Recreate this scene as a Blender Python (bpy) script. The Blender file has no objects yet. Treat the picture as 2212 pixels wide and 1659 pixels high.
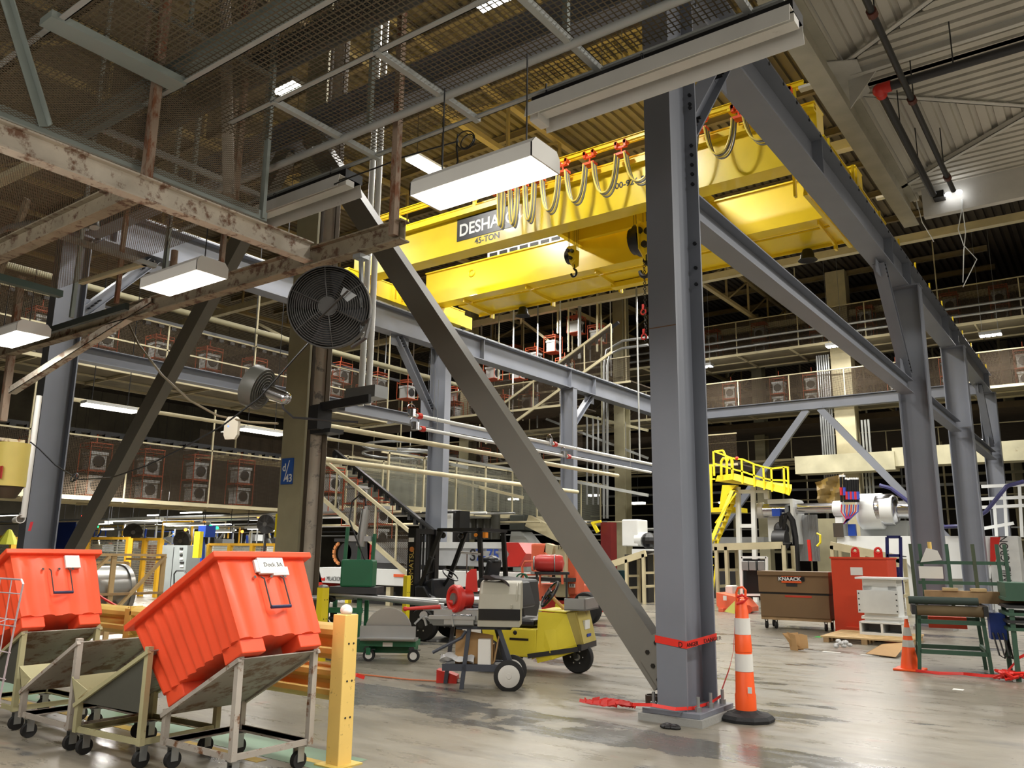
import bpy, bmesh, math, random
from mathutils import Vector, Matrix
random.seed(7)
SC = bpy.context.scene
COL = SC.collection
V = Vector
# ---------------------------------------------------------------- camera
F_PX = 1770.0
YAW, PITCH, ROLL = math.radians(36.24), math.radians(11.77), math.radians(.69)
_fw = V((-math.sin(YAW)*math.cos(PITCH), math.cos(YAW)*math.cos(PITCH), math.sin(PITCH)))
_rt = V((math.cos(YAW), math.sin(YAW), 0)); _up = _rt.cross(_fw)
RT = _rt*math.cos(ROLL) + _up*math.sin(ROLL); UP = _up*math.cos(ROLL) - _rt*math.sin(ROLL); FW = _fw
EYE = V((0, 0, 1.6))
cd = bpy.data.cameras.new('camera'); cam = bpy.data.objects.new('camera', cd); COL.objects.link(cam)
cd.sensor_width = 36; cd.lens = 36*F_PX/2212; cd.clip_end = 400; cd.clip_start = .05
cam.matrix_world = Matrix(((RT.x, UP.x, -FW.x, 0), (RT.y, UP.y, -FW.y, 0), (RT.z, UP.z, -FW.z, 1.6), (0, 0, 0, 1)))
SC.camera = cam

# ---------------------------------------------------------------- colour, world, exposure
SC.view_settings.view_transform = 'Standard'; SC.view_settings.look = 'None'
SC.view_settings.gamma = 1; SC.view_settings.use_curve_mapping = False
SC.view_settings.exposure = -.12
SC.cycles.transparent_max_bounces = 40
SC.cycles.max_bounces = 6
SC.cycles.use_denoising = True
SC.cycles.sample_clamp_indirect = 4
w = bpy.data.worlds.new('hall_air'); SC.world = w; w.use_nodes = True
w.node_tree.nodes['Background'].inputs[0].default_value = (1, .93, .82, 1)
w.node_tree.nodes['Background'].inputs[1].default_value = .22


def area(name, loc, sx, sy, power, col=(1, .97, .91), rot=(0, 0, 0), spread=180, parent=None):
    d = bpy.data.lights.new(name, 'AREA'); d.shape = 'RECTANGLE'; d.size = sx; d.size_y = sy; d.energy = power; d.color = col
    d.spread = math.radians(spread)
    o = bpy.data.objects.new(name, d); COL.objects.link(o); o.rotation_euler = rot
    if parent:
        o.parent = parent; o.location = V(loc) - parent.location
    else:
        o.location = loc
    return o


# added lights without fixtures: crane and side bay fill, unseen fluorescent aisle rows
for x in (-22, -28.5):
    for y in (12, 22, 32): area('high_bay_fill', (x, y, 13), .9, .5, 450)
for x in (-9.4, -15.7):
    for y in (22, 27.5, 33): area('high_bay_fill', (x, y, 13), .9, .5, 520)
for x in (4, 9):
    for y in (8, 14, 20, 27): area('side_bay_fill', (x, y, 9.6), .9, .5, 420)
for x, y in ((-9.5, 1.2), (-6.5, 1.0), (-3.2, .8), (0.5, 1), (-1.5, -2.5), (-6, -2.5), (3, 4), (2.5, 8), (3.5, 12)):
    area('unseen_aisle_lamp', (x, y, 4.4), 1.2, .3, 75)
    d = bpy.data.lights.new('aisle_point_fill', 'POINT'); d.energy = 55; d.shadow_soft_size = .5; d.color = (1, .97, .92)  # added point light, brightens the overhead beams and the main column
    o = bpy.data.objects.new('aisle_point_fill', d); COL.objects.link(o); o.location = (x, y, 4.1)

# ---------------------------------------------------------------- materials
def lin(c):
    c = c/255
    return c/12.92 if c <= .04045 else ((c+.055)/1.055)**2.4


def rgb(r, g, b):
    return (lin(r), lin(g), lin(b), 1)


MATS = {}


def mat(name, col, rough=.5, metal=0, var=.1, vs=2.0, rust=0, rcol=(96, 52, 26), rs=3.0, stretch=None, bump=0, spec=.5, coat=0):
    """procedural paint: base colour with low-frequency variation, optional blotches of rust or dirt"""
    if name in MATS:
        return MATS[name]
    m = bpy.data.materials.new(name); m.use_nodes = True; nt = m.node_tree; N = nt.nodes; L = nt.links
    b = N['Principled BSDF']; c = rgb(*col)
    b.inputs['Roughness'].default_value = rough; b.inputs['Metallic'].default_value = metal
    b.inputs['Specular IOR Level'].default_value = spec
    if coat: b.inputs['Coat Weight'].default_value = coat
    geo = N.new('ShaderNodeNewGeometry'); mp = N.new('ShaderNodeMapping'); L.new(geo.outputs['Position'], mp.inputs[0])
    if stretch: mp.inputs['Scale'].default_value = stretch
    n1 = N.new('ShaderNodeTexNoise'); n1.inputs['Scale'].default_value = vs; n1.inputs['Detail'].default_value = 5
    L.new(mp.outputs[0], n1.inputs['Vector'])
    r1 = N.new('ShaderNodeMapRange'); r1.inputs[1].default_value = .3; r1.inputs[2].default_value = .7
    r1.inputs[3].default_value = 1-var; r1.inputs[4].default_value = 1+var
    L.new(n1.outputs[0], r1.inputs[0])
    vm = N.new('ShaderNodeVectorMath'); vm.operation = 'SCALE'; vm.inputs[0].default_value = c[:3]; L.new(r1.outputs[0], vm.inputs['Scale'])
    out = vm.outputs[0]
    if rust:
        n2 = N.new('ShaderNodeTexNoise'); n2.inputs['Scale'].default_value = rs; n2.inputs['Detail'].default_value = 8; n2.inputs['Roughness'].default_value = .7
        L.new(mp.outputs[0], n2.inputs['Vector'])
        r2 = N.new('ShaderNodeMapRange'); t = .72-.35*rust
        r2.inputs[1].default_value = t; r2.inputs[2].default_value = t+.09; L.new(n2.outputs[0], r2.inputs[0])
        mx = N.new('ShaderNodeMix'); mx.data_type = 'RGBA'; L.new(r2.outputs[0], mx.inputs[0]); L.new(out, mx.inputs[6])
        mx.inputs[7].default_value = rgb(*rcol); out = mx.outputs[2]
    L.new(out, b.inputs['Base Color'])
    if bump:
        bp = N.new('ShaderNodeBump'); bp.inputs['Strength'].default_value = bump; bp.inputs['Distance'].default_value = .01
        n3 = N.new('ShaderNodeTexNoise'); n3.inputs['Scale'].default_value = 30; L.new(geo.outputs['Position'], n3.inputs['Vector'])
        L.new(n3.outputs[0], bp.inputs['Height']); L.new(bp.outputs[0], b.inputs['Normal'])
    MATS[name] = m
    return m


def glow(name, col, s):
    if name in MATS: return MATS[name]
    m = bpy.data.materials.new(name); m.use_nodes = True; nt = m.node_tree
    e = nt.nodes.new('ShaderNodeEmission'); e.inputs[0].default_value = rgb(*col); e.inputs[1].default_value = s
    nt.links.new(e.outputs[0], nt.nodes['Material Output'].inputs[0]); MATS[name] = m
    return m


def mesh_mat(name, col, a, b, wire, square=False):
    """expanded metal: a, b = cell size in metres (UV is in metres), wire = strand share of the cell"""
    if name in MATS: return MATS[name]
    m = bpy.data.materials.new(name); m.use_nodes = True; nt = m.node_tree; N = nt.nodes; L = nt.links
    uv = N.new('ShaderNodeUVMap'); sp = N.new('ShaderNodeSeparateXYZ'); L.new(uv.outputs[0], sp.inputs[0])

    def M(op, x, y=None):
        n = N.new('ShaderNodeMath'); n.operation = op
        for i, v in enumerate((x, y)):
            if v is None: continue
            if isinstance(v, (int, float)): n.inputs[i].default_value = v
            else: L.new(v, n.inputs[i])
        return n.outputs[0]
    u = M('DIVIDE', sp.outputs[0], a); v = M('DIVIDE', sp.outputs[1], b)
    if square: t1, t2 = u, v
    else: t1, t2 = M('ADD', u, v), M('SUBTRACT', u, v)
    f1 = M('LESS_THAN', M('FRACT', M('ADD', t1, 1000.)), wire); f2 = M('LESS_THAN', M('FRACT', M('ADD', t2, 1000.)), wire)
    k = M('MAXIMUM', f1, f2)
    tr = N.new('ShaderNodeBsdfTransparent'); pb = N['Principled BSDF']; pb.inputs['Base Color'].default_value = rgb(*col)
    pb.inputs['Roughness'].default_value = .85; pb.inputs['Specular IOR Level'].default_value = .2
    mx = N.new('ShaderNodeMixShader'); L.new(k, mx.inputs[0]); L.new(tr.outputs[0], mx.inputs[1]); L.new(pb.outputs[0], mx.inputs[2])
    L.new(mx.outputs[0], N['Material Output'].inputs[0]); MATS[name] = m
    return m


STEEL = mat('grey_blue_paint', (118, 122, 132), .45, var=.06, vs=1.2)
BRACE = mat('grey_beige_paint', (112, 109, 101), .55, var=.05, vs=1.5)
YEL = mat('crane_yellow', (238, 208, 40), .3, var=.04, coat=.3)
YEL2 = mat('safety_yellow', (236, 214, 40), .4, var=.06)
YPOST = mat('chipped_yellow', (234, 198, 112), .5, var=.06, rust=.3, rcol=(90, 60, 35), rs=16)
RAILY = mat('rail_yellow', (208, 180, 92), .5, var=.1, vs=3)
RUSTW = mat('rusty_offwhite', (204, 194, 178), .7, var=.12, vs=4, rust=.62, rcol=(128, 96, 76), rs=5, stretch=(1, 1.2, 1), bump=.3)
RUSTB = mat('rusty_beige', (150, 138, 116), .75, var=.18, vs=3, rust=.6, rcol=(96, 70, 52), rs=7, bump=.3)
RUSTP = mat('rusty_pipe', (150, 130, 112), .75, var=.15, vs=6, rust=.65, rcol=(120, 74, 46), rs=8, stretch=(1, 1, .35))
LGREY = mat('light_grey_paint', (158, 160, 156), .55, var=.08)
GGREY = mat('grey_green_paint', (140, 148, 142), .55, var=.08)
CREAM = mat('cream_paint', (196, 186, 152), .6, var=.12, rust=.15, rcol=(120, 104, 80))
TAN = mat('tan_paint', (150, 144, 116), .7, var=.1, rust=.18, rcol=(104, 92, 66), rs=4)
BROWN = mat('dusty_brown', (70, 58, 42), .8, var=.2)
DARK = mat('dark_steel', (40, 40, 42), .5, var=.15)
BLACK = mat('black_paint', (18, 18, 20), .35, var=.1)
RUBBER = mat('rubber', (28, 27, 27), .75, var=.15)
WHITE = mat('white_enamel', (226, 228, 226), .35, var=.03)
OFFW = mat('dusty_white', (206, 204, 198), .6, var=.08, rust=.2, rcol=(150, 142, 130), rs=3)
CHROME = mat('chrome', (200, 200, 204), .18, metal=1, var=.05)
ALU = mat('aluminium', (170, 170, 168), .38, metal=.9, var=.08)
GALV = mat('galvanised', (164, 166, 166), .4, metal=.7, var=.1)
ORNG = mat('orange_plastic', (246, 86, 50), .45, var=.07, vs=3, spec=.4)
CONE = mat('cone_orange', (250, 92, 30), .45, var=.05)
ORED = mat('orange_red_paint', (206, 66, 34), .5, var=.06)
RED = mat('red_paint', (196, 40, 30), .4, var=.08)
JLG = mat('faded_orange', (232, 110, 76), .5, var=.08)
GREEN = mat('machine_green', (22, 96, 62), .45, var=.1)
RACKG = mat('rack_green', (56, 88, 70), .55, var=.12, rust=.15, rcol=(60, 60, 50))
WOOD = mat('pine', (200, 170, 122), .7, var=.15, vs=6, stretch=(1, 1, .3))
WOOD2 = mat('rough_timber', (166, 136, 98), .8, var=.2, vs=6)
CARD = mat('cardboard', (184, 146, 98), .8, var=.06)
KNB = mat('tan_steel', (122, 96, 66), .5, var=.05)
BLUE = mat('blue_paint', (20, 60, 150), .45, var=.1)
ORC = mat('carrier_orange', (176, 78, 42), .6, var=.15)
TUBW = mat('tub_grey_white', (172, 174, 172), .5, var=.06)
PAPER = mat('paper', (226, 224, 218), .7, var=.04)
TAPE = mat('red_tape', (222, 44, 34), .4, var=.08)
CLOTH = mat('grey_rag', (92, 88, 92), .9, var=.25, vs=12)
VINYL = mat('black_vinyl', (26, 28, 34), .38, var=.1)
PEEL = mat('peeling_pipe', (178, 168, 154), .7, var=.15, rust=.5, rcol=(112, 110, 106), rs=4)
PLAST = mat('clear_plastic', (206, 206, 206), .25, var=.1)
PAN = mat('deck_dusty', (128, 120, 98), .75, var=.16, rust=.2, rcol=(90, 80, 60), rs=2)
DUCT = mat('duct_cream', (204, 198, 166), .65, var=.1, rust=.2, rcol=(160, 140, 100), rs=1.5)
EXPM = mesh_mat('expanded_metal', (112, 98, 80), .040, .020, .27)
EXPD = mesh_mat('expanded_metal_dark', (84, 80, 72), .05, .025, .33)
WIREM = mesh_mat('square_wire_mesh', (96, 88, 72), .05, .05, .24, True)
FENCE = mesh_mat('walkway_mesh', (64, 54, 42), .05, .05, .3, True)
LED = glow('led_white', (255, 250, 240), 30)
TUBEG = glow('tube_white', (255, 248, 232), 9)

# ---------------------------------------------------------------- mesh builder
class MB:
    def __init__(s, M=None):
        s.v = []; s.f = []; s.uv = {}; s.M = M

    def add(s, vs, fs):
        n = len(s.v)
        s.v += [(s.M @ V(p)) if s.M else V(p) for p in vs]
        s.f += [tuple(i+n for i in f) for f in fs]
        return s

    def box(s, x0, x1, y0, y1, z0, z1):
        return s.add([(x0, y0, z0), (x1, y0, z0), (x1, y1, z0), (x0, y1, z0), (x0, y0, z1), (x1, y0, z1), (x1, y1, z1), (x0, y1, z1)],
                     [(0, 3, 2, 1), (4, 5, 6, 7), (0, 1, 5, 4), (1, 2, 6, 5), (2, 3, 7, 6), (3, 0, 4, 7)])

    def cb(s, c, sx, sy, sz):
        return s.box(c[0]-sx/2, c[0]+sx/2, c[1]-sy/2, c[1]+sy/2, c[2]-sz/2, c[2]+sz/2)

    def frame(s, p, q, up=None):
        d = (V(q)-V(p)); L = d.length; d.normalize()
        u = V(up) if up else (V((0, 0, 1)) if abs(d.z) < .9 else V((1, 0, 0)))
        a = d.cross(u).normalized(); u = a.cross(d).normalized()
        return V(p), d, a, u, L

    def ext(s, p, q, poly, up=None):
        """extrude polygon [(a,u)] from p to q"""
        o, d, a, u, L = s.frame(p, q, up); n = len(poly)
        vs = [o+a*x+u*y for x, y in poly]+[o+d*L+a*x+u*y for x, y in poly]
        fs = [tuple(range(n)), tuple(range(2*n-1, n-1, -1))]+[(i, i+n, (i+1) % n+n, (i+1) % n) for i in range(n)]
        return s.add(vs, fs)

    def bar(s, p, q, w, h=None, up=None):
        h = h or w
        return s.ext(p, q, [(-w/2, -h/2), (w/2, -h/2), (w/2, h/2), (-w/2, h/2)], up)

    def ibeam(s, p, q, b, d, tf=.025, tw=.018, up=None):
        for z0, z1, x in ((-d/2, -d/2+tf, b/2), (d/2-tf, d/2, b/2), (-d/2+tf, d/2-tf, tw/2)):
            s.ext(p, q, [(-x, z0), (x, z0), (x, z1), (-x, z1)], up)
        return s

    def angle(s, p, q, w, t=.01, up=None, flip=1):
        s.ext(p, q, [(0, 0), (flip*w, 0), (flip*w, t), (0, t)], up)
        return s.ext(p, q, [(0, 0), (flip*t, 0), (flip*t, w), (0, w)], up)

    def cyl(s, p, q, r, r2=None, n=12):
        r2 = r if r2 is None else r2
        o, d, a, u, L = s.frame(p, q)
        vs = []
        for k, rr in ((0, r), (L, r2)):
            vs += [o+d*k+a*math.cos(t)*rr+u*math.sin(t)*rr for t in (2*math.pi*i/n for i in range(n))]
        fs = [tuple(range(n)), tuple(range(2*n-1, n-1, -1))]+[(i, i+n, (i+1) % n+n, (i+1) % n) for i in range(n)]
        return s.add(vs, fs)

    def tube(s, pts, r, n=8, closed=False):
        P = [V(p) for p in pts]; m = len(P); vs = []
        ref = V((0, 0, 1)); prev = None
        for i, p in enumerate(P):
            if closed: d = P[(i+1) % m]-P[i-1]
            else: d = P[min(i+1, m-1)]-P[max(i-1, 0)]
            d.normalize()
            if prev is None:
                a = d.cross(ref)
                if a.length < .05: a = d.cross(V((1, 0, 0)))
            else:
                a = prev-d*prev.dot(d)
            a.normalize(); prev = a; u = d.cross(a)
            vs += [p+a*math.cos(t)*r+u*math.sin(t)*r for t in (2*math.pi*k/n for k in range(n))]
        fs = []
        for i in range(m if closed else m-1):
            j = (i+1) % m
            fs += [(i*n+k, i*n+(k+1) % n, j*n+(k+1) % n, j*n+k) for k in range(n)]
        if not closed: fs += [tuple(range(n-1, -1, -1)), tuple(range((m-1)*n, m*n))]
        return s.add(vs, fs)

    def lathe(s, c, axis, prof, n=20):
        """prof [(r, h)] about axis through c"""
        o, d, a, u, L = s.frame(c, V(c)+V(axis))
        vs = []
        for r, h in prof:
            vs += [o+d*h+a*math.cos(t)*r+u*math.sin(t)*r for t in (2*math.pi*k/n for k in range(n))]
        m = len(prof)
        fs = [(i*n+k, i*n+n+k, i*n+n+(k+1) % n, i*n+(k+1) % n) for i in range(m-1) for k in range(n)]
        if prof[0][0] > 1e-4: fs.append(tuple(range(n)))
        if prof[-1][0] > 1e-4: fs.append(tuple(range(m*n-1, m*n-n-1, -1)))
        return s.add(vs, fs)

    def ring(s, c, axis, R, r, n=28, k=8):
        o, d, a, u, L = s.frame(c, V(c)+V(axis))
        return s.tube([o+a*math.cos(t)*R+u*math.sin(t)*R for t in (2*math.pi*i/n for i in range(n))], r, k, True)

    def ball(s, c, r, sx=1, sy=1, sz=1, n=12):
        prof = [(math.sin(math.pi*i/8)*r, -math.cos(math.pi*i/8)*r) for i in range(9)]
        vs = []
        for rr, h in prof:
            vs += [(c[0]+rr*math.cos(t)*sx, c[1]+rr*math.sin(t)*sy, c[2]+h*sz) for t in (2*math.pi*k/n for k in range(n))]
        return s.add(vs, [(i*n+k, i*n+(k+1) % n, i*n+n+(k+1) % n, i*n+n+k) for i in range(8) for k in range(n)])

    def slab(s, pts, t):
        """polygon of 3d points, given a thickness along its normal"""
        P = [V(p) for p in pts]; nrm = (P[1]-P[0]).cross(P[2]-P[1]).normalized()*t; n = len(P)
        return s.add(P+[p+nrm for p in P], [tuple(range(n-1, -1, -1)), tuple(range(n, 2*n))]+[(i, (i+1) % n, (i+1) % n+n, i+n) for i in range(n)])

    def panel(s, o, u, v):
        """a sheet with UV in metres"""
        o, u, v = V(o), V(u), V(v); n = len(s.f)
        s.add([o, o+u, o+u+v, o+v], [(0, 1, 2, 3)]); s.uv[n] = [(0, 0), (u.length, 0), (u.length, v.length), (0, v.length)]
        return s

    def grid(s, o, u, v, nu, nv, fn=None):
        o, u, v = V(o), V(u), V(v); vs = []
        for j in range(nv+1):
            for i in range(nu+1):
                p = o+u*(i/nu)+v*(j/nv)
                if fn: p = p+V(fn(i/nu, j/nv))
                vs.append(p)
        return s.add(vs, [(j*(nu+1)+i, j*(nu+1)+i+1, (j+1)*(nu+1)+i+1, (j+1)*(nu+1)+i) for j in range(nv) for i in range(nu)])


ORD = ['first', 'second', 'third', 'fourth', 'fifth', 'sixth', 'seventh', 'eighth', 'ninth', 'tenth', 'eleventh', 'twelfth', 'thirteenth', 'fourteenth', 'fifteenth', 'sixteenth', 'seventeenth', 'eighteenth', 'nineteenth', 'twentieth',
       'twenty-first', 'twenty-second', 'twenty-third', 'twenty-fourth', 'twenty-fifth', 'twenty-sixth', 'twenty-seventh']
EACH = {'post', 'handle', 'bracket', 'indicator_lamp', 'hanger', 'web_post', 'web_diagonal', 'stiffener', 'cross_member', 'tray_edge', 'hanger_rod', 'conductor_bracket', 'gusset', 'gate_hoop', 'wire_rope', 'guard_bar'}


def islands(mb):
    par = list(range(len(mb.v)))
    def find(i):
        while par[i] != i: par[i] = par[par[i]]; i = par[i]
        return i
    for f in mb.f:
        a = find(f[0])
        for i in f[1:]: par[find(i)] = a
    gr = {}
    for f in mb.f: gr.setdefault(find(f[0]), []).append(f)
    out = []
    for fs in gr.values():
        n = MB(); ids = sorted({i for f in fs for i in f}); k = {i: j for j, i in enumerate(ids)}
        n.v = [mb.v[i] for i in ids]; n.f = [tuple(k[i] for i in f) for f in fs]; out.append(n)
    return out


def put(name, mb, m, parent=None, label=None, smooth=False, bevel=0, world=False):
    """one mesh object; top-level ones get their origin at their base"""
    if name in EACH and parent is not None:
        parts = islands(mb)
        if len(parts) > 1:
            for p_ in parts[:-1]: put_one(name, p_, m, parent, label, smooth, bevel, world)
            return put_one(name, parts[-1], m, parent, label, smooth, bevel, world)
    return put_one(name, mb, m, parent, label, smooth, bevel, world)


def put_one(name, mb, m, parent=None, label=None, smooth=False, bevel=0, world=False):
    me = bpy.data.meshes.new(name)
    vs = mb.v
    o = bpy.data.objects.new(name, me)
    if parent is None:
        xs = [p.x for p in vs]; ys = [p.y for p in vs]; zs = [p.z for p in vs]
        c = V(((min(xs)+max(xs))/2, (min(ys)+max(ys))/2, min(zs)))
        vs = [p-c for p in vs]; o.location = c
    elif world:
        root = parent
        Mi = Matrix.Identity(4)
        chain = []
        while root is not None:
            chain.append(root); root = root.parent
        for r in reversed(chain):
            Mi = Mi @ (Matrix.Translation(r.location) @ r.rotation_euler.to_matrix().to_4x4())
        Mi = Mi.inverted(); vs = [Mi @ p for p in vs]
    me.from_pydata([tuple(p) for p in vs], [], mb.f)
    if mb.uv:
        ul = me.uv_layers.new(name='UVMap')
        for fi, uvs in mb.uv.items():
            for li, q in zip(me.polygons[fi].loop_indices, uvs): ul.data[li].uv = q
    else:
        bm = bmesh.new(); bm.from_mesh(me); bmesh.ops.recalc_face_normals(bm, faces=bm.faces); bm.to_mesh(me); bm.free()
    me.materials.append(m)
    if smooth:
        me.polygons.foreach_set('use_smooth', [True]*len(me.polygons))
        try: me.set_sharp_from_angle(angle=math.radians(40))
        except Exception: pass
    COL.objects.link(o)
    if parent is not None: o.parent = parent
    if bevel:
        b = o.modifiers.new('bevel', 'BEVEL'); b.width = bevel; b.segments = 2; b.limit_method = 'ANGLE'
    if label: o['label'] = label
    return o


def tag(o, label, cat, group=None):
    o['label'] = label; o['category'] = cat; o['kind'] = 'thing'
    if group: o['group'] = group
    return o


def thing(name, label, cat, loc=(0, 0, 0), rz=0, group=None):
    o = bpy.data.objects.new(name, None); COL.objects.link(o); o.location = loc; o.rotation_euler = (0, 0, math.radians(rz))
    o.empty_display_size = .2
    return tag(o, label, cat, group)


def one(name, mb, m, label, cat, group=None, **k):
    return tag(put(name, mb, m, **k), label, cat, group)


def struct(name, mb, m, **k):
    o = put(name, mb, m, **k); o['kind'] = 'structure'; return o


def copy_tree(o, loc=None, rz=None, label=None, parent=None):
    c = o.copy(); COL.objects.link(c)
    if parent is not None: c.parent = parent
    if loc is not None: c.location = loc
    if rz is not None: c.rotation_euler = (0, 0, math.radians(rz))
    if label: c['label'] = label
    for ch in list(o.children): copy_tree(ch, parent=c)
    return c


def at(px, py, ax, val):
    """the place seen at that pixel of the photograph, on the plane where coordinate ax has the value val"""
    d = FW+RT*((px-1106)/F_PX)-UP*((py-829.5)/F_PX); i = 'xyz'.index(ax); return EYE+d*((val-EYE[i])/d[i])


def text(s, size, m, parent, o, right, up, name='lettering', ext=.002, sx=1, label=None, shear=0, bold=0):
    """lettering on a surface: o lower left corner, right and up unit vectors (world), size = cap height"""
    cu = bpy.data.curves.new('t', 'FONT'); cu.body = s; cu.size = size/.7; cu.extrude = ext; cu.shear = shear; cu.offset = bold
    t = bpy.data.objects.new('t', cu); COL.objects.link(t)
    bpy.context.view_layer.update()
    me = bpy.data.meshes.new_from_object(t.evaluated_get(bpy.context.evaluated_depsgraph_get()))
    COL.objects.unlink(t); bpy.data.objects.remove(t)
    r = V(right).normalized(); u = V(up).normalized(); n = r.cross(u)
    mb = MB(); mb.v = [V(o)+r*(v.co.x*sx)+u*v.co.y+n*v.co.z for v in me.vertices]; mb.f = [tuple(p.vertices) for p in me.polygons]
    return put(name, mb, m, parent, label=label, world=True)

# ---------------------------------------------------------------- lamps that show in the picture
def led_cluster(loc, n, label, power=700, rz=0):
    t = thing('high_bay_light', label, 'ceiling light', (loc[0], loc[1], loc[2]), rz, 'high bay ceiling lights')
    b = MB().box(-.42, .42, -.22, .22, .06, .2)
    b.cyl((-.3, 0, .2), (-.3, 0, 15.95-loc[2]), .01, n=6).cyl((.3, 0, .2), (.3, 0, 15.95-loc[2]), .01, n=6)
    put('housing', b, GALV, t)
    for i in range(n):
        for j in range(2):
            x = -.32+.64*i/(n-1); y = -.1+.2*j
            put('led_module', MB().box(x-.075, x+.075, y-.07, y+.07, .03, .06), LED, t)
    area('lamp_light', loc, .8, .4, power, parent=t)
    d = bpy.data.lights.new('spill', 'POINT'); d.energy = power*.18; d.shadow_soft_size = .3; d.color = (1, .96, .88)  # point light added at each cluster so the roof deck brightens
    o = bpy.data.objects.new('spill_light', d); COL.objects.link(o); o.parent = t; o.location = (0, 0, -.25)
    return t


def trough(x0, x1, y0, y1, z, name, label, m, parent_cat='light fixture', power=90, lit=True, tubes=2):
    t = thing(name, label, parent_cat, ((x0+x1)/2, (y0+y1)/2, z))
    w = (y1-y0)/2; L = (x1-x0)/2
    b = MB()
    prof = [(-w, 0), (-w, .10), (-w*.75, .15), (w*.75, .15), (w, .10), (w, 0), (w*.97, 0), (w*.97, .09), (w*.7, .135), (-w*.7, .135), (-w*.97, .09), (-w*.97, 0)]
    n = len(prof)
    b.add([(-L, y, q) for y, q in prof]+[(L, y, q) for y, q in prof], [(i, i+n, (i+1) % n+n, (i+1) % n) for i in range(n)])
    for s in (-L, L-.012):
        b.add([(s, y, q) for y, q in prof[:6]]+[(s+.012, y, q) for y, q in prof[:6]], [(0, 1, 2, 3, 4, 5), (11, 10, 9, 8, 7, 6)]+[(i, (i+1) % 6, (i+1) % 6+6, i+6) for i in range(6)])
    put('housing', b, m, t)
    for k in range(tubes):
        y = (-w*.55+w*1.1*k/(tubes-1))
        put('fluorescent_tube', MB().cyl((-L+.03, y, .07), (L-.03, y, .07), .022, n=8), TUBEG if lit else OFFW, t)
    b = MB()
    for s in (-.7, .7): b.cyl((s*L, 0, .15), (s*L, 0, .9), .006, n=5)
    put('hanger', b, DARK, t)
    if lit: area('tube_light', ((x0+x1)/2, (y0+y1)/2, z+.02), (x1-x0)*.9, w*1.5, power, parent=t)
    return t
# ================================================================ SETTING
def floor_mat():
    m = bpy.data.materials.new('sealed_concrete'); m.use_nodes = True; nt = m.node_tree; N = nt.nodes; L = nt.links; b = N['Principled BSDF']
    g = N.new('ShaderNodeNewGeometry')

    def noise(sc, st=(1, 1, 1), det=6, rough=.6, off=(0, 0, 0)):
        mp = N.new('ShaderNodeMapping'); mp.inputs['Scale'].default_value = st; mp.inputs['Location'].default_value = off; L.new(g.outputs['Position'], mp.inputs[0])
        n = N.new('ShaderNodeTexNoise'); n.inputs['Scale'].default_value = sc; n.inputs['Detail'].default_value = det; n.inputs['Roughness'].default_value = rough
        L.new(mp.outputs[0], n.inputs['Vector']); return n.outputs[0]

    def rng(x, a, c, lo, hi):
        r = N.new('ShaderNodeMapRange'); r.inputs[1].default_value = a; r.inputs[2].default_value = c; r.inputs[3].default_value = lo; r.inputs[4].default_value = hi
        L.new(x, r.inputs[0]); return r.outputs[0]

    def mix(f, a, c):
        x = N.new('ShaderNodeMix'); x.data_type = 'RGBA'; L.new(f, x.inputs[0])
        for i, q in ((6, a), (7, c)):
            if isinstance(q, tuple): x.inputs[i].default_value = q
            else: L.new(q, x.inputs[i])
        return x.outputs[2]
    c = mix(rng(noise(.35), .35, .65, 0, 1), rgb(142, 135, 121), rgb(116, 111, 100))
    c = mix(rng(noise(1.1, (.35, 1.6, 1), 9, .7), .56, .66, 0, .55), c, rgb(92, 90, 86))
    c = mix(rng(noise(2.3, (.3, 2.2, 1), 9, .75, (7, 3, 0)), .64, .68, 0, .7), c, rgb(170, 166, 154))
    wet = rng(noise(.55, (.5, 1.25, 1), 10, .62, (2.4, 3.1, 0)), .575, .60, 0, .8)
    c = mix(wet, c, rgb(74, 76, 78))
    c = mix(rng(noise(1.7, (1, 1, 1), 4, .5, (11, 5, 0)), .66, .72, 0, .25), c, rgb(150, 96, 80))
    # worn dark coating in a strip across the aisle
    sp = N.new('ShaderNodeSeparateXYZ'); L.new(g.outputs['Position'], sp.inputs[0])
    def M(op, x, y):
        n = N.new('ShaderNodeMath'); n.operation = op
        for k_, v_ in enumerate((x, y)):
            if isinstance(v_, (int, float)): n.inputs[k_].default_value = v_
            else: L.new(v_, n.inputs[k_])
        return n.outputs[0]
    yy = M('ADD', sp.outputs[1], M('MULTIPLY', M('SUBTRACT', noise(1.4, (.7, 1, 1), 9, .68, (3, 1, 0)), .5), 1.1))
    band = M('MULTIPLY', rng(yy, 6.62, 6.66, 0, 1), rng(yy, 7.38, 7.42, 1, 0))
    band = M('MULTIPLY', band, rng(noise(1.1, (1, 1, 1), 6, .6, (8, 2, 5)), .36, .40, 0, .8))
    c = mix(band, c, rgb(80, 81, 80))
    wet = M('MAXIMUM', wet, band)
    L.new(c, b.inputs['Base Color'])
    ro = N.new('ShaderNodeMath'); ro.operation = 'SUBTRACT'; L.new(rng(noise(3, (.4, 1.5, 1), 8, .7, (1, 9, 0)), .3, .7, .2, .48), ro.inputs[0]); L.new(rng(wet, 0, 1, 0, .12), ro.inputs[1])
    L.new(ro.outputs[0], b.inputs['Roughness'])
    bp = N.new('ShaderNodeBump'); bp.inputs['Strength'].default_value = .12; bp.inputs['Distance'].default_value = .02
    L.new(noise(5, det=4), bp.inputs['Height']); L.new(bp.outputs[0], b.inputs['Normal'])
    return m


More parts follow.
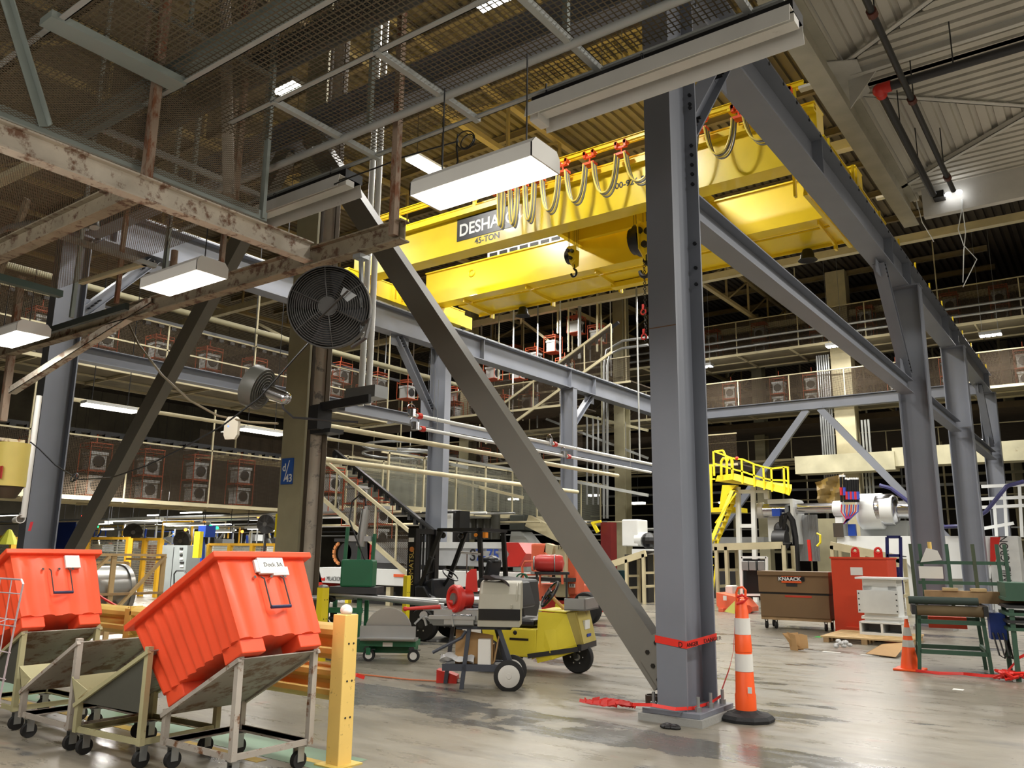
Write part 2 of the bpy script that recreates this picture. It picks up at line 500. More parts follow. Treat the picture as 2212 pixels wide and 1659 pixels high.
struct('floor', MB().box(-75, 12, -12, 95, -.3, 0), floor_mat())
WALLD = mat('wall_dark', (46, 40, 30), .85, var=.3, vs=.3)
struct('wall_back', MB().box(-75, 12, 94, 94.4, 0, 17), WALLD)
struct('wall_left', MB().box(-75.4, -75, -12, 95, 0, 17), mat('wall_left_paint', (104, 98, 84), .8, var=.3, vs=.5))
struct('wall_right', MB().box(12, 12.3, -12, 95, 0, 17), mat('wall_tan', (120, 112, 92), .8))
struct('wall_rear', MB().box(-75, 12, -12.4, -12, 0, 17), mat('wall_tan', (120, 112, 92), .8))


def ribbed(name, x0, x1, y0, y1, z, pitch, m, along='y', h=.08):
    """ribbed roof decking seen from below"""
    b = MB(); a0, a1 = (x0, x1) if along == 'y' else (y0, y1); n = int((a1-a0)/pitch); pts = []
    for i in range(n):
        a = a0+i*pitch
        pts += [(a, z), (a+pitch*.55, z), (a+pitch*.62, z+h), (a+pitch*.93, z+h)]
    pts.append((a1, z))
    vs = []
    for a, q in pts:
        vs += [(a, y0, q), (a, y1, q)] if along == 'y' else [(x0, a, q), (x1, a, q)]
    b.add(vs, [(2*i, 2*i+1, 2*i+3, 2*i+2) for i in range(len(pts)-1)])
    return struct(name, b, m)


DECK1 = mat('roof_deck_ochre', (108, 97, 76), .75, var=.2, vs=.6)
DECK2 = mat('roof_deck_white', (196, 192, 182), .7, var=.12, vs=.8, rust=.12, rcol=(120, 112, 100), rs=4, stretch=(1.5, .3, 1))
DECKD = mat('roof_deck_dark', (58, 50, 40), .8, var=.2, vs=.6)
ribbed('ceiling', -75, -3.35, -12, 36, 16.0, .32, DECK1, h=.1)
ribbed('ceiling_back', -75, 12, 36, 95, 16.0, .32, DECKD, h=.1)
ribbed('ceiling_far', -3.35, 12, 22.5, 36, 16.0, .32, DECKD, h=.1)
ribbed('ceiling_low', -3.25, 12, -12, 22.3, 10.9, .3, DECK2, h=.07)
# upstand between the low roof and the high roof
struct('wall_step', MB().box(-3.4, -3.27, -12, 22.4, 10.8, 16), DECK2)
struct('wall_step_end', MB().box(-3.27, 12, 22.4, 22.5, 10.99, 16), DECK1)

# roof trusses of the high bay: bottom chord, top chord, web members
TRUS = mat('truss_ochre', (158, 140, 96), .6, var=.12)
k = 0
for x in (-7.0, -14.2, -21.4, -28.6, -36):
    t = thing('roof_truss', 'ochre lattice roof truss running lengthwise, %s from the grey main column' % ('nearest', 'second', 'third', 'fourth', 'fifth')[k], 'roof truss', (x, 2, 13.9), 0, 'roof trusses of the high bay')
    k += 1
    put('bottom_chord', MB().bar((0, -10, 0), (0, 75, 0), .2, .16), TRUS, t)
    put('top_chord', MB().bar((0, -10, 1.75), (0, 75, 1.75), .2, .14), TRUS, t)
    b = MB(); c = MB()
    for i in range(28):
        y = -10+i*3.0
        b.bar((0, y, 0), (0, y, 1.75), .09, .09); c.bar((0, y, 0), (0, y+3, 1.75), .08, .08)
    put('web_post', b, TRUS, t); put('web_diagonal', c, TRUS, t)
PUR = mat('purlin_ochre', (120, 106, 78), .7, var=.15)
for i in range(19):
    y = -6+i*3.0
    one('purlin', MB().ibeam((-40, y, 15.82), (-3.5, y, 15.82), .16, .26, .02, .015), PUR,
        'ochre roof purlin under the ribbed high roof, %s from the near end' % ORD[i], 'purlin', 'purlins under the high roof')
for i in range(6):
    y = 24+i*9
    one('cross_girder', MB().bar((-40, y, 13.7), (11, y, 13.7), .3, .3), CREAM, 'cream roof girder spanning under the dark far roof, %s from the crane' % ORD[i], 'girder', 'cream girders across the far bay')

# low roof at the right: edge beam, end beam, bracing, sprinkler pipes
one('edge_beam', MB().ibeam((-3.47, -4, 10.42), (-3.47, 22.2, 10.42), .36, .72, .04, .03), mat('edge_beam_paint', (176, 172, 158), .6, var=.12, rust=.12, rcol=(110, 100, 84)),
    'long off-white steel beam carrying the edge of the low white roof', 'roof beam')
one('end_beam', MB().box(-3.1, 10, 21.7, 21.9, 10.05, 10.88), OFFW, 'off-white beam closing the far end of the low white roof', 'roof beam')
RIBW = DECK2
tri = [at(1800, 155, 'z', 10.86), at(2040, -25, 'z', 10.86), at(2300, -60, 'z', 10.86), at(2300, 233, 'z', 10.86), at(1820, 200, 'z', 10.86)]


def ribs_x(name, y0, y1, xa, xb, z, lb):
    """ribs running across, between two slanting edges given as functions of y"""
    b = MB(); y = y0
    while y < y1:
        a, c = xa(y), xb(y)
        if c-a > .2: b.box(a, c, y, y+.17, z-.07, z-.01)
        y += .27
    return struct(name, b, RIBW)


A0, A1 = at(1800, 155, 'z', 10.8), at(2010, 0, 'z', 10.8); B0, B1 = at(1820, 200, 'z', 10.8), at(2212, 228, 'z', 10.8); C0, C1 = at(2212, 245, 'z', 10.8), at(1940, 402, 'z', 10.8)
def ln(p, q): return lambda y: p.x+(q.x-p.x)*(y-p.y)/(q.y-p.y)
fa, fb, fc = ln(A0, A1), ln(B0, B1), ln(C0, C1)
ribs_x('ceiling_ribs', 4.0, A0.y+.8, lambda y: fa(y) if y < A0.y else fb(y), lambda y: 8, 10.88, '')
ribs_x('ceiling_ribs_mid', A0.y+.8, B1.y, fb, lambda y: 8, 10.88, '')
ribs_x('ceiling_ribs_end', C0.y, 21.7, fc, lambda y: 8, 10.88, '')
for (p, q), lb in (((A0, A0+(A1-A0)*3), 'running back from the gusset toward the camera'), ((B0, B0+(B1-B0)*1.6), 'running outward from the gusset to the right'), ((C0+(C0-C1)*.8, C1), 'ending at the far end beam')):
    p = p+V((0, 0, -.06)); q = q+V((0, 0, -.06))
    one('roof_brace', MB().angle(p, q, .11, .02), OFFW, 'white angle brace under the low roof, '+lb, 'roof brace')
one('gusset_plate', MB().slab([tuple(A0+V((-.1, -.6, -.1))), tuple(A0+V((.5, -.3, -.1))), tuple(B0+V((.5, .1, -.1))), tuple(B0+V((-.1, .5, -.1)))], .02), OFFW, 'white gusset plate where the low roof braces meet the edge beam', 'gusset plate')
for (a, c), lb in ((((1815, 172), (2212, 50)), 'beside the black sprinkler main'), (((1640, -60), (2000, -190)), 'nearest the camera')):
    p = at(*a, 'z', 10.7)
    one('roof_joist', MB().ibeam((-3.2, p.y, 10.76), (11, p.y, 10.76), .1, .16, .02, .015), OFFW, 'white joist under the low roof '+lb, 'roof joist')
one('knee_gusset', MB().slab([(-3.28, 15.4, 10.7), (-2.75, 15.4, 10.75), (-3.28, 15.4, 10.1)], .03), OFFW, 'triangular white gusset on the edge beam of the low roof', 'gusset plate')
PIPEB = mat('sprinkler_black', (44, 44, 46), .5, var=.15)
t = thing('sprinkler_pipe', 'black sprinkler main under the white low roof, turning at a red elbow', 'pipe', (-2.62, 14.7, 9.9))
put('pipe_run', MB().cyl((0, 0, 0), (0, 5.3, 0), .075, n=12), PIPEB, t, smooth=True)
put('pipe_branch', MB().cyl((0, 0, .02), (12, 0, .02), .075, n=12), PIPEB, t, smooth=True)
b = MB().ball((0, 0, 0), .12).cyl((0, -.02, 0), (0, .2, 0), .1, n=12).cyl((-.02, 0, .02), (.2, 0, .02), .1, n=12)
put('pipe_elbow', b, RED, t, label='red painted elbow', smooth=True)
b = MB()
for y in (1.8, 3.6): b.cyl((0, y, .05), (0, y, .9), .012, n=5)
for x in (1.2, 4): b.cyl((x, 0, .05), (x, 0, .9), .012, n=5)
put('hanger_rod', b, DARK, t)
t = thing('sprinkler_pipe', 'thin dark sprinkler branch running the length of the white low roof', 'pipe', (-2.18, 8, 9.8))
put('pipe_run', MB().cyl((0, -8, 0), (0, 11.8, 0), .055, n=10), PIPEB, t, smooth=True)
b = MB()
for y in (4.2, 7.2, 11): b.cyl((0, y-.07, 0), (0, y+.07, 0), .08, n=10)
put('coupling', b, mat('coupling_brown', (88, 44, 34), .5), t)
b = MB()
for y in (4.4, 7.4, 10.6): b.cyl((0, y, .05), (0, y, 1.0), .012, n=5)
put('hanger_rod', b, DARK, t)
t = thing('flood_light', 'small twin-head flood light at the far end of the low white roof', 'flood light', tuple(at(2050, 420, 'y', 21.5)))
put('bracket', MB().box(-.35, -.1, -.1, .3, -.05, .12), BLACK, t)
for i, x in enumerate((-.02, .22)): put('lamp_head', MB().ball((x, 0, 0), .075, 1, 1, .8), glow('flood', (255, 255, 255), 12), t)
# fire proofed hanging cables at the right
for j, (pts, lb) in enumerate((([(1980, 435), (1992, 480), (2012, 512), (2017, 522)], 'short'), ([(2080, 440), (2070, 495), (2082, 530), (2110, 560), (2080, 620)], 'long curling'), ([(2078, 440), (2086, 500), (2082, 545), (2080, 610)], 'straight'))):
    one('hanging_cable', MB().tube([V((at(*pts[0], 'y', 21.66).x, 21.68, 10.3))]+[at(a, c, 'y', 21.66) for a, c in pts], .012, 5), WHITE, lb+' white cable dangling below the end beam of the low roof', 'cable')

# ================================================================ STEEL RUNWAY FRAME
XR, XL = -3.85, -17.95
RB, RT_ = 8.42, 9.24       # bottom and top of the runway beams


def column(x, y, label, ztop=8.42, b=.26, d=.87, turned=False, pm=(.15, .06)):
    t = thing('steel_column', label, 'column', (x, y, 0), 90 if turned else 0)
    z0 = .12
    sh = MB()
    for s in (-1, 1): sh.box(-b/2, b/2, s*d/2-.014, s*d/2+.014, z0, ztop-.03)
    sh.box(-.01, .01, -d/2, d/2, z0, ztop-.03)
    put('shaft', sh, STEEL, t)
    put('cap_plate', MB().box(-b/2-.03, b/2+.03, -d/2-.03, d/2+.03, ztop-.03, ztop), STEEL, t)
    mx, my = pm
    put('base_plate', MB().box(-b/2-mx, b/2+mx, -d/2-my, d/2+my, .07, .12), STEEL, t, bevel=.005)
    put('grout_pad', MB().box(-b/2-mx-.03, b/2+mx+.03, -d/2-my-.03, d/2+my+.03, 0, .07), mat('grout', (150, 150, 146), .9, bump=.4), t)
    for sx in (-1, 1):
        for q in (-.42, 0, .42):
            u = sx*(b/2+.08)
            put('anchor_bolt', MB().cyl((u, q*d, .12), (u, q*d, .26), .018, n=8).cyl((u, q*d, .12), (u, q*d, .165), .034, n=6), GALV, t)
    return t


XC = -3.75
c1 = column(XC, 8.235, 'tall grey-blue steel column in front with red danger tape round its foot', b=.32, d=.73)
column(XL, 8.08, 'grey-blue steel column at the far left behind the orange bins', d=.6, b=.3)
column(-3.74, 22.1, 'grey-blue steel column behind the green rack, second along the right runway', d=.66, b=.4, turned=True)
column(-3.74, 29.5, 'grey-blue steel column, third along the right runway', d=.66, b=.4, turned=True)
column(-3.82, 38.7, 'grey-blue steel column, farthest along the right runway', d=.6, b=.4, turned=True)
column(-17.77, 20.2, 'grey-blue steel column behind the forklift mast on the left runway', d=.65, b=.3, turned=True)
column(-17.88, 28.4, 'grey-blue steel column on the left runway beside the orange lift', d=.6, b=.3, turned=True)
column(-17.9, 38.7, 'grey-blue steel column at the far end of the left runway', d=.6, b=.3, turned=True)
# bolt pairs on the near flange of the main column, black
for z in (7.0, 7.12, 6.95, 6.45, 6.33, 6.2, 6.08, 5.95, 5.2, 4.9, 4.7):
    put('bolt', MB().cyl((.1, .35, z), (.1, .325, z), .022, n=6), BLACK, c1)
put('rust_seam', MB().box(-.16, .16, -.381, -.379, 4.03, 4.042), mat('seam_rust', (108, 84, 66), .9), c1)
# splice stubs above the runway caps reach the portal beam
for x, lb in ((XC, 'above the main column'), (XL, 'above the far left column')):
    one('column_stub', MB().ibeam((x, 8.3, RB), (x, 8.3, 9.3), .42, .5, .03, .02, up=(0, 1, 0)), STEEL, 'short grey steel stub '+lb, 'column stub')

for x, s, side in ((XR, 1, 'right'), (XL, -1, 'left')):
    t = thing('crane_runway', 'long grey-blue I-beam crane runway along the %s side of the yellow crane' % side, 'crane runway beam', (x, 8.6, RB))
    bb = MB().ibeam((0, 0, .41), (0, 30.4, .41), .46, .82, .035, .025)
    put('girder', bb, STEEL, t)
    b = MB()
    for y in (0.3, 6, 11.8, 13.9, 19.8, 21.8, 29.8):
        b.box(-.2, .2, y-.01, y+.01, .035, .785)
    put('stiffener', b, STEEL, t)
    put('rail', MB().box(-.035, .035, 0, 30.4, .82, .93), GALV, t)
    clip = MB()
    for i in range(44):
        y = .3+i*.69
        clip.box(-.16, .16, y-.03, y+.03, .82, .87)
        clip.tube([(s*.1, y, .86), (s*.22, y, .84), (s*.235, y, .74)], .014, 5)
    put('rail_clip', clip, DARK, t)
    if s < 0: continue
    put('conductor_bar', MB().bar((s*.1, 0, 1.02), (s*.1, 30.4, 1.02), .04, .05), YEL, t, label='yellow conductor bar')
    b = MB()
    for i in range(15): b.box(s*.12-.02, s*.12+.02, i*2.1+.5, i*2.1+.56, .8, 1.2)
    put('conductor_bracket', b, YEL, t)
    # longitudinal tie lower down
for x, segs, side in ((XR, ((8.75, 21.85, 'between the front column and the second'), (22.35, 29.3, 'between the second and third columns'), (29.7, 38.5, 'between the third and last columns')), 'right'),
                      (XL, ((8.4, 20.05, 'just right of the far left column'), (20.35, 28.25, 'behind the long grey brace'), (28.55, 38.5, 'at the far end')), 'left')):
    for y0, y1, lb in segs:
        z = 5.78 if side == 'right' else 5.8
        b = MB().ibeam((x, y0, z), (x, y1, z), .3, .34, .02, .015)
        one('tie_beam', b, STEEL, 'grey-blue horizontal tie beam on the %s runway, %s' % (side, lb), 'beam')
for x, y, z0, dy, lb in ((XR, 8.8, 6.75, 1.35, 'from the front column up to the right runway'), (XR, 21.9, 6.1, -2.2, 'leaning toward the camera off the second right column'), (XR, 38.4, 6.2, -2, 'at the last right column'),
                         (XL, 8.45, 6.75, 1.5, 'from the far left column up to the left runway'), (XL, 20.0, 6.2, -1.75, 'leaning toward the camera off the column behind the forklift'), (XL, 28.6, 6.75, 1.7, 'beyond the left column beside the lift')):
    b = MB().ibeam((x, y, z0), (x, y+dy, RB), .26, .22, .018, .014)
    t = thing('knee_brace', 'short grey-blue knee brace '+lb, 'brace', (x, y, z0))
    put('member', b, STEEL, t, world=True)
    b = MB().box(x-.01, x+.01, min(y, y+dy*.3), max(y, y+dy*.3), z0-.2, z0+.3).box(x-.01, x+.01, min(y+dy*.7, y+dy*1.15), max(y+dy*.7, y+dy*1.15), RB-.35, RB)
    put('gusset', b, STEEL, t, world=True)
    d = V((0, dy, RB-z0)).normalized()
    for q in (.12, .22, .32, .42):
        for e in (0, 1):
            p = V((x, y, z0))+d*q if e == 0 else V((x, y+dy, RB))-d*q
            put('bolt', MB().cyl(p+V((-.135, 0, 0)), p+V((.135, 0, 0)), .02, n=6), BLACK, t, world=True)

# portal beams and chevron braces
for y, nm in ((8.3, 'near'), (38.7, 'far')):
    one('portal_beam', MB().ibeam((XL+.25, y, 8.66), (XR-.25, y, 8.66), .36, .5, .03, .02), STEEL,
        'dark grey steel portal beam seen through the overhead mesh' if nm == 'near' else 'grey-blue portal beam across the far end of the crane bay', 'portal beam')
for x0, x1, y, lb, m in ((XC-.165, -10.2, 8.15, 'long grey diagonal brace rising leftward from the foot of the front column', BRACE), (XL+.16, -10.9, 8.25, 'long grey diagonal brace rising rightward from the far left column', BRACE),
                      (XR-.24, -10.6, 38.7, 'grey diagonal brace at the far end, sloping down to the right', STEEL), (XL+.24, -11.2, 38.7, 'grey diagonal brace at the far end, sloping down to the left', STEEL)):
    t = thing('diagonal_brace', lb, 'brace', (x0, y, .35))
    q = V((x1-x0, 0, 8.42-.35)); h = .33 if y < 20 else .3
    put('member', MB().bar((0, 0, 0), q, h, .2, up=(0, 1, 0)), m, t)
    s = 1 if x1 > x0 else -1
    put('gusset', MB().slab([(-s*.1, -.02, -.15), (-s*.1, -.02, .62), (s*.12, -.02, .8), (s*.45, -.02, .55), (s*.12, -.02, -.1)], .02) if y > 20 else
        MB().slab([(0, -.125, -.15), (0, -.125, .5), (s*.2, -.125, .42), (s*.26, -.125, .2)], .02), m, t)
    if y < 20:
        for u, z in ((.17, .28), (.11, .15), (.05, .02), (.07, .38)):
            put('bolt', MB().cyl((s*u, -.16, z), (s*u, -.1, z), .024, n=6), BLACK, t)

# ================================================================ CRANE
cr = thing('bridge_crane', 'big yellow double girder overhead bridge crane with DESHAZO 45-TON sign', 'overhead crane', (-10.9, 18.5, 9.35))
Y1, Y2, GB = 16.5, 19.8, 9.84
def W(nm, mb, m, **k): return put(nm, mb, m, cr, world=True, **k)
g = MB().box(-18.2, -4.2, Y1, Y1+.52, GB, 11.05)
g.box(-18.2, -4.2, Y1-.07, Y1+.6, 11.05, 11.09)
W('girder', g, YEL)
W('side_channel', MB().box(-17.6, -4.2, Y1-.16, Y1, 10.83, 10.87).box(-17.6, -4.2, Y1-.16, Y1-.13, 10.87, 10.98).box(-17.6, -4.2, Y1-.13, Y1, 10.95, 10.98), YEL)
g = MB().box(-18.2, -4.2, Y2, Y2+.55, GB, 10.95).box(-18.2, -4.2, Y2-.06, Y2+.62, 10.95, 10.99)
W('girder', g, YEL)
W('trolley_rail', MB().box(-17.4, -4.4, Y1+.2, Y1+.28, 11.09, 11.2), DARK)
W('trolley_rail', MB().box(-17.4, -4.4, Y2+.2, Y2+.28, 10.99, 11.1), DARK)
# walkway on the far girder with its brackets
W('walkway', MB().box(-17.2, -4.6, Y2+.55, Y2+1.7, 9.78, 9.83).box(-17.2, -4.6, Y2+1.67, Y2+1.7, 9.7, 9.9), YEL)
for x in (-16.6, -14.1, -11.6, -9.2, -7.0, -5.2):
    W('walkway_bracket', MB().bar((x, Y2+.1, 9.79), (x, Y2+1.72, 9.70), .05, .12).box(x-.03, x+.03, Y2+1.55, Y2+1.74, 9.55, 9.8), YEL)
W('cable_tray', MB().box(-11.7, -9.3, Y2+1.2, Y2+1.5, 9.6, 9.75), YEL)
# end trucks on the rails
for x in (XL, XR-.25):
    et = W('end_truck', MB().box(x-.2, x+.16, 15.9, 21.4, 9.44, 9.95).box(x-.22, x+.18, 15.9, 21.4, 9.95, 9.98).box(x-.22, x+.18, 15.9, 21.4, 9.41, 9.44), YEL)
    for y in (15.75, 21.5):
        put('wheel_box', MB().box(x-.17, x+.14, y-.35, y+.35, 9.42, 9.85), YEL, et, world=True)
        put('wheel', MB().cyl((x-.06, y, 9.52), (x+.06, y, 9.52), .17, n=18), DARK, et, world=True)
    b = MB()
    for y in (17.9, 18.2):
        b.box(x+.2, x+.26, y-.02, y+.02, 9.5, 10.12)
    put('splice_plate', b, YEL, et, world=True)
# lattice bracket hanging inside the right rail
b = MB(); x = -4.75
for y, h in ((17.3, 1), (18.1, 1), (18.9, 1), (19.7, 1), (20.5, 1), (21.1, 1)):
    b.bar((x, y, 9.45), (x, y, 10.25), .05, .05)
b.bar((x, 17.3, 9.45), (x, 21.1, 9.45), .09, .09).bar((x, 17.3, 10.25), (x, 21.1, 10.25), .06, .09).bar((x-.2, 17.25, 9.4), (x-.2, 17.25, 10.3), .12, .05)
W('cable_bracket', b, YEL)
b = MB()
for i in range(5): b.tube([(x, 21.1+.1*i, 9.9), (x+.1, 21.3+.1*i, 9.55), (x+.25, 21.6+.1*i, 9.5), (x+.3, 22.1, 9.8)], .015, 5)
W('cable', b, BLACK)
# festoon track with trolleys and looped flat cable
zf = 11.36
W('festoon_track', MB().ibeam((-17.4, Y1-.42, zf), (-4.3, Y1-.42, zf), .08, .12, .015, .012).bar((-17.4, Y1-.2, zf+.05), (-4.3, Y1-.2, zf+.05), .07, .07), YEL)
for x in (-16, -13.4, -10.6, -7.8, -5.9): W('track_bracket', MB().box(x-.05, x+.05, Y1-.5, Y1, 11.2, 11.26).box(x-.05, x+.05, Y1-.1, Y1-.04, 10.9, 11.26), YEL)
FT = [-12.35, -12.02, -11.55, -11.02, -10.28, -9.5, -8.62, -7.6, -6.6, -5.72, -4.7]
FR = mat('festoon_red', (232, 84, 40), .4)
FCAB = mat('festoon_grey', (112, 112, 110), .5); FCY = mat('festoon_yellow', (222, 200, 90), .5)
for i, x in enumerate(FT):
    b = MB().box(x-.15, x+.15, Y1-.45, Y1-.39, 11.17, 11.22)
    for s in (-.12, .12): b.cyl((x+s, Y1-.5, 11.29), (x+s, Y1-.34, 11.29), .05, n=10).box(x+s-.03, x+s+.03, Y1-.5, Y1-.47, 11.17, 11.34)
    b.cyl((x, Y1-.42, 11.05), (x, Y1-.42, 11.18), .02, n=6).box(x-.16, x+.16, Y1-.52, Y1-.32, 10.97, 11.03)
    W('festoon_trolley', b, FR)
    if i < len(FT)-1:
        x2 = FT[i+1]; drop = (1.0, 1.05, 1.05, .95, .9, .9, .85, .85, .75, .7)[i]
        for j, (dy, m, r) in enumerate(((-.53, FCY, .022), (-.50, FCAB, .022), (-.47, FCY, .018), (-.44, FCAB, .02))):
            pts = []
            for q in range(17):
                a = q/16; e_ = min(.12, (x2-x)*.28); xx = x+e_+(x2-x-2*e_)*(.5-.5*math.cos(math.pi*a))*.55+(x2-x-2*e_)*a*.45
                zz = 11.0-drop*(1-abs(2*a-1)**2.2)-(.03*j)
                pts.append((xx+.02*j, Y1+dy, zz))
            W('festoon_cable', MB().tube(pts, r, 6), m, smooth=True)
# sign
W('sign_plate', MB().box(-14.06, -12.0, Y1-.012, Y1, 10.14, 10.97-.17), BLACK, label='black sign plate')
text('DESHA', .34, WHITE, cr, (-13.98, Y1-.015, 10.28), (1, 0, 0), (0, 0, 1), sx=.93, bold=.01)
text('ZO', .34, WHITE, cr, (-12.66, Y1-.015, 10.28), (1, 0, 0), (0, 0, 1), sx=.9, bold=.01)
W('sign_slash', MB().slab([(-12.6, Y1-.017, 10.29), (-12.54, Y1-.017, 10.29), (-12.36, Y1-.017, 10.6), (-12.42, Y1-.017, 10.6)], .004), YEL)
text('45-TON', .17, BLACK, cr, (-13.42, Y1-.004, 9.93), (1, 0, 0), (0, 0, 1), sx=1.0, bold=.004)
text('800-926-20', .15, BLACK, cr, (-9.15, Y1-.004, 10.38), (1, 0, 0), (0, 0, 1), sx=1.05, bold=.005)
W('lifting_eye', MB().ring((-16.2, Y2-.01, 10.62), (0, 1, 0), .11, .028), YEL)
W('electrical_panel', MB().box(-15.6, -12.3, Y2+.05, Y2+.4, 11.0, 11.2), WHITE, label='long white resistor box')
b = MB()
for i in range(8): b.box(-15.5+i*.4, -15.2+i*.4, Y2+.03, Y2+.05, 11.05, 11.15)
W('vent_slots', b, DARK)
# under-hung warning lamps
for x in (-15.2, -5.9):
    W('warning_lamp', MB().lathe((x, Y2+1.5, 9.6), (0, 0, -1), [(.05, -.08), (.12, -.06), (.17, .06), (.18, .16), (.25, .24), (.22, .24), (.15, .17), (0, .15)]), mat('lamp_black', (8, 8, 9), .6), smooth=True)
# trolley between the girders with two hook blocks
tr = W('trolley', MB().box(-12.1, -11.95, Y1+.1, Y2+.6, 10.6, 11.35).box(-8.2, -8.05, Y1+.1, Y2+.6, 10.6, 11.35).box(-12.1, -8.05, Y1+.75, Y1+.9, 10.7, 11.3).box(-12.1, -8.05, Y2-.3, Y2-.15, 10.7, 11.3).box(-11.95, -8.2, Y1+.9, Y2-.3, 11.25, 11.35), YEL)
def P(nm, mb, m, **k): return put(nm, mb, m, tr, world=True, **k)
P('hoist_drum', MB().cyl((-11.6, 18.3, 10.85), (-8.4, 18.3, 10.85), .34, n=24), YEL, smooth=True)
P('drum_motor', MB().cyl((-10.9, 17.7, 10.7), (-10.1, 17.7, 10.7), .2, n=18).box(-10.4, -10.0, 17.4, 18, 10.4, 11), BLACK)
P('sheave_frame', MB().box(-11.6, -10.9, 17.85, 18.2, 10.45, 10.62), DARK)
P('cable', MB().tube([(-10.4, 17.5, 10.5), (-10.2, 17.4, 10.25), (-9.9, 17.4, 10.3), (-9.9, 17.5, 10.6)], .04, 6), BLACK)
for xh, zh, s, lb in ((-11.16, 9.55, 1, 'small hook block'), (-9.02, 9.55, 1.75, 'big hook block')):
    hb = P('hook_block', MB().cyl((xh-.11*s, 18, zh+.03), (xh-.02*s, 18, zh+.03), .24*s, n=22).cyl((xh-.19*s, 18, zh+.03), (xh-.11*s, 18, zh+.03), .2*s, n=22), BLACK, label='black '+lb, smooth=True)
    put('side_plate', MB().slab([(xh+.02*s, 18-.26*s, zh+.24*s), (xh+.02*s, 18+.26*s, zh+.24*s), (xh+.02*s, 18+.22*s, zh-.2*s), (xh+.02*s, 18, zh-.34*s), (xh+.02*s, 18-.22*s, zh-.2*s)], .03).slab([(xh-.05*s, 17.74-.04*s, zh+.2*s), (xh+.25*s, 17.74-.04*s, zh+.2*s), (xh+.22*s, 17.74-.04*s, zh-.2*s), (xh+.1*s, 17.74-.04*s, zh-.3*s)], .03), YEL, hb, world=True)
    b = MB()
    for dx, dz in ((.02, .08), (.15, .04), (.1, -.15)): b.cyl((xh+dx*s, 17.66-.04*s, zh+dz*s), (xh+dx*s, 17.74, zh+dz*s), .05*s, n=10)
    put('sheave_pin', b, BLACK, hb, world=True)
    pts = [(xh, 18, zh-.22*s), (xh, 18, zh-.32*s)]+[(xh+.085*s*math.sin(a)*1.0-.0, 18, zh-.46*s-.0+.1*s*math.cos(a)) for a in [math.radians(v) for v in range(20, 290, 25)]]
    put('hook', MB().tube(pts, .032*s, 8), BLACK, hb, smooth=True, world=True)
    b = MB()
    for dx in (-.17, -.13, -.02, .03, .08, .13): b.cyl((xh+dx*s, 18, zh+.15), (xh+dx*s*1.05, 18, 10.5), .007, n=5)
    put('wire_rope', b, DARK, hb, world=True)
# pendant chain by the main column
t = thing('load_chain', 'thin dark load chain with red hooks hanging behind the front column', 'chain', (-9.05, 18, 6.9))
b = MB(); zz = 0
for i in range(34):
    c = (0, 0, .1*i*.75); b.ring(c, (1, 0, 0) if i % 2 else (0, 1, 0), .035, .01, 8, 4)
put('links', b, BLACK, t)
for z in (.1, .75): put('hook', MB().ring((-.05, 0, z), (0, 1, 0), .07, .02, 12, 6).box(-.08, -.02, -.03, .03, z+.07, z+.2), RED, t, label='red hook')
# ================================================================ CEILING LIGHTS IN THE PICTURE
for loc, n, lb in (((-9.45, 12.06, 13), 3, 'bright high bay light at the top edge, upper right of the mesh deck'), ((-15.75, 11.75, 13), 4, 'bright high bay light shining through the mesh beside the thin grey post'),
                   ((-9.4, 17.1, 13), 3, 'bright high bay light above the yellow girder, just left of the front column'), 
                   (tuple(at(2140, 727, 'y', 39.2)), 4, 'bright high bay light in the far bay at the right edge'), (tuple(at(1805, 750, 'y', 39.0)), 4, 'bright high bay light on the tan building column'),
                   (tuple(at(1522, 795, 'y', 39.0)), 3, 'bright high bay light just right of the front column, far bay')):
    led_cluster(loc, n, lb, 540 if loc[1] < 30 else 420)
TW = mat('trough_white', (222, 220, 214), .5, var=.03)
trough(-3.95, -2.85, 4.08, 4.42, 4.18, 'trough_light', 'lit white trough lamp hanging in front of the yellow girder', TW, power=115)
trough(-7.75, -6.75, 4.16, 4.5, 4.2, 'trough_light', 'lit white trough lamp beside the rusty cross beam at the left', TW, power=60)
trough(-11.6, -10.55, 4.2, 4.6, 4.2, 'trough_light', 'lit white trough lamp cut by the left edge of the picture', TW, power=60)
for a, c, ax, val, w_, pw, lb in (((180, 872), (290, 892), 'x', -19, .14, 80, 'left of the long grey brace'), ((522, 927), (605, 940), 'x', -19, .14, 80, 'just left of the tan column'),
                               ((886, 342), (966, 382), 'z', 12.6, .26, 420, 'high above the left end of the yellow girder')):
    p, q = at(*a, ax, val), at(*c, ax, val)
    t = thing('strip_light', 'lit fluorescent strip light hanging %s' % lb, 'light fixture', tuple((p+q)/2), 0)
    L = (q-p).length/2; H_ = 15.97-t.location.z
    put('housing', MB().box(-w_, w_, -L, L, .03, .1), WHITE, t); put('fluorescent_tube', MB().box(-w_*.85, w_*.85, -L, L, -.03, .03), TUBEG if w_ < .2 else LED, t)
    put('hanger_rod', MB().cyl((0, -L*.7, .1), (0, -L*.7, H_), .01, n=5).cyl((0, L*.7, .1), (0, L*.7, H_), .01, n=5), DARK, t)
    area('tube_light', tuple((p+q)/2-V((0, 0, .08))), .3, 2*L, pw, parent=t)


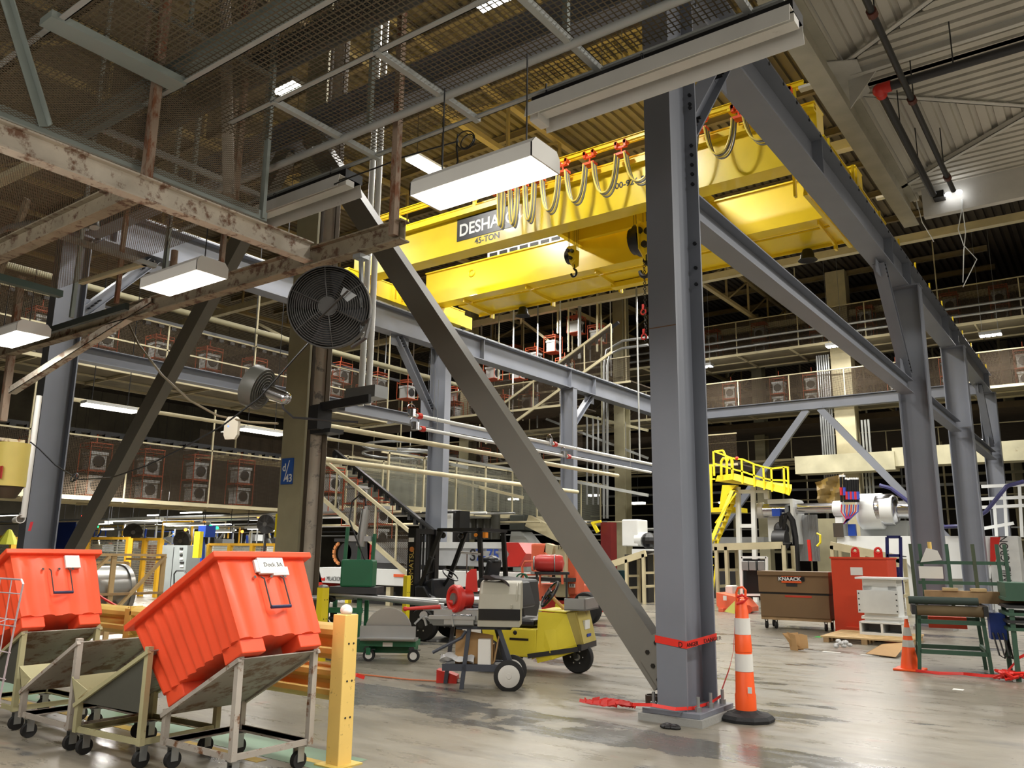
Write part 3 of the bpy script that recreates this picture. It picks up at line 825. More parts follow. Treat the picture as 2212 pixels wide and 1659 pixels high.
def dead_trough(x0, x1, y, z, lb):
    t = thing('unlit_trough_light', lb, 'light fixture', ((x0+x1)/2, y, z)); L = (x1-x0)/2
    put('backing_channel', MB().box(-L, L, -.03, .2, .13, .23), BLACK, t)
    b = MB()
    for s, (ya, za, yb, zb) in enumerate(((-.13, .0, -.1, .14), (-.1, .13, .17, .13), (.17, .13, .2, .0))):
        b.slab([(-L, ya, za), (L, ya, za), (L, yb, zb), (-L, yb, zb)], .006)
    put('reflector', b, OFFW, t)
    put('ballast_cover', MB().box(-L, L, -.02, .09, .06, .125).box(-L, -L+.08, -.05, .12, .0, .1), OFFW, t)
    put('hook', MB().ring((-L*.02, -.1, .17), (1, 0, 0), .025, .004, 10, 4).cyl((-L*.9, .03, .2), (-L*.9, .03, .35), .008, n=5).cyl((L*.7, .03, .2), (L*.7, .03, .35), .008, n=5), DARK, t)
    return t


dead_trough(-3.62, -1.42, 5.2, 5.17, 'long unlit dusty white trough lamp hung in front of the column top')
dead_trough(-7.9, -5.9, 5.2, 5.17, 'long unlit dusty white trough lamp left of the dark brace, behind the rusty post')

# ================================================================ MESH DECK
dk = thing('mesh_deck', 'overhead safety deck of wire mesh on light grey pipes and angles', 'mesh deck', (-4.5, 4.6, 5.5))
def D(nm, mb, m, **k): return put(nm, mb, m, dk, world=True, **k)
D('mesh_panel', MB().panel((-9.2, 2.2, 5.53), (7.7, 0, 0), (0, 3.05, 0)), WIREM)
D('upstand_mesh', MB().panel((-9.2, 5.26, 5.53), (5.7, 0, 0), (0, .02, .02)), WIREM)
D('pipe_rail', MB().cyl((-7.6, 4.8, 5.45), (-1.4, 4.8, 5.45), .035, n=12), LGREY, smooth=True)
for y, x0, x1 in ((5.27, -9.0, -1.5), (4.05, -6.2, -1.8), (3.42, -8.6, -1.8), (2.4, -9, -3)):
    D('edge_angle', MB().angle((x0, y, 5.46), (x1, y, 5.46), .05, .008), LGREY)
for x, y0 in ((-5.57, 4.0), (-4.3, 4.0), (-3.0, 2.4), (-1.75, 2.4), (-7.3, 3.4)):
    D('cross_channel', MB().bar((x, y0, 5.47), (x, 5.3, 5.47), .055, .05), LGREY)
D('wide_channel', MB().box(-6.12, -5.93, 2.3, 3.4, 5.44, 5.5), GGREY)
D('carrier_beam', MB().ibeam((-8.8, 3.42, 5.66), (-1.6, 3.42, 5.66), .1, .16, .012, .01), GGREY)
D('upper_beam', MB().ibeam((-9, 4.6, 6.5), (-1.2, 4.6, 6.5), .16, .26, .015, .012), mat('deck_beam_dark', (74, 76, 76), .6, var=.1))
D('upper_mesh', MB().panel((-9, 3.6, 6.35), (7.8, 0, 0), (0, 1.0, 0)), EXPD)
for x in (-8.2, -6.9, -5.3, -3.1):
    D('hanger_post', MB().bar((x, 4.9, 5.5), (x, 4.9, 7.6), .045, .045), GGREY)

# vertical mesh wall on the rusty beam at the left
wl = thing('mesh_wall', 'tall expanded metal mesh wall framed in grey-green angle at the upper left', 'mesh wall', (-6.3, 3.3, 4.7))
def E(nm, mb, m, **k): return put(nm, mb, m, wl, world=True, **k)
E('mesh_panel', MB().panel((-6.28, 1.6, 4.74), (0, 2.86, 0), (0, 0, 1.5)), EXPM)
E('bottom_angle', MB().bar((-6.3, 1.4, 4.75), (-6.3, 4.56, 4.75), .03, .09), GGREY)
E('top_angle', MB().bar((-6.3, 1.4, 6.22), (-6.3, 4.5, 6.22), .035, .045), GGREY)
E('corner_post', MB().bar((-6.3, 4.51, 4.72), (-6.3, 4.5, 7.4), .07, .035, up=(0, 1, 0)), GGREY)
E('slanted_angle', MB().angle((-6.27, 2.12, 5.65), (-6.27, 2.52, 4.76), .07, .01, up=(1, 0, 0)), GGREY)
E('stay_angle', MB().angle(at(160, 318, 'z', 4.85), at(310, 232, 'z', 5.45), .05, .01), GGREY)
# box cage above the camera: horizontal mesh at the left
one('mesh_floor_panel', MB().panel((-13.2, 1.2, 4.72), (6.9, 0, 0), (0, 3.25, 0)), EXPM, 'brownish expanded metal panel seen from below, behind the rusty beams at the left', 'mesh panel')
for j, (x, z0, z1) in enumerate(((-7.4, 5.0, 7), (-8.1, 4.8, 7.2), (-9.3, 4.8, 7.4), (-10.4, 4.8, 7.4), (-11.6, 4.8, 7.4))):
    one('hanger_post', MB().bar((x, 5.3, z0), (x, 5.3, 15.98), .05, .05), (GGREY, RUSTP)[j % 2], '%s mesh-screened hanger post at the upper left, %s from the corner post' % (('grey-green', 'rusty')[j % 2], ('first', 'second', 'third', 'fourth', 'fifth')[j]), 'hanger post', 'posts hanging behind the mesh')

# ================================================================ RUSTY CONVEYOR SUPPORT FRAME
one('rusty_beam', MB().ibeam((-6.17, .2, 4.5), (-6.17, 5.0, 4.5), .12, .2, .014, .012), RUSTW, 'off-white rust-stained steel beam crossing the upper left toward the picture centre', 'beam')
one('rusty_beam', MB().ibeam((-14, 5.06, 4.47), (-4.93, 5.06, 4.47), .12, .2, .014, .012), RUSTB, 'brown rust-stained cross beam carrying the round fan', 'beam')
one('rusty_beam', MB().ibeam((-13.5, 3.35, 4.62), (-6.3, 3.35, 4.62), .12, .2, .014, .012), RUSTB, 'brown rusty beam passing under the off-white beam at the far left', 'beam')
for (p, q, w, lb) in (((-5.02, 5.0, 4.42), (-5.03, 5.0, 7.6), .065, 'tall rusty square post at the end of the cross beam'),
                      ((-6.2, 3.29, 4.6), (-6.2, 3.29, 7.2), .07, 'rusty post standing on the off-white beam, in front of the mesh'),
                      ((-6.75, 4.5, 4.75), (-6.75, 4.5, 7.4), .055, 'thin rust-brown post seen through the mesh, right of the nearer rusty post'),
                      ((-12.85, 5.1, 3.4), (-12.9, 5.1, 5.6), .09, 'rusty post at the left edge in front of the grey column')):
    one('rusty_post', MB().bar(p, q, w), RUSTP, lb, 'post')
one('rusty_pipe', MB().cyl((-6.55, 4.3, 4.95), (-6.5, 4.0, 7.2), .055, n=12), PEEL, 'thick grey flaking pipe hanging behind the mesh', 'pipe', smooth=True)
one('pipe_drop', MB().cyl((-6.57, 4.32, 4.85), (-6.56, 4.3, 5.2), .065, .05, n=12), RUSTP, 'rust-brown pipe end hanging below the flaking pipe', 'pipe')
one('rusty_stub', MB().cyl((-8.6, 5.0, 4.55), (-8.6, 5.0, 5.05), .04, n=10), RUSTP, 'short rusty hanger pipe clamped to the cross beam beside the lit trough', 'pipe')
one('rusty_diagonal', MB().angle(at(18, 850, 'y', 5.0), at(325, 655, 'y', 5.0), .1, .012, up=(0, 1, 0)), RUSTW, 'pale rusty diagonal brace rising to the cross beam at the left', 'brace')
one('rusty_diagonal', MB().bar(at(-5, 600, 'y', 4.0), at(60, 430, 'y', 4.0), .11, .05, up=(0, 1, 0)), RUSTB, 'weathered diagonal strut at the left edge, left of the rusty post', 'brace')
one('green_channel', MB().bar(at(-30, 592, 'z', 4.25), at(132, 636, 'z', 4.25), .08, .07), mat('dark_green_channel', (54, 70, 62), .5), 'dark green channel end below the lit lamp at the left edge', 'channel')
one('black_channel', MB().bar(at(40, 735, 'y', 4.8), at(275, 662, 'y', 4.8), .05, .08), mat('black_channel_m', (44, 50, 46), .5), 'dark channel lying along the rusty cross beam at the left', 'channel')
one('cream_angle', MB().bar(at(-10, 395, 'z', 5.0), at(120, 335, 'z', 5.0), .1, .06), CREAM, 'cream angle crossing the left edge above the black hose', 'angle')
one('light_channel', MB().bar(at(85, 495, 'z', 4.75), at(335, 575, 'z', 4.75), .07, .05), LGREY, 'light grey channel under the brown mesh at the left', 'channel')
one('light_channel', MB().bar(at(175, 610, 'z', 4.75), at(315, 568, 'z', 4.75), .06, .05), CREAM, 'cream channel running up to the light grey one below the mesh', 'channel')
t = thing('wrapped_hose', 'bundle of grey hose taped black, hanging at the left edge', 'hose', tuple(at(100, 480, 'y', 3.6)))
for pts, r, m in (([(-10, 505), (20, 490), (60, 482), (110, 482), (160, 486), (200, 490)], .03, GALV), ([(-10, 500), (40, 496), (100, 489)], .012, RUSTP)):
    put('hose', MB().tube([at(a, c, 'y', 3.6) for a, c in pts], r, 8), m, t, world=True, smooth=True)
b = MB()
for a in ((107, 481), (150, 484)): p = at(*a, 'y', 3.6); b.cyl(p-V((.04, 0, 0)), p+V((.04, 0, 0)), .038, n=10)
put('tape_band', b, BLACK, t, world=True)
put('pipe_end', MB().cyl(at(204, 492, 'y', 3.6), at(203, 452, 'y', 3.6), .045, n=12), GALV, t, world=True, smooth=True)

# ================================================================ FANS, ROUTER, CABLES
def cage_fan(name, label, c, axis, R, m, cat='fan', tilt=None):
    t = thing(name, label, cat, tuple(c)); ax = V(axis).normalized()
    b = MB()
    for k in range(14): b.ring(ax*(.09-.05*(k/13)**2), ax, R*(.27+.73*k/13), .0042, 40, 5)
    o, d, a, u, L = b.frame((0, 0, 0), ax)
    for k in range(6):
        an = k*math.pi/3+.4; v = a*math.cos(an)+u*math.sin(an)
        b.tube([ax*.1+v*R*.2, ax*.09+v*R*.6, ax*.04+v*R], .005, 5)
    put('front_guard', b, m, t)
    b = MB()
    for k in range(7): b.ring(-ax*(.16-.05*(k/6)**2), ax, R*(.2+.8*k/6), .004, 36, 4)
    put('rear_guard', b, m, t)
    put('shroud', MB().lathe(-ax*.12, ax, [(R, 0), (R*1.02, .02), (R*1.02, .17), (R*.99, .17), (R*.99, .02), (R, 0)], 40), m, t, smooth=True)
    put('hub', MB().cyl(-ax*.14, ax*.1, R*.26, R*.24, n=24), m, t, smooth=True)
    for k in range(4):
        an = k*math.pi/2+.2; pts = []
        for da, r0, tw in ((-.3, .25, -.03), (-.24, .93, -.05), (.24, .93, .04), (.3, .25, .03)):
            v = a*math.cos(an+da)+u*math.sin(an+da); pts.append(v*R*r0+ax*tw)
        put('blade', MB().slab(pts, .005), DARK, t)
    return t, a, u, ax


FANB = mat('fan_black', (50, 47, 43), .5, var=.1)
fc = at(712, 664, 'y', 4.75)
ft, fa_, fu_, fax = cage_fan('cage_fan', 'big round black cage fan hanging from the rusty cross beam', fc, (.62, -.75, -.18), .365, FANB)
put('drop_pipe', MB().cyl(at(782, 720, 'y', 5.0), at(780, 548, 'y', 5.0), .022, n=8).box(*(lambda p: (p.x-.05, p.x+.05, p.y-.06, p.y+.06, p.z-.02, p.z+.02))(at(780, 556, 'y', 5.02))), GALV, ft, world=True)
put('yoke', MB().tube([at(782, 700, 'y', 4.9), at(800, 690, 'y', 4.85), at(790, 730, 'y', 4.8), at(760, 750, 'y', 4.78)], .018, 6), FANB, ft, world=True)
put('bracket_plate', MB().slab([at(742, 620, 'y', 4.66), at(770, 638, 'y', 4.66), at(750, 652, 'y', 4.66), at(735, 636, 'y', 4.66)], .006), GALV, ft, world=True)
put('strut', MB().bar(at(688, 690, 'y', 4.64), at(752, 628, 'y', 4.64), .02, .006), FANB, ft, world=True)
c = at(550, 835, 'y', 6.1)
t, *_ = cage_fan('wall_fan', 'smaller wall fan seen edge-on left of the tan column', c, (-.84, -.42, .35), .26, mat('fan_clear', (90, 90, 84), .4))
put('motor', MB().cyl((.12, .06, -.05), (.36, .18, -.15), .085, n=14).ball((.36, .18, -.15), .085), CHROME, t, smooth=True)
put('mount_arm', MB().tube([(.3, .15, -.12), (.33, .2, -.28), (.4, .3, -.38), (.9, .9, -.4)], .015, 6), DARK, t)
one('sagging_cable', MB().tube([at(a, c_, 'y', 5.6) for a, c_ in ((278, 700), (300, 745), (350, 810), (410, 865), (470, 898), (540, 912), (600, 915))], .014, 6), mat('cable_beige', (112, 100, 76), .6), 'brown sagging cable from the rusty beam to the tan column', 'cable', smooth=True)
one('long_thin_cable', MB().tube([at(a, c_, 'y', 4.95) for a, c_ in ((700, 705), (640, 770), (560, 860), (480, 920), (400, 965), (320, 1005), (240, 1032), (170, 1036), (120, 1005), (85, 970), (66, 955))], .009, 5), BLACK, 'thin black cord strung from the round fan down to the white pipe', 'cable', smooth=True)
t = thing('cable_loop', 'small coil of black cord tied near the far left column', 'cable', tuple(at(158, 1033, 'y', 4.9)))
put('coil', MB().ring((0, 0, 0), (0, -1, .3), .05, .008, 20, 5).ring((.01, .01, .01), (.2, -1, .4), .055, .007, 20, 5), BLACK, t)
t = thing('wireless_router', 'small cream wireless access box with two stub aerials', 'access point', tuple(at(501, 925, 'y', 5.6)))
put('case', MB().slab([(-.07, 0, -.13), (.06, .03, -.13), (.095, .04, -.08), (.095, .04, .09), (.06, .03, .13), (-.04, 0, .13), (-.09, -.01, .07), (-.09, -.01, -.08)], .04), mat('router_cream', (206, 200, 182), .5), t)
put('indicator_lamp', MB().cyl((-.02, -.04, .02), (-.02, -.03, .02), .008, n=8), glow('blue_led', (80, 120, 255), 4), t)
for a in (((-.07, 0, .03), (-.16, 0, -.04)), ((-.07, 0, -.02), (-.2, 0, -.03))): put('aerial', MB().cyl(*a, .008, n=6), WHITE, t)

# ================================================================ TAN BUILDING COLUMNS
t = thing('building_column', 'tan building column with blue d/43 sign and flaking pipe', 'column', (-11.35, 9.25, 0))
put('shaft', MB().box(-.38, .1, 0, .3, 0, 15.9), TAN, t)
put('flange', MB().box(-.43, .16, -.03, 0, 0, 15.9), TAN, t)
put('pipe_guard', MB().box(.22, .24, -.03, .06, 0, 15.9).box(.61, .64, -.03, .06, 0, 15.9), BROWN, t)
put('pipe', MB().cyl((.43, .06, 0), (.43, .06, 15.9), .14, n=18), PEEL, t, smooth=True)
for x in (.95, 1.13): put('conduit', MB().cyl((x, .5, 4.1), (x, .5, 15.9), .055, n=10), WHITE, t, smooth=True)
sg = put('sign', MB().box(-.36, -.07, -.06, -.03, 2.75, 3.2), mat('sign_blue', (40, 84, 160), .5), t)
o = t.location
text('d', .13, WHITE, sg, o+V((-.33, -.063, 2.98)), (1, 0, 0), (0, 0, 1), bold=.003)
text('43', .13, WHITE, sg, o+V((-.24, -.063, 2.79)), (1, 0, 0), (0, 0, 1), bold=.003)
put('stroke', MB().slab([(-.28, -.063, 2.8), (-.26, -.063, 2.8), (-.14, -.063, 3.16), (-.16, -.063, 3.16)], .002), WHITE, sg)
put('arm_bracket', MB().box(.5, 1.0, -.2, .1, 3.95, 4.05).box(.5, 1.0, -.2, .1, 3.55, 3.62).box(.62, .85, -.35, -.05, 3.6, 4.0), DARK, t)
put('swing_arm', MB().bar((.8, -.25, 3.98), (1.9, -.2, 4.02), .06, .14), DARK, t)
put('junction_box', MB().box(1.1, 1.8, 0, .3, 4.1, 4.3), GALV, t)
put('yellow_tag', MB().box(-.444, -.42, -.05, .04, 1.85, 2.25), YEL2, t)
t = thing('building_column', 'tan building column far back with conduits beside the high bay light', 'column', (-10.6, 41.5, 0))
put('shaft', MB().box(-.1, .85, 0, .8, 0, 15.9), CREAM, t)
for i in range(6): put('conduit', MB().cyl((-.75+.11*i, -.05, 5), (-.75+.11*i, -.05, 11.6), .045, n=8), GALV, t)
put('rack', MB().box(-1, -.05, -.02, .05, 9.2, 9.3).box(-1, -.05, -.02, .05, 6, 6.1), DARK, t)
for x in (1.1, 1.25, 1.4): put('pipe', MB().cyl((x, .2, 3), (x, .2, 8.2), .05, n=8), LGREY, t)
for x, y, lb in ((-20.6, 38, 'between the orange lift and the front column'), (-16.3, 47, 'dark, just left of the front column'), (-27, 33, 'behind the left runway near the mesh walkway'), (-4.9, 62, 'far back at the right')):
    one('building_column', MB().ibeam((x, y, 0), (x, y, 15.9), .6, .7, .05, .04, up=(0, 1, 0)), TAN, 'tan building column '+lb, 'column')

# ================================================================ CONVEYOR WALKWAYS WITH TUBS
def tub_carrier(kind=2):
    """orange wire carrier holding grey white tubs with a round dark opening"""
    t = thing('tub_carrier', 'x', 'conveyor carrier', (0, 0, 0), 0)
    h = .8*kind; b = MB()
    for x in (-.36, .36):
        for y in (-.36, .36): b.bar((x, y, 0), (x, y, h+.12), .025)
    for z in [0]+[.8*i+.78 for i in range(kind)]:
        for q in (-.36, .36): b.bar((-.36, q, z), (.36, q, z), .025).bar((q, -.36, z), (q, .36, z), .025)
    b.box(-.36, .36, -.36, .36, h+.1, h+.12)
    for k in range(kind): b.box(-.36, .36, -.36, .36, .8*k, .8*k+.02)
    b.bar((0, 0, h+.12), (0, 0, h+.45), .03)
    put('wire_frame', b, ORC, t)
    return t


def tub_mesh():
    b = MB()
    b.box(-.26, .26, -.26, .26, 0, .54).box(-.3, .3, -.3, .3, .5, .6)
    return b


TUB = {}
def add_tub(parent, z, face):
    """face: -y or +x side shows the round opening"""
    if 'body' not in TUB:
        TUB['body'] = put('tub', tub_mesh(), TUBW, parent)
        ax = {'x': V((1, 0, 0)), 'y': V((0, -1, 0))}[face]
        TUB['port'] = put('port', MB().cyl(ax*.255+V((0, 0, .28)), ax*.275+V((0, 0, .28)), .17, n=18), BLACK, TUB['body'])
        TUB['rim'] = put('port_rim', MB().ring(ax*.27+V((0, 0, .28)), ax, .18, .02, 20, 5), DARK, TUB['body'])
        TUB['body'].location = (0, 0, z); return
    c = TUB['body'].copy(); COL.objects.link(c); c.parent = parent; c.location = (0, 0, z)
    for k in ('port', 'rim'):
        q = TUB[k].copy(); COL.objects.link(q); q.parent = c


protos = {}
def carriers(spots, kind, face, text_, group, sc=1):
    global TUB
    key = (kind, face)
    for i, p in enumerate(spots):
        lb = text_ % ORD[i]
        if key not in protos:
            TUB = {}
            t = tub_carrier(kind)
            for k in range(kind): add_tub(t, .8*k+.04, face)
            protos[key] = t; t.location = p
        else: t = copy_tree(protos[key], p)
        t['label'] = lb; t['group'] = group; t.scale = (sc,)*3


def walkway(axis, fixed, a0, a1, z, w, label, rails=(1.2,), side=1, mesh=True, post=2.4, hang=None, deckm=None):
    """catwalk along an axis: deck, edge rails, mesh side with posts"""
    t = thing('conveyor_walkway', label, 'walkway', (fixed, (a0+a1)/2, z) if axis == 'y' else ((a0+a1)/2, fixed, z))
    L = (a1-a0)/2
    def pt(a, o, zz): return V((o, a, zz)) if axis == 'y' else V((a, o, zz))
    def bx(al, ah, ol, oh, zl, zh):
        return MB().box(ol, oh, al, ah, zl, zh) if axis == 'y' else MB().box(al, ah, ol, oh, zl, zh)
    s = side
    put('deck', bx(-L, L, min(0, -s*w), max(0, -s*w), 0, .06), deckm or PAN, t)
    b = MB(); b.bar(pt(-L, 0, -.02), pt(L, 0, -.02), .08, .12).bar(pt(-L, -s*w, -.02), pt(L, -s*w, -.02), .08, .12)
    b.bar(pt(-L, -s*w*.5, -.05), pt(L, -s*w*.5, -.05), .05, .06)
    put('edge_beam', b, CREAM, t)
    b = MB(); n = max(2, int(2*L/2.6))
    for i in range(n+1): a = -L+2*L*i/n; b.bar(pt(a, 0, -.06), pt(a, -s*w, -.06), .06, .09)
    put('cross_member', b, CREAM, t)
    top = max(rails)
    b = MB()
    for r in rails: b.bar(pt(-L, 0, r), pt(L, 0, r), .05)
    n = max(2, int(2*L/post))
    for i in range(n+1):
        a = -L+2*L*i/n; b.bar(pt(a, 0, 0), pt(a, 0, top+(hang or 0)*(i % 2)), .05)
    put('railing', b, CREAM, t)
    if mesh:
        put('mesh_side', MB().panel(pt(-L, s*.02, .05), pt(2*L, 0, 0), V((0, 0, top-.05))), FENCE, t)
        put('mesh_side', MB().panel(pt(-L, -s*w, .05), pt(2*L, 0, 0), V((0, 0, top-.05))), FENCE, t)
    return t


walkway('y', -26, 8, 20.4, 3.2, 3.0, 'lower left conveyor walkway caged in brown mesh with cream frame', rails=(1.92,), post=2.6, hang=1.5)
walkway('y', -26, 8, 26, 7.4, 3.0, 'upper left conveyor walkway above the grey tie beam', rails=(1.0, 1.9), post=3.2, hang=3)
walkway('y', -29.2, 20.5, 40, 5.6, 2.6, 'middle conveyor walkway beyond the tan column on the left', rails=(1.2,), post=3, hang=3)
carriers([(-27.3, 10.0+1.9*i, 3.35) for i in range(6)], 2, 'x', 'grey-white tub pair in orange carrier on the lower left conveyor, %s from the left', 'tubs on the lower left conveyor')
carriers([(-27.3, 9.5+2.05*i, 7.55) for i in range(9)], 2, 'x', 'grey-white tub pair in orange carrier on the upper left conveyor, %s from the left', 'tubs on the upper left conveyor', .95)
TR = MB().bar((-27.3, 6, 9.75), (-27.3, 28, 9.75), .12, .12)
for i in range(40): TR.box(-27.4, -27.2, 7+i*.5, 7.2+i*.5, 9.5, 9.7)
one('chain_track', TR, BLACK, 'black overhead chain track over the upper left conveyor', 'conveyor track')
TR = MB().bar((-27.3, 6, 5.45), (-27.3, 22, 5.45), .12, .12)
for i in range(30): TR.box(-27.4, -27.2, 7+i*.5, 7.2+i*.5, 5.2, 5.42)
one('chain_track', TR, BLACK, 'black overhead chain track over the lower left conveyor', 'conveyor track')
one('steam_pipe', MB().cyl((-25.5, 6, 9.75), (-25.5, 34, 9.75), .1, n=14), TAN, 'fat cream pipe running level over the upper left conveyor', 'pipe', smooth=True)
# climbing incline at the centre, tubs stacked diagonally
INC = [at(760, 905-0, 'y', 30), at(805, 890, 'y', 30)]
spots = [at(x, y, 'y', 34) for x, y in ((1120, 800), (1155, 768), (1195, 742), (1220, 790), (1245, 700), (1290, 720))]
carriers([tuple(p-V((0, 0, .5))) for p in spots], 1, 'x', 'grey-white tub in orange carrier climbing the central incline, %s from the bottom', 'tubs climbing the central incline', .95)
spots = [at(x, y, 'y', 33) for x, y in ((985, 885), (1035, 850), (1065, 800))]
carriers([tuple(p-V((0, 0, .5))) for p in spots], 2, 'x', 'grey-white tub pair behind the left tie beam near the second column, %s from the left', 'tubs behind the left tie beam')
def ramp(pa, pb, y0, w, label):
    t = thing('conveyor_ramp', label, 'conveyor ramp', tuple(pa)); q = pb-pa
    put('guide_rail', MB().bar((0, 0, 0), q, .08, .1), CREAM, t)
    put('guide_rail', MB().bar((0, 0, -1.3), q+V((0, 0, -1.3)), .08, .12), CREAM, t)
    n = 5; b = MB()
    for i in range(n+1): c = q*(i/n); b.bar(c+V((0, 0, -1.3)), c, .05)
    put('post', b, CREAM, t)
    b = MB(); b.panel((0, .05, -1.25), q, (0, 0, 1.25)); put('mesh_side', b, FENCE, t)
    b = MB().bar((0, .7, .25), q+V((0, .7, .25)), .14, .1)
    for i in range(18): c = q*(i/18)+V((0, .7, .1)); b.box(c.x-.06, c.x+.06, c.y-.06, c.y+.06, c.z-.1, c.z+.12)
    put('chain_track', b, BLACK, t)
    return t


ramp(at(1050, 900, 'y', 31), at(1320, 700, 'y', 31), 31, 2, 'mesh-sided conveyor ramp climbing rightward behind the left runway')
ramp(at(690, 985, 'y', 19), at(905, 1165, 'y', 19), 19, 2, 'mesh-sided conveyor ramp descending behind the tan column to the forklift')
spots = [at(x, y, 'y', 21) for x, y in ((770, 1100), (815, 1145), (712, 1075))]
carriers([tuple(p-V((0, 0, .6))) for p in spots], 2, 'x', 'grey-white tub pair on the descending ramp behind the tan column, %s in line', 'tubs on the descending ramp')
spots = [at(x, y, 'x', -27.3) for x, y in ((735, 815), (815, 835), (880, 850), (1110, 770))]
carriers([tuple(p-V((0, 0, .3))) for p in spots], 1, 'x', 'single tub in orange carrier right of the fan, %s from the tan column', 'tubs right of the tan column')

# far walkways across the back of the right side
walkway('x', 40.2, -34, 4, 11.9, 3.2, 'upper far walkway crossing behind the right runway with two bright pipes', rails=(1.75,), side=-1, post=3.1, hang=2.5)
walkway('x', 41, -34, 6, 9.1, 2.8, 'lower far walkway crossing behind the grey portal beam', rails=(1.6,), side=-1, post=2.6, hang=0)
walkway('x', 46, -44, 8, 7.0, 2.5, 'dim far walkway below the grey portal beam', rails=(1.2,), side=-1, mesh=False)
carriers([(x, 41.6, 12.05) for x in (-18.5, -16.8, -14.2, -11.2, -8.9, -5.2, -3.2, -.9)], 2, 'y', 'tub pair in orange carrier on the upper far walkway, %s from the front column', 'tubs on the upper far walkway')
carriers([(x, 42.3, 9.2) for x in (-18.6, -16.2, -13.6, -11.9, -7.9, -5.6, -2.6)], 2, 'y', 'tub pair in orange carrier on the lower far walkway, %s from the front column', 'tubs on the lower far walkway')
for z, lb in ((12.55, 'upper'), (12.15, 'lower')):
    one('bright_pipe', MB().cyl((-30, 39.7, z), (5, 39.7, z), .06, n=10), GALV, '%s of the two bright galvanised pipes along the upper far walkway' % lb, 'pipe', smooth=True)
one('air_duct', MB().box(-12.4, -7.9, 40.3, 41.3, 5.6, 6.45).box(-8.0, 7, 40.4, 41.4, 5.75, 6.6), DUCT, 'big cream rectangular air duct behind the press', 'air duct')
one('dark_soffit', MB().box(-34, 6, 44, 60, 8.6, 8.9), BROWN, 'dark brown ceiling pan far behind the walkways', 'ceiling pan')
# curved conduit pair
for dz in (0, .35):
    pts = [at(1400, 745-0, 'y', 33)+V((0, 0, dz)), at(1345, 752, 'y', 33)+V((0, 0, dz)), at(1318, 765, 'y', 33)+V((-dz*.5, 0, dz*.6)), at(1312, 790, 'y', 33)+V((-dz*.5, 0, 0)), at(1312, 1120, 'y', 33)+V((-dz*.5, 0, 0))]
    one('bent_conduit', MB().tube(pts, .06, 8), GALV, '%s bent metal conduit beside the front column, behind the left runway' % ('inner' if dz == 0 else 'outer'), 'conduit', smooth=True)
for i, x in enumerate((1268, 1281, 1292, 1303)):
    one('vertical_conduit', MB().cyl(at(x, 900, 'y', 34), at(x, 1090, 'y', 34), .05, n=8), GALV, 'vertical metal conduit right of the third left column, %s from the left' % ORD[i], 'conduit', 'conduits right of the third left column', smooth=True)
for i, (x, y0, y1) in enumerate(((1040, 672, 760), (1125, 665, 700), (1205, 650, 720), (1228, 645, 760), (1252, 640, 775), (1290, 655, 760))):
    one('hanger_pipe', MB().cyl(at(x, y0-60, 'y', 33), at(x, y1, 'y', 33), .05 if i != 4 else .09, n=8), (CREAM, GALV)[i in (0, 4)], 'thin pipe hanging below the far girder, %s from the left' % ORD[i], 'pipe', 'hanger pipes below the crane', smooth=True)

# process pipes and rails slung under the left runway
for i, (z, x, y0, y1, r, lb) in enumerate(((4.62, -12.4, 13.3, 25, .045, 'upper long white pipe with red fittings crossing behind the grey brace'), (4.3, -12.2, 13.2, 24.4, .04, 'lower long white pipe with red fittings crossing behind the grey brace'),
                                           (4.2, -13.2, 11.5, 24, .06, 'cream pipe running from the tan column past the second column'), (5.05, -19.5, 8.9, 20, .05, 'cream pipe just below the left tie beam'), (3.9, -16, 13.8, 26, .07, 'grey cable tray pipe under the white pipes'))):
    t = thing('process_pipe', lb, 'pipe', (x, y0, z))
    put('pipe_run', MB().cyl((0, 0, 0), (0, y1-y0, 0), r, n=10), WHITE if i < 2 else CREAM, t, smooth=True)
    if i < 2:
        for q in (.05, 5.6 if i == 0 else 6.1):
            put('fitting', MB().cyl((0, q, 0), (0, q+.12, 0), r*1.6, n=10), RED, t, label='red fitting')
            put('valve', MB().cyl((0, q-.18, -.05), (0, q-.18, .12), .09, n=12).ring((0, q-.2, .1), (1, 0, 0), .14, .012, 14, 4), CHROME, t)
        b = MB()
        for q in (.6, 3.5, 6.6, 9.8): b.cyl((0, q, .03), (0, q, 1.2), .008, n=4)
        put('hanger_rod', b, GALV, t)
# translucent mesh enclosure behind the lower centre
t = thing('mesh_enclosure', 'grey mesh conveyor cage with rail rings behind the forklift mast', 'mesh enclosure', (-22, 25, 3.4))
ENC = mesh_mat('enclosure_mesh', (120, 120, 108), .05, .05, .3, True)
for o, u in (((-24.5, 22, 3.3), (0, 17, 0)), ((-22.2, 22.5, 3.3), (0, 16, 0))): put('mesh_panel', MB().panel(o, u, (0, 0, 2.0)), ENC, t, world=True)
b = MB()
for x in (-24.5, -22.2):
    for i in range(9): b.bar((x, 22.4+i*2, 3.2), (x, 22.4+i*2, 5.4), .07)
    b.bar((x, 22, 5.35), (x, 39, 5.35), .07).bar((x, 22, 3.3), (x, 39, 3.3), .12, .2)
put('frame', b, CREAM, t, world=True)
put('deck', MB().box(-24.5, -22.2, 22, 39, 3.15, 3.25), LGREY, t, world=True)
b = MB()
for z in (5.6, 5.9): b.ring((-23.4, 24.5, z), (0, 0, 1), 1.7, .05, 30, 5)
put('turn_ring', b, GALV, t, world=True)

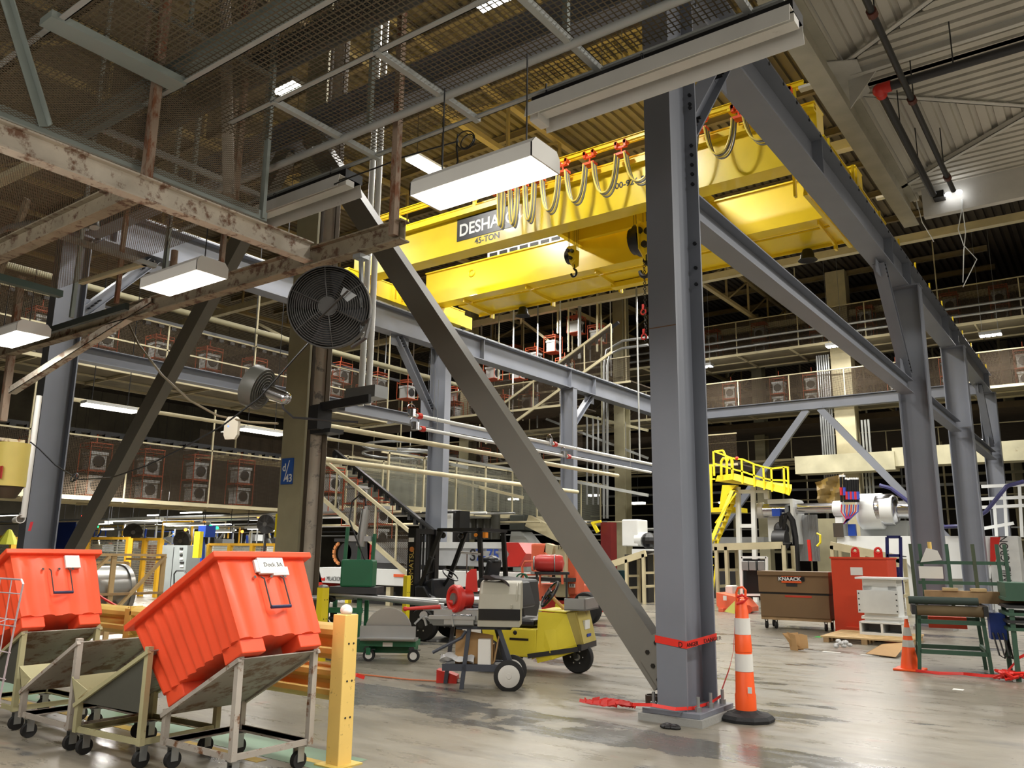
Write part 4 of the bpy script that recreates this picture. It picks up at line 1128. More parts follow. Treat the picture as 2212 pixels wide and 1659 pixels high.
# thin posts, rods and braces of the conveyor galleries beyond the left runway
rq = random.Random(5)
for i in range(26):
    x = 700+i*27+rq.uniform(-8, 8); y0 = rq.uniform(640, 760); y1 = y0+rq.uniform(110, 330); Y = rq.uniform(31, 37)
    one('gallery_post', MB().cyl(at(x, y1, 'y', Y), V((at(x, y1, 'y', Y).x, Y, 15.98)), rq.choice((.03, .04, .05)), n=6), (CREAM, GALV, TAN, WHITE)[i % 4], 'thin upright gallery post behind the left runway, %s from the tan column' % ORD[i], 'post', 'gallery posts behind the left runway')
for i, (a, c, Y) in enumerate((((560, 700), (690, 770), 24), ((700, 760), (905, 815), 30), ((705, 945), (1010, 1010), 26), ((760, 985), (1130, 1075), 28), ((930, 740), (1110, 665), 34), ((950, 985), (1400, 1070), 30), ((1060, 640), (1190, 740), 34), ((1110, 860), (1400, 930), 34), ((1180, 905), (1400, 990), 38))):
    one('gallery_beam', MB().bar(at(*a, 'y', Y), at(*c, 'y', Y), .09, .12), (CREAM, TAN, LGREY)[i % 3], 'slim gallery beam behind the left runway, %s from the left' % ORD[i], 'beam', 'gallery beams behind the left runway')
for i, (x0, x1, y0, z) in enumerate(((-33, -19.5, 31, 8.3), (-33, -20, 33, 6.1), (-30, -19, 36, 10.2), (-16, -12.5, 33, 5.4))):
    t = thing('mesh_gallery', 'dim mesh gallery with brown floor behind the left runway, %s level' % ('third', 'second', 'top', 'low right')[i], 'gallery', ((x0+x1)/2, y0, z), 0, 'mesh galleries behind the left runway')
    L = (x1-x0)/2
    put('deck', MB().box(-L, L, 0, 2.4, 0, .06), BROWN, t)
    put('mesh_side', MB().panel((-L, 0, 0), (2*L, 0, 0), (0, 0, 1.3)), FENCE, t)
    put('handrail', MB().bar((-L, 0, 1.3), (L, 0, 1.3), .05).bar((-L, 0, 0), (L, 0, 0), .07, .1), CREAM, t)
carriers([(-32+1.6*i, 32, 8.4) for i in range(7)], 1, 'y', 'single tub in orange carrier on the third level gallery, %s from the left', 'tubs on the third level gallery')
carriers([(-32+1.7*i, 34, 6.2) for i in range(6)], 1, 'y', 'single tub in orange carrier on the second level gallery, %s from the left', 'tubs on the second level gallery')
t = thing('cable_coil', 'loose coil of black cable hung above the lit trough lamp', 'cable', tuple(at(1000, 300, 'y', 5.0)))
put('coil', MB().ring((.03, 0, -.02), (.3, -1, 0), .085, .006, 22, 5).ring((.04, .01, -.03), (0, -1, .2), .07, .006, 20, 5).tube([(-.06, 0, .06), (-.07, 0, -.06), (-.05, 0, -.2), (-.12, 0, -.32)], .008, 5), BLACK, t)
one('swag_cable', MB().tube([at(x, y, 'y', 5.05) for x, y in ((722, 398), (760, 382), (820, 360), (870, 340), (930, 322), (990, 305))], .008, 5), BLACK, 'black cable swagged from the left trough lamp to the coil', 'cable')
# ================================================================ ORANGE BINS ON TILT CARTS
def rotbin(t, th):
    return Matrix.Rotation(-th, 4, 'Y')


TH = math.radians(28.1)
def make_bin(label, loc, paper_text):
    """origin at the low front-left bottom corner; floor of the bin slopes up along +X"""
    t = thing('bulk_bin', label, 'bin', loc)
    R = rotbin(t, TH)
    Lb, Wb, H = .97, .7, .77; n = 9
    b = MB(R)
    # ribbed shell: corrugated outline lofted from bottom to rim
    def outline(z):
        f = z/H; x0 = -.20*f; x1 = Lb+.0*f; y0 = -.03-.05*f; y1 = Wb+.03*f; pts = []
        amp = .022 if .10 < z < H-.06 else 0
        for i in range(n*4):
            u = i/(n*4); pts.append((x0+(x1-x0)*u, y0-(amp if i % 4 in (1, 2) else 0)))
        for i in range(20):
            u = i/20; pts.append((x1+(amp if i % 5 in (1, 2) else 0), y0+(y1-y0)*u))
        for i in range(n*4):
            u = i/(n*4); pts.append((x1-(x1-x0)*u, y1+(amp if i % 4 in (1, 2) else 0)))
        for i in range(20):
            u = i/20; pts.append((x0-(amp if i % 5 in (1, 2) else 0), y1-(y1-y0)*u))
        return pts
    zs = [.10, .105, .14, .40, H-.09, H-.06, H-.05]
    vs = []
    for z in zs: vs += [(x, y, z) for x, y in outline(z)]
    m = len(outline(0))
    b.add(vs, [(k*m+i, k*m+(i+1) % m, k*m+m+(i+1) % m, k*m+m+i) for k in range(len(zs)-1) for i in range(m)]+[tuple(range(m))])
    put('shell', b, ORNG, t, smooth=True)
    # inner wall so that the bin is hollow
    b = MB(R)
    b.add([(.04, .0, .14), (Lb-.03, .0, .14), (Lb-.03, Wb-.02, .14), (.04, Wb-.02, .14), (-.18, -.06, H), (Lb-.03, -.06, H), (Lb-.03, Wb, H), (-.18, Wb, H)],
          [(0, 1, 2, 3), (0, 4, 5, 1), (1, 5, 6, 2), (2, 6, 7, 3), (3, 7, 4, 0)])
    put('inner_wall', b, ORNG, t)
    b = MB(R)
    o = [(-.25, -.13), (Lb+.05, -.13), (Lb+.05, Wb+.08), (-.25, Wb+.08)]; i_ = [(-.18, -.06), (Lb-.03, -.06), (Lb-.03, Wb), (-.18, Wb)]
    vs = [(x, y, H-.05) for x, y in o]+[(x, y, H) for x, y in o]+[(x, y, H) for x, y in i_]+[(x, y, H-.05) for x, y in i_]
    b.add(vs, [(k+a, k+(a+1) % 4, kk+(a+1) % 4, kk+a) for k, kk in ((0, 4), (4, 8), (8, 12), (12, 0)) for a in range(4)])
    put('rim', b, ORNG, t, bevel=.008)
    for xf in (.06, Lb-.16):
        for yf in (.02, Wb-.16):
            put('foot', MB(R).box(xf-.07, xf+.15, yf-.055, yf+.15, 0, .115), ORNG, t, bevel=.01)
    b = MB(R)
    xr = Lb+.02
    for yy in (.24, .42): b.tube([(xr+.02, yy, .56), (xr+.05, yy, .53), (xr+.05, yy-.0, .30)], .006, 6)
    put('handle', b, DARK, t, label='wire drop handle')
    put('grip', MB(R).cyl((xr+.05, .24, .30), (xr+.05, .42, .30), .014, n=8), mat('grip_navy', (24, 30, 70), .4), t)
    for yy in (.18, .33, .46): put('rivet', MB(R).cyl((xr+.0, yy, .555), (xr+.03, yy, .555), .012, n=8), CHROME, t)
    pp = put('paper_label', MB(R).box(xr+.004, xr+.028, .24, .48, .585, .715).box(xr+.003, xr+.024, .21, .34, .60, .70).box(xr+.003, xr+.025, .36, .51, .57, .64) if paper_text else MB(R).box(xr+.004, xr+.028, .4, .54, .57, .70), PAPER, t, label='torn white paper label')
    if paper_text:
        Rm = R.to_3x3(); o = V(loc)+Rm @ V((xr+.029, .285, .64))
        text(paper_text, .034, DARK, pp, o, Rm @ V((0, 1, 0)), Rm @ V((0, 0, 1)), ext=.0005)
    return t


make_bin('big orange ribbed plastic bin tipped on the rusty cart beside the yellow post', (-5.93, 3.8, .445), 'Dock 3A')
make_bin('orange ribbed plastic bin at the left edge behind the wire rack', (-8.97, 3.66, .445), '')

CARTC = mat('cart_beige', (172, 166, 128), .6, var=.12, rust=.25, rcol=(120, 92, 62), rs=8)
CARTR = mat('cart_rusty', (168, 160, 150), .6, var=.15, rust=.5, rcol=(112, 74, 44), rs=9)
PLATE = mat('rusty_plate', (156, 150, 140), .5, var=.15, rust=.62, rcol=(110, 78, 48), rs=5, stretch=(.5, 1, 2))
DKPL = mat('dark_plate', (74, 74, 66), .5, var=.12)
def caster(parent, x, y, fork=GALV, r=.05, rz=0):
    c = put('caster', MB().box(x-.04, x+.04, y-.04, y+.04, 2*r+.03, 2*r+.04).box(x-.03, x-.024, y-.03, y+.03, r-.01, 2*r+.04).box(x+.024, x+.03, y-.03, y+.03, r-.01, 2*r+.04), fork, parent)
    put('wheel', MB().cyl((x-.022, y, r), (x+.022, y, r), r, n=20), RUBBER, c)
    return c


def tilt_cart(loc, rz, label, m, panel=False, lip=False):
    t = thing('tilt_cart', label, 'cart', loc, rz, 'tilting bin carts'); X, Y = .42, .34; z0 = .17
    for a, c in (((-X, -Y), (X, -Y)), ((X, -Y), (X, Y)), ((X, Y), (-X, Y)), ((-X, Y), (-X, -Y))):
        put('bottom_rail', MB().angle((a[0], a[1], z0), (c[0], c[1], z0), .045, .006, flip=-1).bar((a[0], a[1], z0+.02), (c[0], c[1], z0+.02), .012, .04), m, t)
    for x in (-X, X):
        for y in (-Y, Y):
            top = .42 if x < 0 else .88
            put('corner_post', MB().bar((x, y, z0), (x, y, top), .045, .045), m, t)
    s = .46/(2*X+.06)
    put('tray', MB().slab([(-X-.03, -Y-.02, .37), (-X-.03, Y+.02, .37), (X+.03, Y+.02, .85), (X+.03, -Y-.02, .85)], -.008), PLATE, t)
    b = MB()
    for y in (-Y-.02, Y+.02): b.bar((-X-.03, y, .37), (X+.03, y, .85), .03, .03)
    put('tray_edge', b, m, t)
    if lip: put('tray_lip', MB().slab([(-X-.03, -Y-.02, .40), (-X-.03, Y+.02, .40), (-X-.12, Y+.02, .58), (-X-.12, -Y-.02, .58)], .008).slab([(-X-.03, -Y-.02, .4), (-X-.12, -Y-.02, .58), (-X+.12, -Y-.02, .5)], .006), CARTC, t)
    if panel: put('side_panel', MB().slab([(-X, -Y-.005, .40), (X, -Y-.005, .40), (X, -Y-.005, .86)], .006), DKPL, t)
    for x in (-X+.05, X-.05):
        for y in (-Y+.05, Y-.05): caster(t, x, y, r=.062)
    return t


tilt_cart((-5.58, 4.14, 0), 0, 'rusty tilt cart carrying the big tipped orange bin', CARTR)
tilt_cart((-6.53, 3.97, 0), 4, 'empty beige tilt cart with dark side panel, just left of the big tipped bin', CARTC, True, True)
tilt_cart((-7.47, 3.95, 0), 0, 'empty beige and rusty tilt cart between the two orange bins', CARTR, False, True)
tilt_cart((-8.62, 4.02, 0), 0, 'beige tilt cart with dark panel under the left orange bin', CARTC, True)

WR = mat('rack_pinkwhite', (206, 190, 196), .35, metal=.3)
t = thing('wire_rack', 'white wire display rack at the left edge in front of the orange bin', 'wire rack', (-7.35, 3.12, 0))
b = MB(); x0, x1, z1 = -.55, .28, 1.33
b.tube([(x0, 0, .02), (x0, 0, z1), (x0+.03, 0, z1+.03), (x1-.04, 0, z1+.03), (x1, 0, z1), (x1-.16, .0, .35), (x1-.2, 0, .02)], .008, 6)
for i in range(1, 4): x = x0+(x1-x0)*i/4; b.tube([(x, 0, z1+.03), (x-.08, 0, .1)], .005, 5)
for z in (1.25, 1.05, 1.0, .8, .6, .42, .4, .22): b.tube([(x0, 0, z), (x1-.17*(1-z/1.3), 0, z)], .005, 5)
put('wire_grid', b, WR, t)
b = MB()
for z in (1.05, .42):
    for i in range(5): x = x0+.15*i+.05; b.tube([(x, 0, z), (x, -.06, z-.02), (x, -.08, z+.05)], .005, 5)
put('hooks', b, WR, t)
put('base_tube', MB().tube([(x0, 0, .03), (.1, -.0, .03), (.3, -.2, .03)], .008, 6), WR, t)

# ================================================================ YELLOW GUARD RAIL
def yellow_post(loc, h, label, m, w=.12, cap=None):
    t = thing('guard_post', label, 'post', loc)
    put('post', MB().box(-w/2, w/2, -w/2, w/2, 0, h), m, t, bevel=.006)
    put('foot_plate', MB().box(-.13, .13, -.13, .13, 0, .012), RAILY, t)
    for z in (.35, .62, .9):
        for x in (-.02, .03): put('bolt', MB().cyl((w/2, x, z), (w/2+.004, x, z), .008, n=8), DARK, t)
    if cap: put('cap', MB().lathe((0, 0, h), (0, 0, 1), [(w*.6, 0), (w*.6, .02), (w*.3, .04), (0, .045)], 10), cap, t)
    return t


yellow_post((-5.06, 4.7, 0), 1.12, 'chipped yellow square guard post in front beside the big tipped bin', YPOST, .14)
one('white_rag', MB().ball((-5.08, 4.72, 1.15), .05, 1.1, .9, .9).ball((-5.05, 4.7, 1.14), .035, 1.5, .8, .8), PAPER, 'crumpled white rag on top of the chipped yellow post', 'rag', smooth=True)
yellow_post((-8.5, 4.9, 0), 1.0, 'yellow guard post between the carts and the left orange bin', RAILY, .14)
yellow_post((-9.86, 8.67, 0), 1.08, 'yellow square post with grey cap behind the chipped one', YEL2, .13, GALV)
yellow_post((-10.7, 11.4, 0), 1.2, 'thin yellow post left of the green machine, under the white machine bed', YEL2, .1)
def w_rail(x0, x1, y, z0, label, m=RAILY):
    t = thing('guard_rail', label, 'guard rail', ((x0+x1)/2, y, z0)); L = (x1-x0)/2
    prof = [(0, 0), (-.03, .02), (-.06, .05), (-.06, .09), (0, .13), (0, .16), (-.06, .20), (-.06, .24), (-.03, .27), (0, .29)]
    n = len(prof); b = MB()
    b.add([(x, p, q) for x in (-L, L) for p, q in prof]+[(x, p+.006, q) for x in (-L, L) for p, q in prof],
          [(i, i+1, n+i+1, n+i) for i in range(n-1)]+[(2*n+i, 3*n+i, 3*n+i+1, 2*n+i+1) for i in range(n-1)])
    put('rail', b, m, t)
    put('end_bracket', MB().box(-L, -L+.02, -.06, .07, 0, .29).box(L-.02, L, -.06, .07, 0, .29), m, t)
    return t


w_rail(-12.9, -8.6, 4.95, .72, 'yellow corrugated guard rail seen between the two orange bins')
w_rail(-8.4, -5.16, 4.85, .74, 'upper yellow corrugated rail behind the big tipped bin')
w_rail(-8.4, -5.16, 4.85, .42, 'lower yellow corrugated rail behind the big tipped bin')

# ================================================================ TIMBER CRATE WITH STEEL DRUM
t = thing('timber_crate', 'open pine crate frame with crossed braces behind the left orange bin', 'crate', (-14, 7.6, 0))
S = .085
def crate_bar(a, c, m=WOOD): put('timber', MB().bar(a, c, S, .04), m, t)
X0, X1, Z0, Z1 = -1.2, .05, .1, 1.52
for x, y in ((.0, -.9), (.0, .92), (0, 0)): crate_bar((x, y, Z0), (x, y, Z1))
for z in (Z0, .95 if False else .86, Z1): crate_bar((.0, -.9, z), (.0, .95, z), WOOD2 if z < 1 else WOOD)
crate_bar((.03, .93, Z1-.03), (.03, .1, .6)); crate_bar((.03, -.85, .75), (.03, -.1, Z1-.03))
for x in (-1.2,):
    for y in (-.9, .92): crate_bar((x, y, Z0), (x, y, Z1-.15))
    for z in (Z0, Z1-.15): crate_bar((x, -.9, z), (x, .92, z))
    crate_bar((x, .0, Z1-.2), (x, .9, .6)); crate_bar((x, .9, Z1-.2), (x, 0, .6))
for y in (-.9, .92):
    for z in (Z0, Z1-.08): crate_bar((0, y, z), (-1.2, y, z))
t = thing('steel_drum', 'brushed steel cylinder lying inside the pine crate', 'drum', (-14.5, 7.3, .2))
put('barrel', MB().cyl((0, -1.2, .68), (0, .7, .68), .44, n=32).cyl((0, .7, .68), (0, .78, .68), .47, n=32), ALU, t, smooth=True)
put('saddle', MB().box(-.45, .45, -.6, -.5, 0, .5).box(-.45, .45, .4, .5, 0, .5).box(-.5, .5, -1.1, .7, 0, .1), WOOD2, t)
one('red_ribbon', MB().tube([at(x, y, 'x', -12.6) for x, y in ((188, 1258), (200, 1275), (222, 1292), (245, 1305), (268, 1318))], .018, 4), TAPE, 'red tape strung from the left orange bin to the guard rail', 'tape')

# ================================================================ DELINEATOR POST, TAPE
t = thing('traffic_delineator', 'orange and white striped delineator post on a black rubber base', 'delineator', (-3.24, 8.48, 0))
put('rubber_base', MB().lathe((0, 0, 0), (0, 0, 1), [(.27, 0), (.28, .03), (.25, .06), (.16, .075), (.11, .1), (0, .1)], 10), mat('base_black', (34, 34, 36), .8, bump=.5), t)
put('body', MB().lathe((0, 0, .08), (0, 0, 1), [(.104, 0), (.104, .16), (.097, .18), (.09, .38), (.085, .39), (.082, .58), (.088, .58), (.078, .78), (.07, .79), (.065, .99), (.06, 1.0), (.052, 1.06), (.04, 1.09), (0, 1.1)], 28), CONE, t, smooth=True)
for z0, r0, r1 in ((.37, .0905, .0875), (.70, .0825, .0775)):
    pass
put('reflective_band', MB().lathe((0, 0, .47), (0, 0, 1), [(.0905, 0), (.089, .17)], 28), PAPER, t, smooth=True, label='white reflective band')
put('reflective_band', MB().lathe((0, 0, .83), (0, 0, 1), [(.082, 0), (.0795, .16)], 28), PAPER, t, smooth=True, label='white reflective band')
put('handle', MB().tube([(-.045, 0, 1.15), (-.05, 0, 1.24), (-.03, 0, 1.29), (.02, 0, 1.30), (.05, 0, 1.27), (.045, 0, 1.18)], .013, 8), CONE, t, smooth=True)
put('sticker', MB().box(.06, .1, -.088, -.083, .27, .33), WHITE, t)
put('tape_knot', MB().tube([(-.03, -.03, 1.2), (.03, -.04, 1.22), (.08, -.03, 1.19), (.04, -.05, 1.15), (-.03, -.05, 1.13)], .014, 5), TAPE, t)
put('yellow_tag', MB().slab([(-.05, -.05, 1.16), (-.16, -.07, 1.05), (-.05, -.06, 1.03)], .004), mat('tag_yellow', (236, 236, 120), .5), t)
t = thing('danger_tape', 'red DANGER tape wrapped round the front column', 'tape', (XC, 8.235, 0))
x0, x1, y0, y1, za, zb = -.168, .168, -.384, .384, .72, .79
b = MB()
b.slab([(x0, y0, za+.03), (x1, y0, za-.01), (x1, y0, zb-.01), (x0, y0, zb+.03)], .003).slab([(x1, y0, za-.01), (x1, y1, za+.02), (x1, y1, zb+.02), (x1, y0, zb-.01)], .003)
b.slab([(x0, y1, za), (x0, y0, za+.03), (x0, y0, zb+.03), (x0, y1, zb)], .003)
put('wrap', b, TAPE, t)
text('D', .055, BLACK, t, (XC+.085, 8.235+y0-.006, .72), (1, 0, 0), (0, 0, 1), ext=.0008, sx=.8)
text('ANGER', .04, BLACK, t, (XC+x1+.006, 8.235+y0+.0, .725), (0, 1, 0), (0, 0, 1), ext=.0008, sx=1.5)
text('DANGER', .04, BLACK, t, (XC+x1+.006, 8.235+y0+.42, .735), (0, 1, 0), (0, 0, 1), ext=.0008, sx=2.0)
def ribbon(pts, w, m, parent, name='tape'):
    b = MB(); P_ = [V(p) for p in pts]; vs = []
    for i, p in enumerate(P_):
        tw = i*.5; vs += [p+V((0, math.sin(tw)*w*.3, w/2)), p-V((0, math.sin(tw)*w*.3, w/2))]
    b.add(vs, [(2*i, 2*i+1, 2*i+3, 2*i+2) for i in range(len(P_)-1)])
    o = put(name, b, m, parent); sm = o.modifiers.new('t', 'SOLIDIFY'); sm.thickness = .002; return o


D0 = V((-3.24-XC, 8.44-8.235, 1.2))
ribbon([D0, D0+V((-.05, 0, -.15)), D0+V((-.07, 0, -.35)), D0+V((-.10, .02, -.55)), D0+V((-.16, .05, -.72)), D0+V((-.26, .12, -.9)), (.20, .38, .22)], .045, TAPE, t)
ribbon([(.22, .4, .2), (.2, .1, .15), (.19, -.3, .15), (.1, -.52, .16), (-.15, -.52, .17), (-.4, -.45, .14)], .03, TAPE, t)
t = thing('tape_heap', 'crumpled red tape heap on the floor left of the column base', 'tape', (-4.45, 8.2, 0))
for i in range(9):
    a = i*.7; pts = [(math.cos(a+q*.6)*(.1+.04*q)-.1*q*.5, math.sin(a*1.3+q)*.06, .03+.015*((i+q) % 4)) for q in range(6)]
    ribbon(pts, .035, TAPE, t)
t = thing('scrap_clamp', 'dark brown metal clamp lying behind the column base', 'clamp', (-4.25, 8.45, 0))
put('ring', MB().lathe((0, 0, 0), (0, 0, 1), [(.09, .0), (.09, .14), (.075, .14), (.075, 0)], 16), mat('clamp_brown', (50, 36, 24), .6), t); put('lug', MB().box(.09, .2, -.02, .02, .05, .12), DARK, t)
b = MB()
for i in range(9): b.ball((-3.62+random.uniform(-.12, .1), 7.62+random.uniform(-.05, .03), .015), random.uniform(.02, .045), 1.5, 1.2, .7, 7)
one('black_rubble', b, BLACK, 'small heap of black debris against the front of the column base', 'debris')

# ================================================================ PIPE THREADING MACHINE ON ITS STAND
t = thing('pipe_threader', 'pipe threading machine with red die head on a grey wheeled stand', 'pipe threader', (-6.62, 8.33, 0), 0)
SD = mat('stand_grey', (62, 66, 76), .5, var=.06)
BD = mat('threader_beige', (168, 164, 148), .5, var=.08, rust=.15, rcol=(110, 100, 84))
# local axes: u toward wheels (screen right), v toward the back
U = (V((-6.24, 8.53, 0))-V((-6.49, 8.05, 0))).normalized(); Vv = V((-.98, .12, 0)).normalized()
# build along the camera's right direction
Rr = Matrix.Rotation(math.radians(32), 4, 'Z')
def TB(): return MB(Rr)
def tp(nm, mb, m, parent=None, **k): return put(nm, mb, m, parent or t, **k)
for x, y, s in ((-.38, .25, 0), (-.12, -.18, 1)):
    tp('leg', TB().bar((x-.02, y, 0), (x+.06, y, .72), .04, .05), SD)
tp('leg', TB().bar((.40, .25, .15), (.22, .25, .72), .04, .05), SD); tp('leg', TB().bar((.52, -.18, .15), (.3, -.18, .72), .04, .05), SD)
tp('shelf', TB().box(-.38, .42, -.18, .27, .25, .27).box(-.38, .42, -.2, -.17, .21, .29).box(-.38, .42, .25, .28, .21, .29), SD)
tp('top_frame', TB().box(-.22, .45, -.2, -.16, .70, .74).box(-.22, .45, .22, .26, .70, .74).box(.4, .45, -.2, .26, .7, .74), SD)
tp('handle_bar', TB().tube([(-.5, -.2, .42), (-.15, -.2, .6), (-.1, -.2, .68)], .02, 8), SD)
for y in (-.24, .31):
    w_ = tp('wheel', TB().lathe((.44, y-.025, .17), (0, 1, 0), [(.0, 0), (.17, 0), (.185, .01), (.185, .04), (.17, .05), (0, .05)], 32), RUBBER, smooth=True)
    put('wheel_disc', TB().lathe((.44, y-.032, .17), (0, 1, 0), [(0, .0), (.03, 0), (.035, .006), (.13, .006), (.135, .01), (.135, .06), (0, .06)], 28), OFFW, w_, smooth=True)
tp('axle', TB().cyl((.44, -.24, .17), (.44, .31, .17), .012, n=8), CHROME)
tp('bed', TB().box(-.55, .1, -.2, .2, .76, .82).box(-.5, .05, -.22, -.18, .8, .93).box(-.5, .05, .18, .22, .8, .93), GALV)
tp('chip_tray', TB().slab([(-.6, -.3, .84), (.02, -.3, .84), (0, -.22, .74), (-.5, -.22, .74)], .01).box(-.55, .02, -.3, -.2, .82, .86).box(-.36, .0, -.29, -.27, .76, .85), GALV)
tp('slide_rail', TB().cyl((-.65, -.12, .93), (.1, -.12, .93), .022, n=10).cyl((-.65, .12, .93), (.1, .12, .93), .022, n=10), CHROME)
tp('motor_housing', TB().slab([(.02, -.26, .9), (.56, -.26, .9), (.56, .05, 1.28), (.5, .2, 1.32), (.02, .2, 1.32)][:0] or [(.05, -.27, .92), (.05, -.16, 1.12), (.05, 0, 1.26), (.05, .2, 1.28), (.05, .27, 1.1), (.05, .27, .92)], -.52), BD, bevel=.02)
tp('nameplate', TB().box(.06, .57, -.285, -.27, .82, .95), BLACK); tp('lower_housing', TB().box(.05, .56, -.27, .25, .74, .92), BD)
tp('lid_groove', TB().box(.45, .47, -.275, .24, .96, 1.0).ring((.52, 0, 1.05), (1, 0, 0), .2, .012, 20, 5), BD)
tp('chuck', TB().cyl((-.02, 0, 1.05), (.05, 0, 1.05), .14, n=24).ring((-.03, 0, 1.05), (1, 0, 0), .12, .02), CHROME)
dh = tp('die_head', TB().cyl((-.25, -.2, 1.06), (-.2, -.16, 1.06), .165, n=28).ring((-.25, -.2, 1.06), (1, .8, 0), .14, .032, 28, 8).cyl((-.2, -.16, 1.06), (-.08, -.06, 1.06), .11, n=20), RED, smooth=True)
put('bore', TB().cyl((-.27, -.216, 1.06), (-.25, -.2, 1.06), .07, n=18), ALU, dh)
tp('cutter_arm', TB().slab([(-.14, -.1, 1.0), (-.12, -.1, 1.36), (-.06, -.1, 1.42), (.0, -.1, 1.38), (.0, -.1, 1.12), (-.06, -.1, .98)], .05).box(-.1, -.06, -.1, .02, .86, 1.0).bar((-.03, -.08, 1.42), (-.0, -.08, 1.1), .05, .06), RED)
tp('feed_screw', TB().cyl((-.12, -.08, 1.36), (-.12, -.08, 1.62), .008, n=6).cyl((-.2, -.08, 1.62), (.05, -.08, 1.60), .014, n=8), CHROME)
tp('reamer_cone', TB().lathe((-.2, -.18, 1.0), (-1, -.2, .2), [(.02, -.1), (.05, 0), (.02, .12), (0, .14)], 12), RED)
tp('lever', TB().cyl((-.85, -.2, .93), (-.42, -.2, .96), .02, .028, n=10).ball((-.86, -.2, .93), .03), RED)
tp('bracket', TB().lathe((-.62, -.26, .86), (0, 1, 0), [(.05, 0), (.05, .02), (0, .02)], 12).bar((-.62, -.25, .86), (-.58, -.25, .74), .06, .02).bar((-.27, -.3, .88), (-.24, -.3, .74), .06, .02).bar((-.62, -.27, .86), (-.72, -.3, .76), .02), GALV)
b = TB()
for i in range(14): b.ball((random.uniform(-.25, .0), random.uniform(-.26, -.12), .87), .018, 1.4, 1, .6, 5)
tp('chips', b, CHROME)
one('grey_rag', MB(Matrix.Translation((-6.62, 8.33, 0)) @ Rr).grid((.08, -.1, 1.31), (.34, 0, 0), (0, .3, 0), 10, 6, lambda u, v: (0, 0, -.16*max(0, u-.55)**1.1*1.5+.02*math.sin(9*u+5*v)+.02*math.cos(12*v))), CLOTH, 'dark grey cloth rag draped on the threading machine housing', 'rag', smooth=True)
one('cardboard_box', MB(Matrix.Translation((-6.62, 8.33, 0)) @ Rr).box(-.25, .22, .0, .24, .275, .5).slab([(-.25, 0, .5), (-.25, -.0, .68), (.22, 0, .62), (.22, 0, .5)], .006).slab([(.22, 0, .28), (.22, .24, .28), (.28, .24, .62), (.28, 0, .6)], .006), CARD, 'open cardboard box on the stand shelf under the threading machine', 'box')
one('white_carton', MB(Matrix.Translation((-6.62, 8.33, 0)) @ Rr).box(.05, .2, -.16, -.03, .275, .58), PAPER, 'tall white printed carton on the stand shelf, beside the cardboard box', 'carton')
b = MB(Matrix.Translation((-6.62, 8.33, 0)) @ Rr)
b.grid((-.42, -.2, .3), (.42, 0, 0), (0, .2, .03), 12, 6, lambda u, v: (0, 0, .05*math.sin(7*u+3*v)*math.cos(9*v+2*u)+.03))
one('plastic_bag', b, PLAST, 'crumpled clear plastic bag on the stand shelf', 'plastic bag', smooth=True)
t = thing('foot_pedal', 'red foot pedal on the floor beside the threader legs', 'foot pedal', (-7.12, 8.42, 0), 30)
put('guard', MB().slab([(-.14, -.09, .0), (.12, -.09, .0), (.12, -.09, .09), (.0, -.09, .13), (-.14, -.09, .16)], -.18), RED, t); put('pedal', MB().box(.1, .17, -.05, .05, .01, .05), CHROME, t)
one('extension_cord', MB().tube([(-7.0, 8.4, .015), (-7.6, 8.2, .012), (-8.6, 8.1, .012), (-9.9, 8.6, .012), (-10.4, 8.9, .012)], .01, 5), mat('cord_orange', (190, 110, 70), .6), 'thin orange cord lying across the floor to the foot pedal', 'cord', smooth=True)

# ================================================================ YELLOW THREE-WHEEL CART
CY = mat('cart_yellow', (222, 204, 52), .45, var=.1, rust=.12, rcol=(110, 100, 60), rs=6)
t = thing('utility_cart', 'small yellow three-wheel utility cart with black seat and steering wheel', 'utility cart', (-6.95, 10.05, 0), 14)
def wheel(parent, c, r, w, ax=(0, 1, 0), hub=GALV, name='wheel'):
    a = V(ax)*w/2; c = V(c)
    q = put(name, MB().lathe(c-a, ax, [(r*.6, 0), (r*.92, 0), (r, w*.25), (r, w*.75), (r*.92, w), (r*.6, w)], 30), RUBBER, parent, smooth=True)
    put('hub', MB().cyl(c-a*.8, c+a*.8, r*.6, n=24).cyl(c-a*1.05, c+a*1.05, r*.22, n=14), hub, q)
    b = MB()
    o, d, e, u, L = b.frame(c-a*.9, c+a)
    for k in range(6):
        p = o+(e*math.cos(k*1.047)+u*math.sin(k*1.047))*r*.4; b.cyl(p, p-V(ax)*.015, r*.05, n=6)
    put('lug_nut', b, CHROME, q)
    return q


wheel(t, (.68, 0, .22), .22, .11)
for y in (-.42, .42): wheel(t, (-.5, y, .22), .22, .12)
put('fork', MB().bar((.68, -.09, .2), (.6, -.09, .5), .03, .05).bar((.68, .09, .2), (.6, .09, .5), .03, .05).cyl((.66, -.1, .22), (.7, .1, .22), .02), DARK, t)
put('body', MB().slab([(-.55, -.42, .22), (.22, -.42, .22), (.22, -.42, .6), (-.62, -.42, .6)], -.84), CY, t, bevel=.02)
put('footwell', MB().slab([(.15, -.42, .20), (.42, -.42, .3), (.42, -.42, .36), (.15, -.42, .24)], -.84), CY, t)
put('front_shell', MB().slab([(.2, -.42, .24), (.42, -.42, .3), (.76, -.31, .42), (.62, -.31, .82), (.24, -.42, .84)], -.1).slab([(.2, .32, .24), (.42, .32, .3), (.76, .24, .42), (.62, .24, .82), (.24, .32, .84)], -.08).slab([(.24, -.42, .84), (.62, -.30, .82), (.62, .3, .82), (.24, .42, .84)], .02), CY, t, bevel=.01)
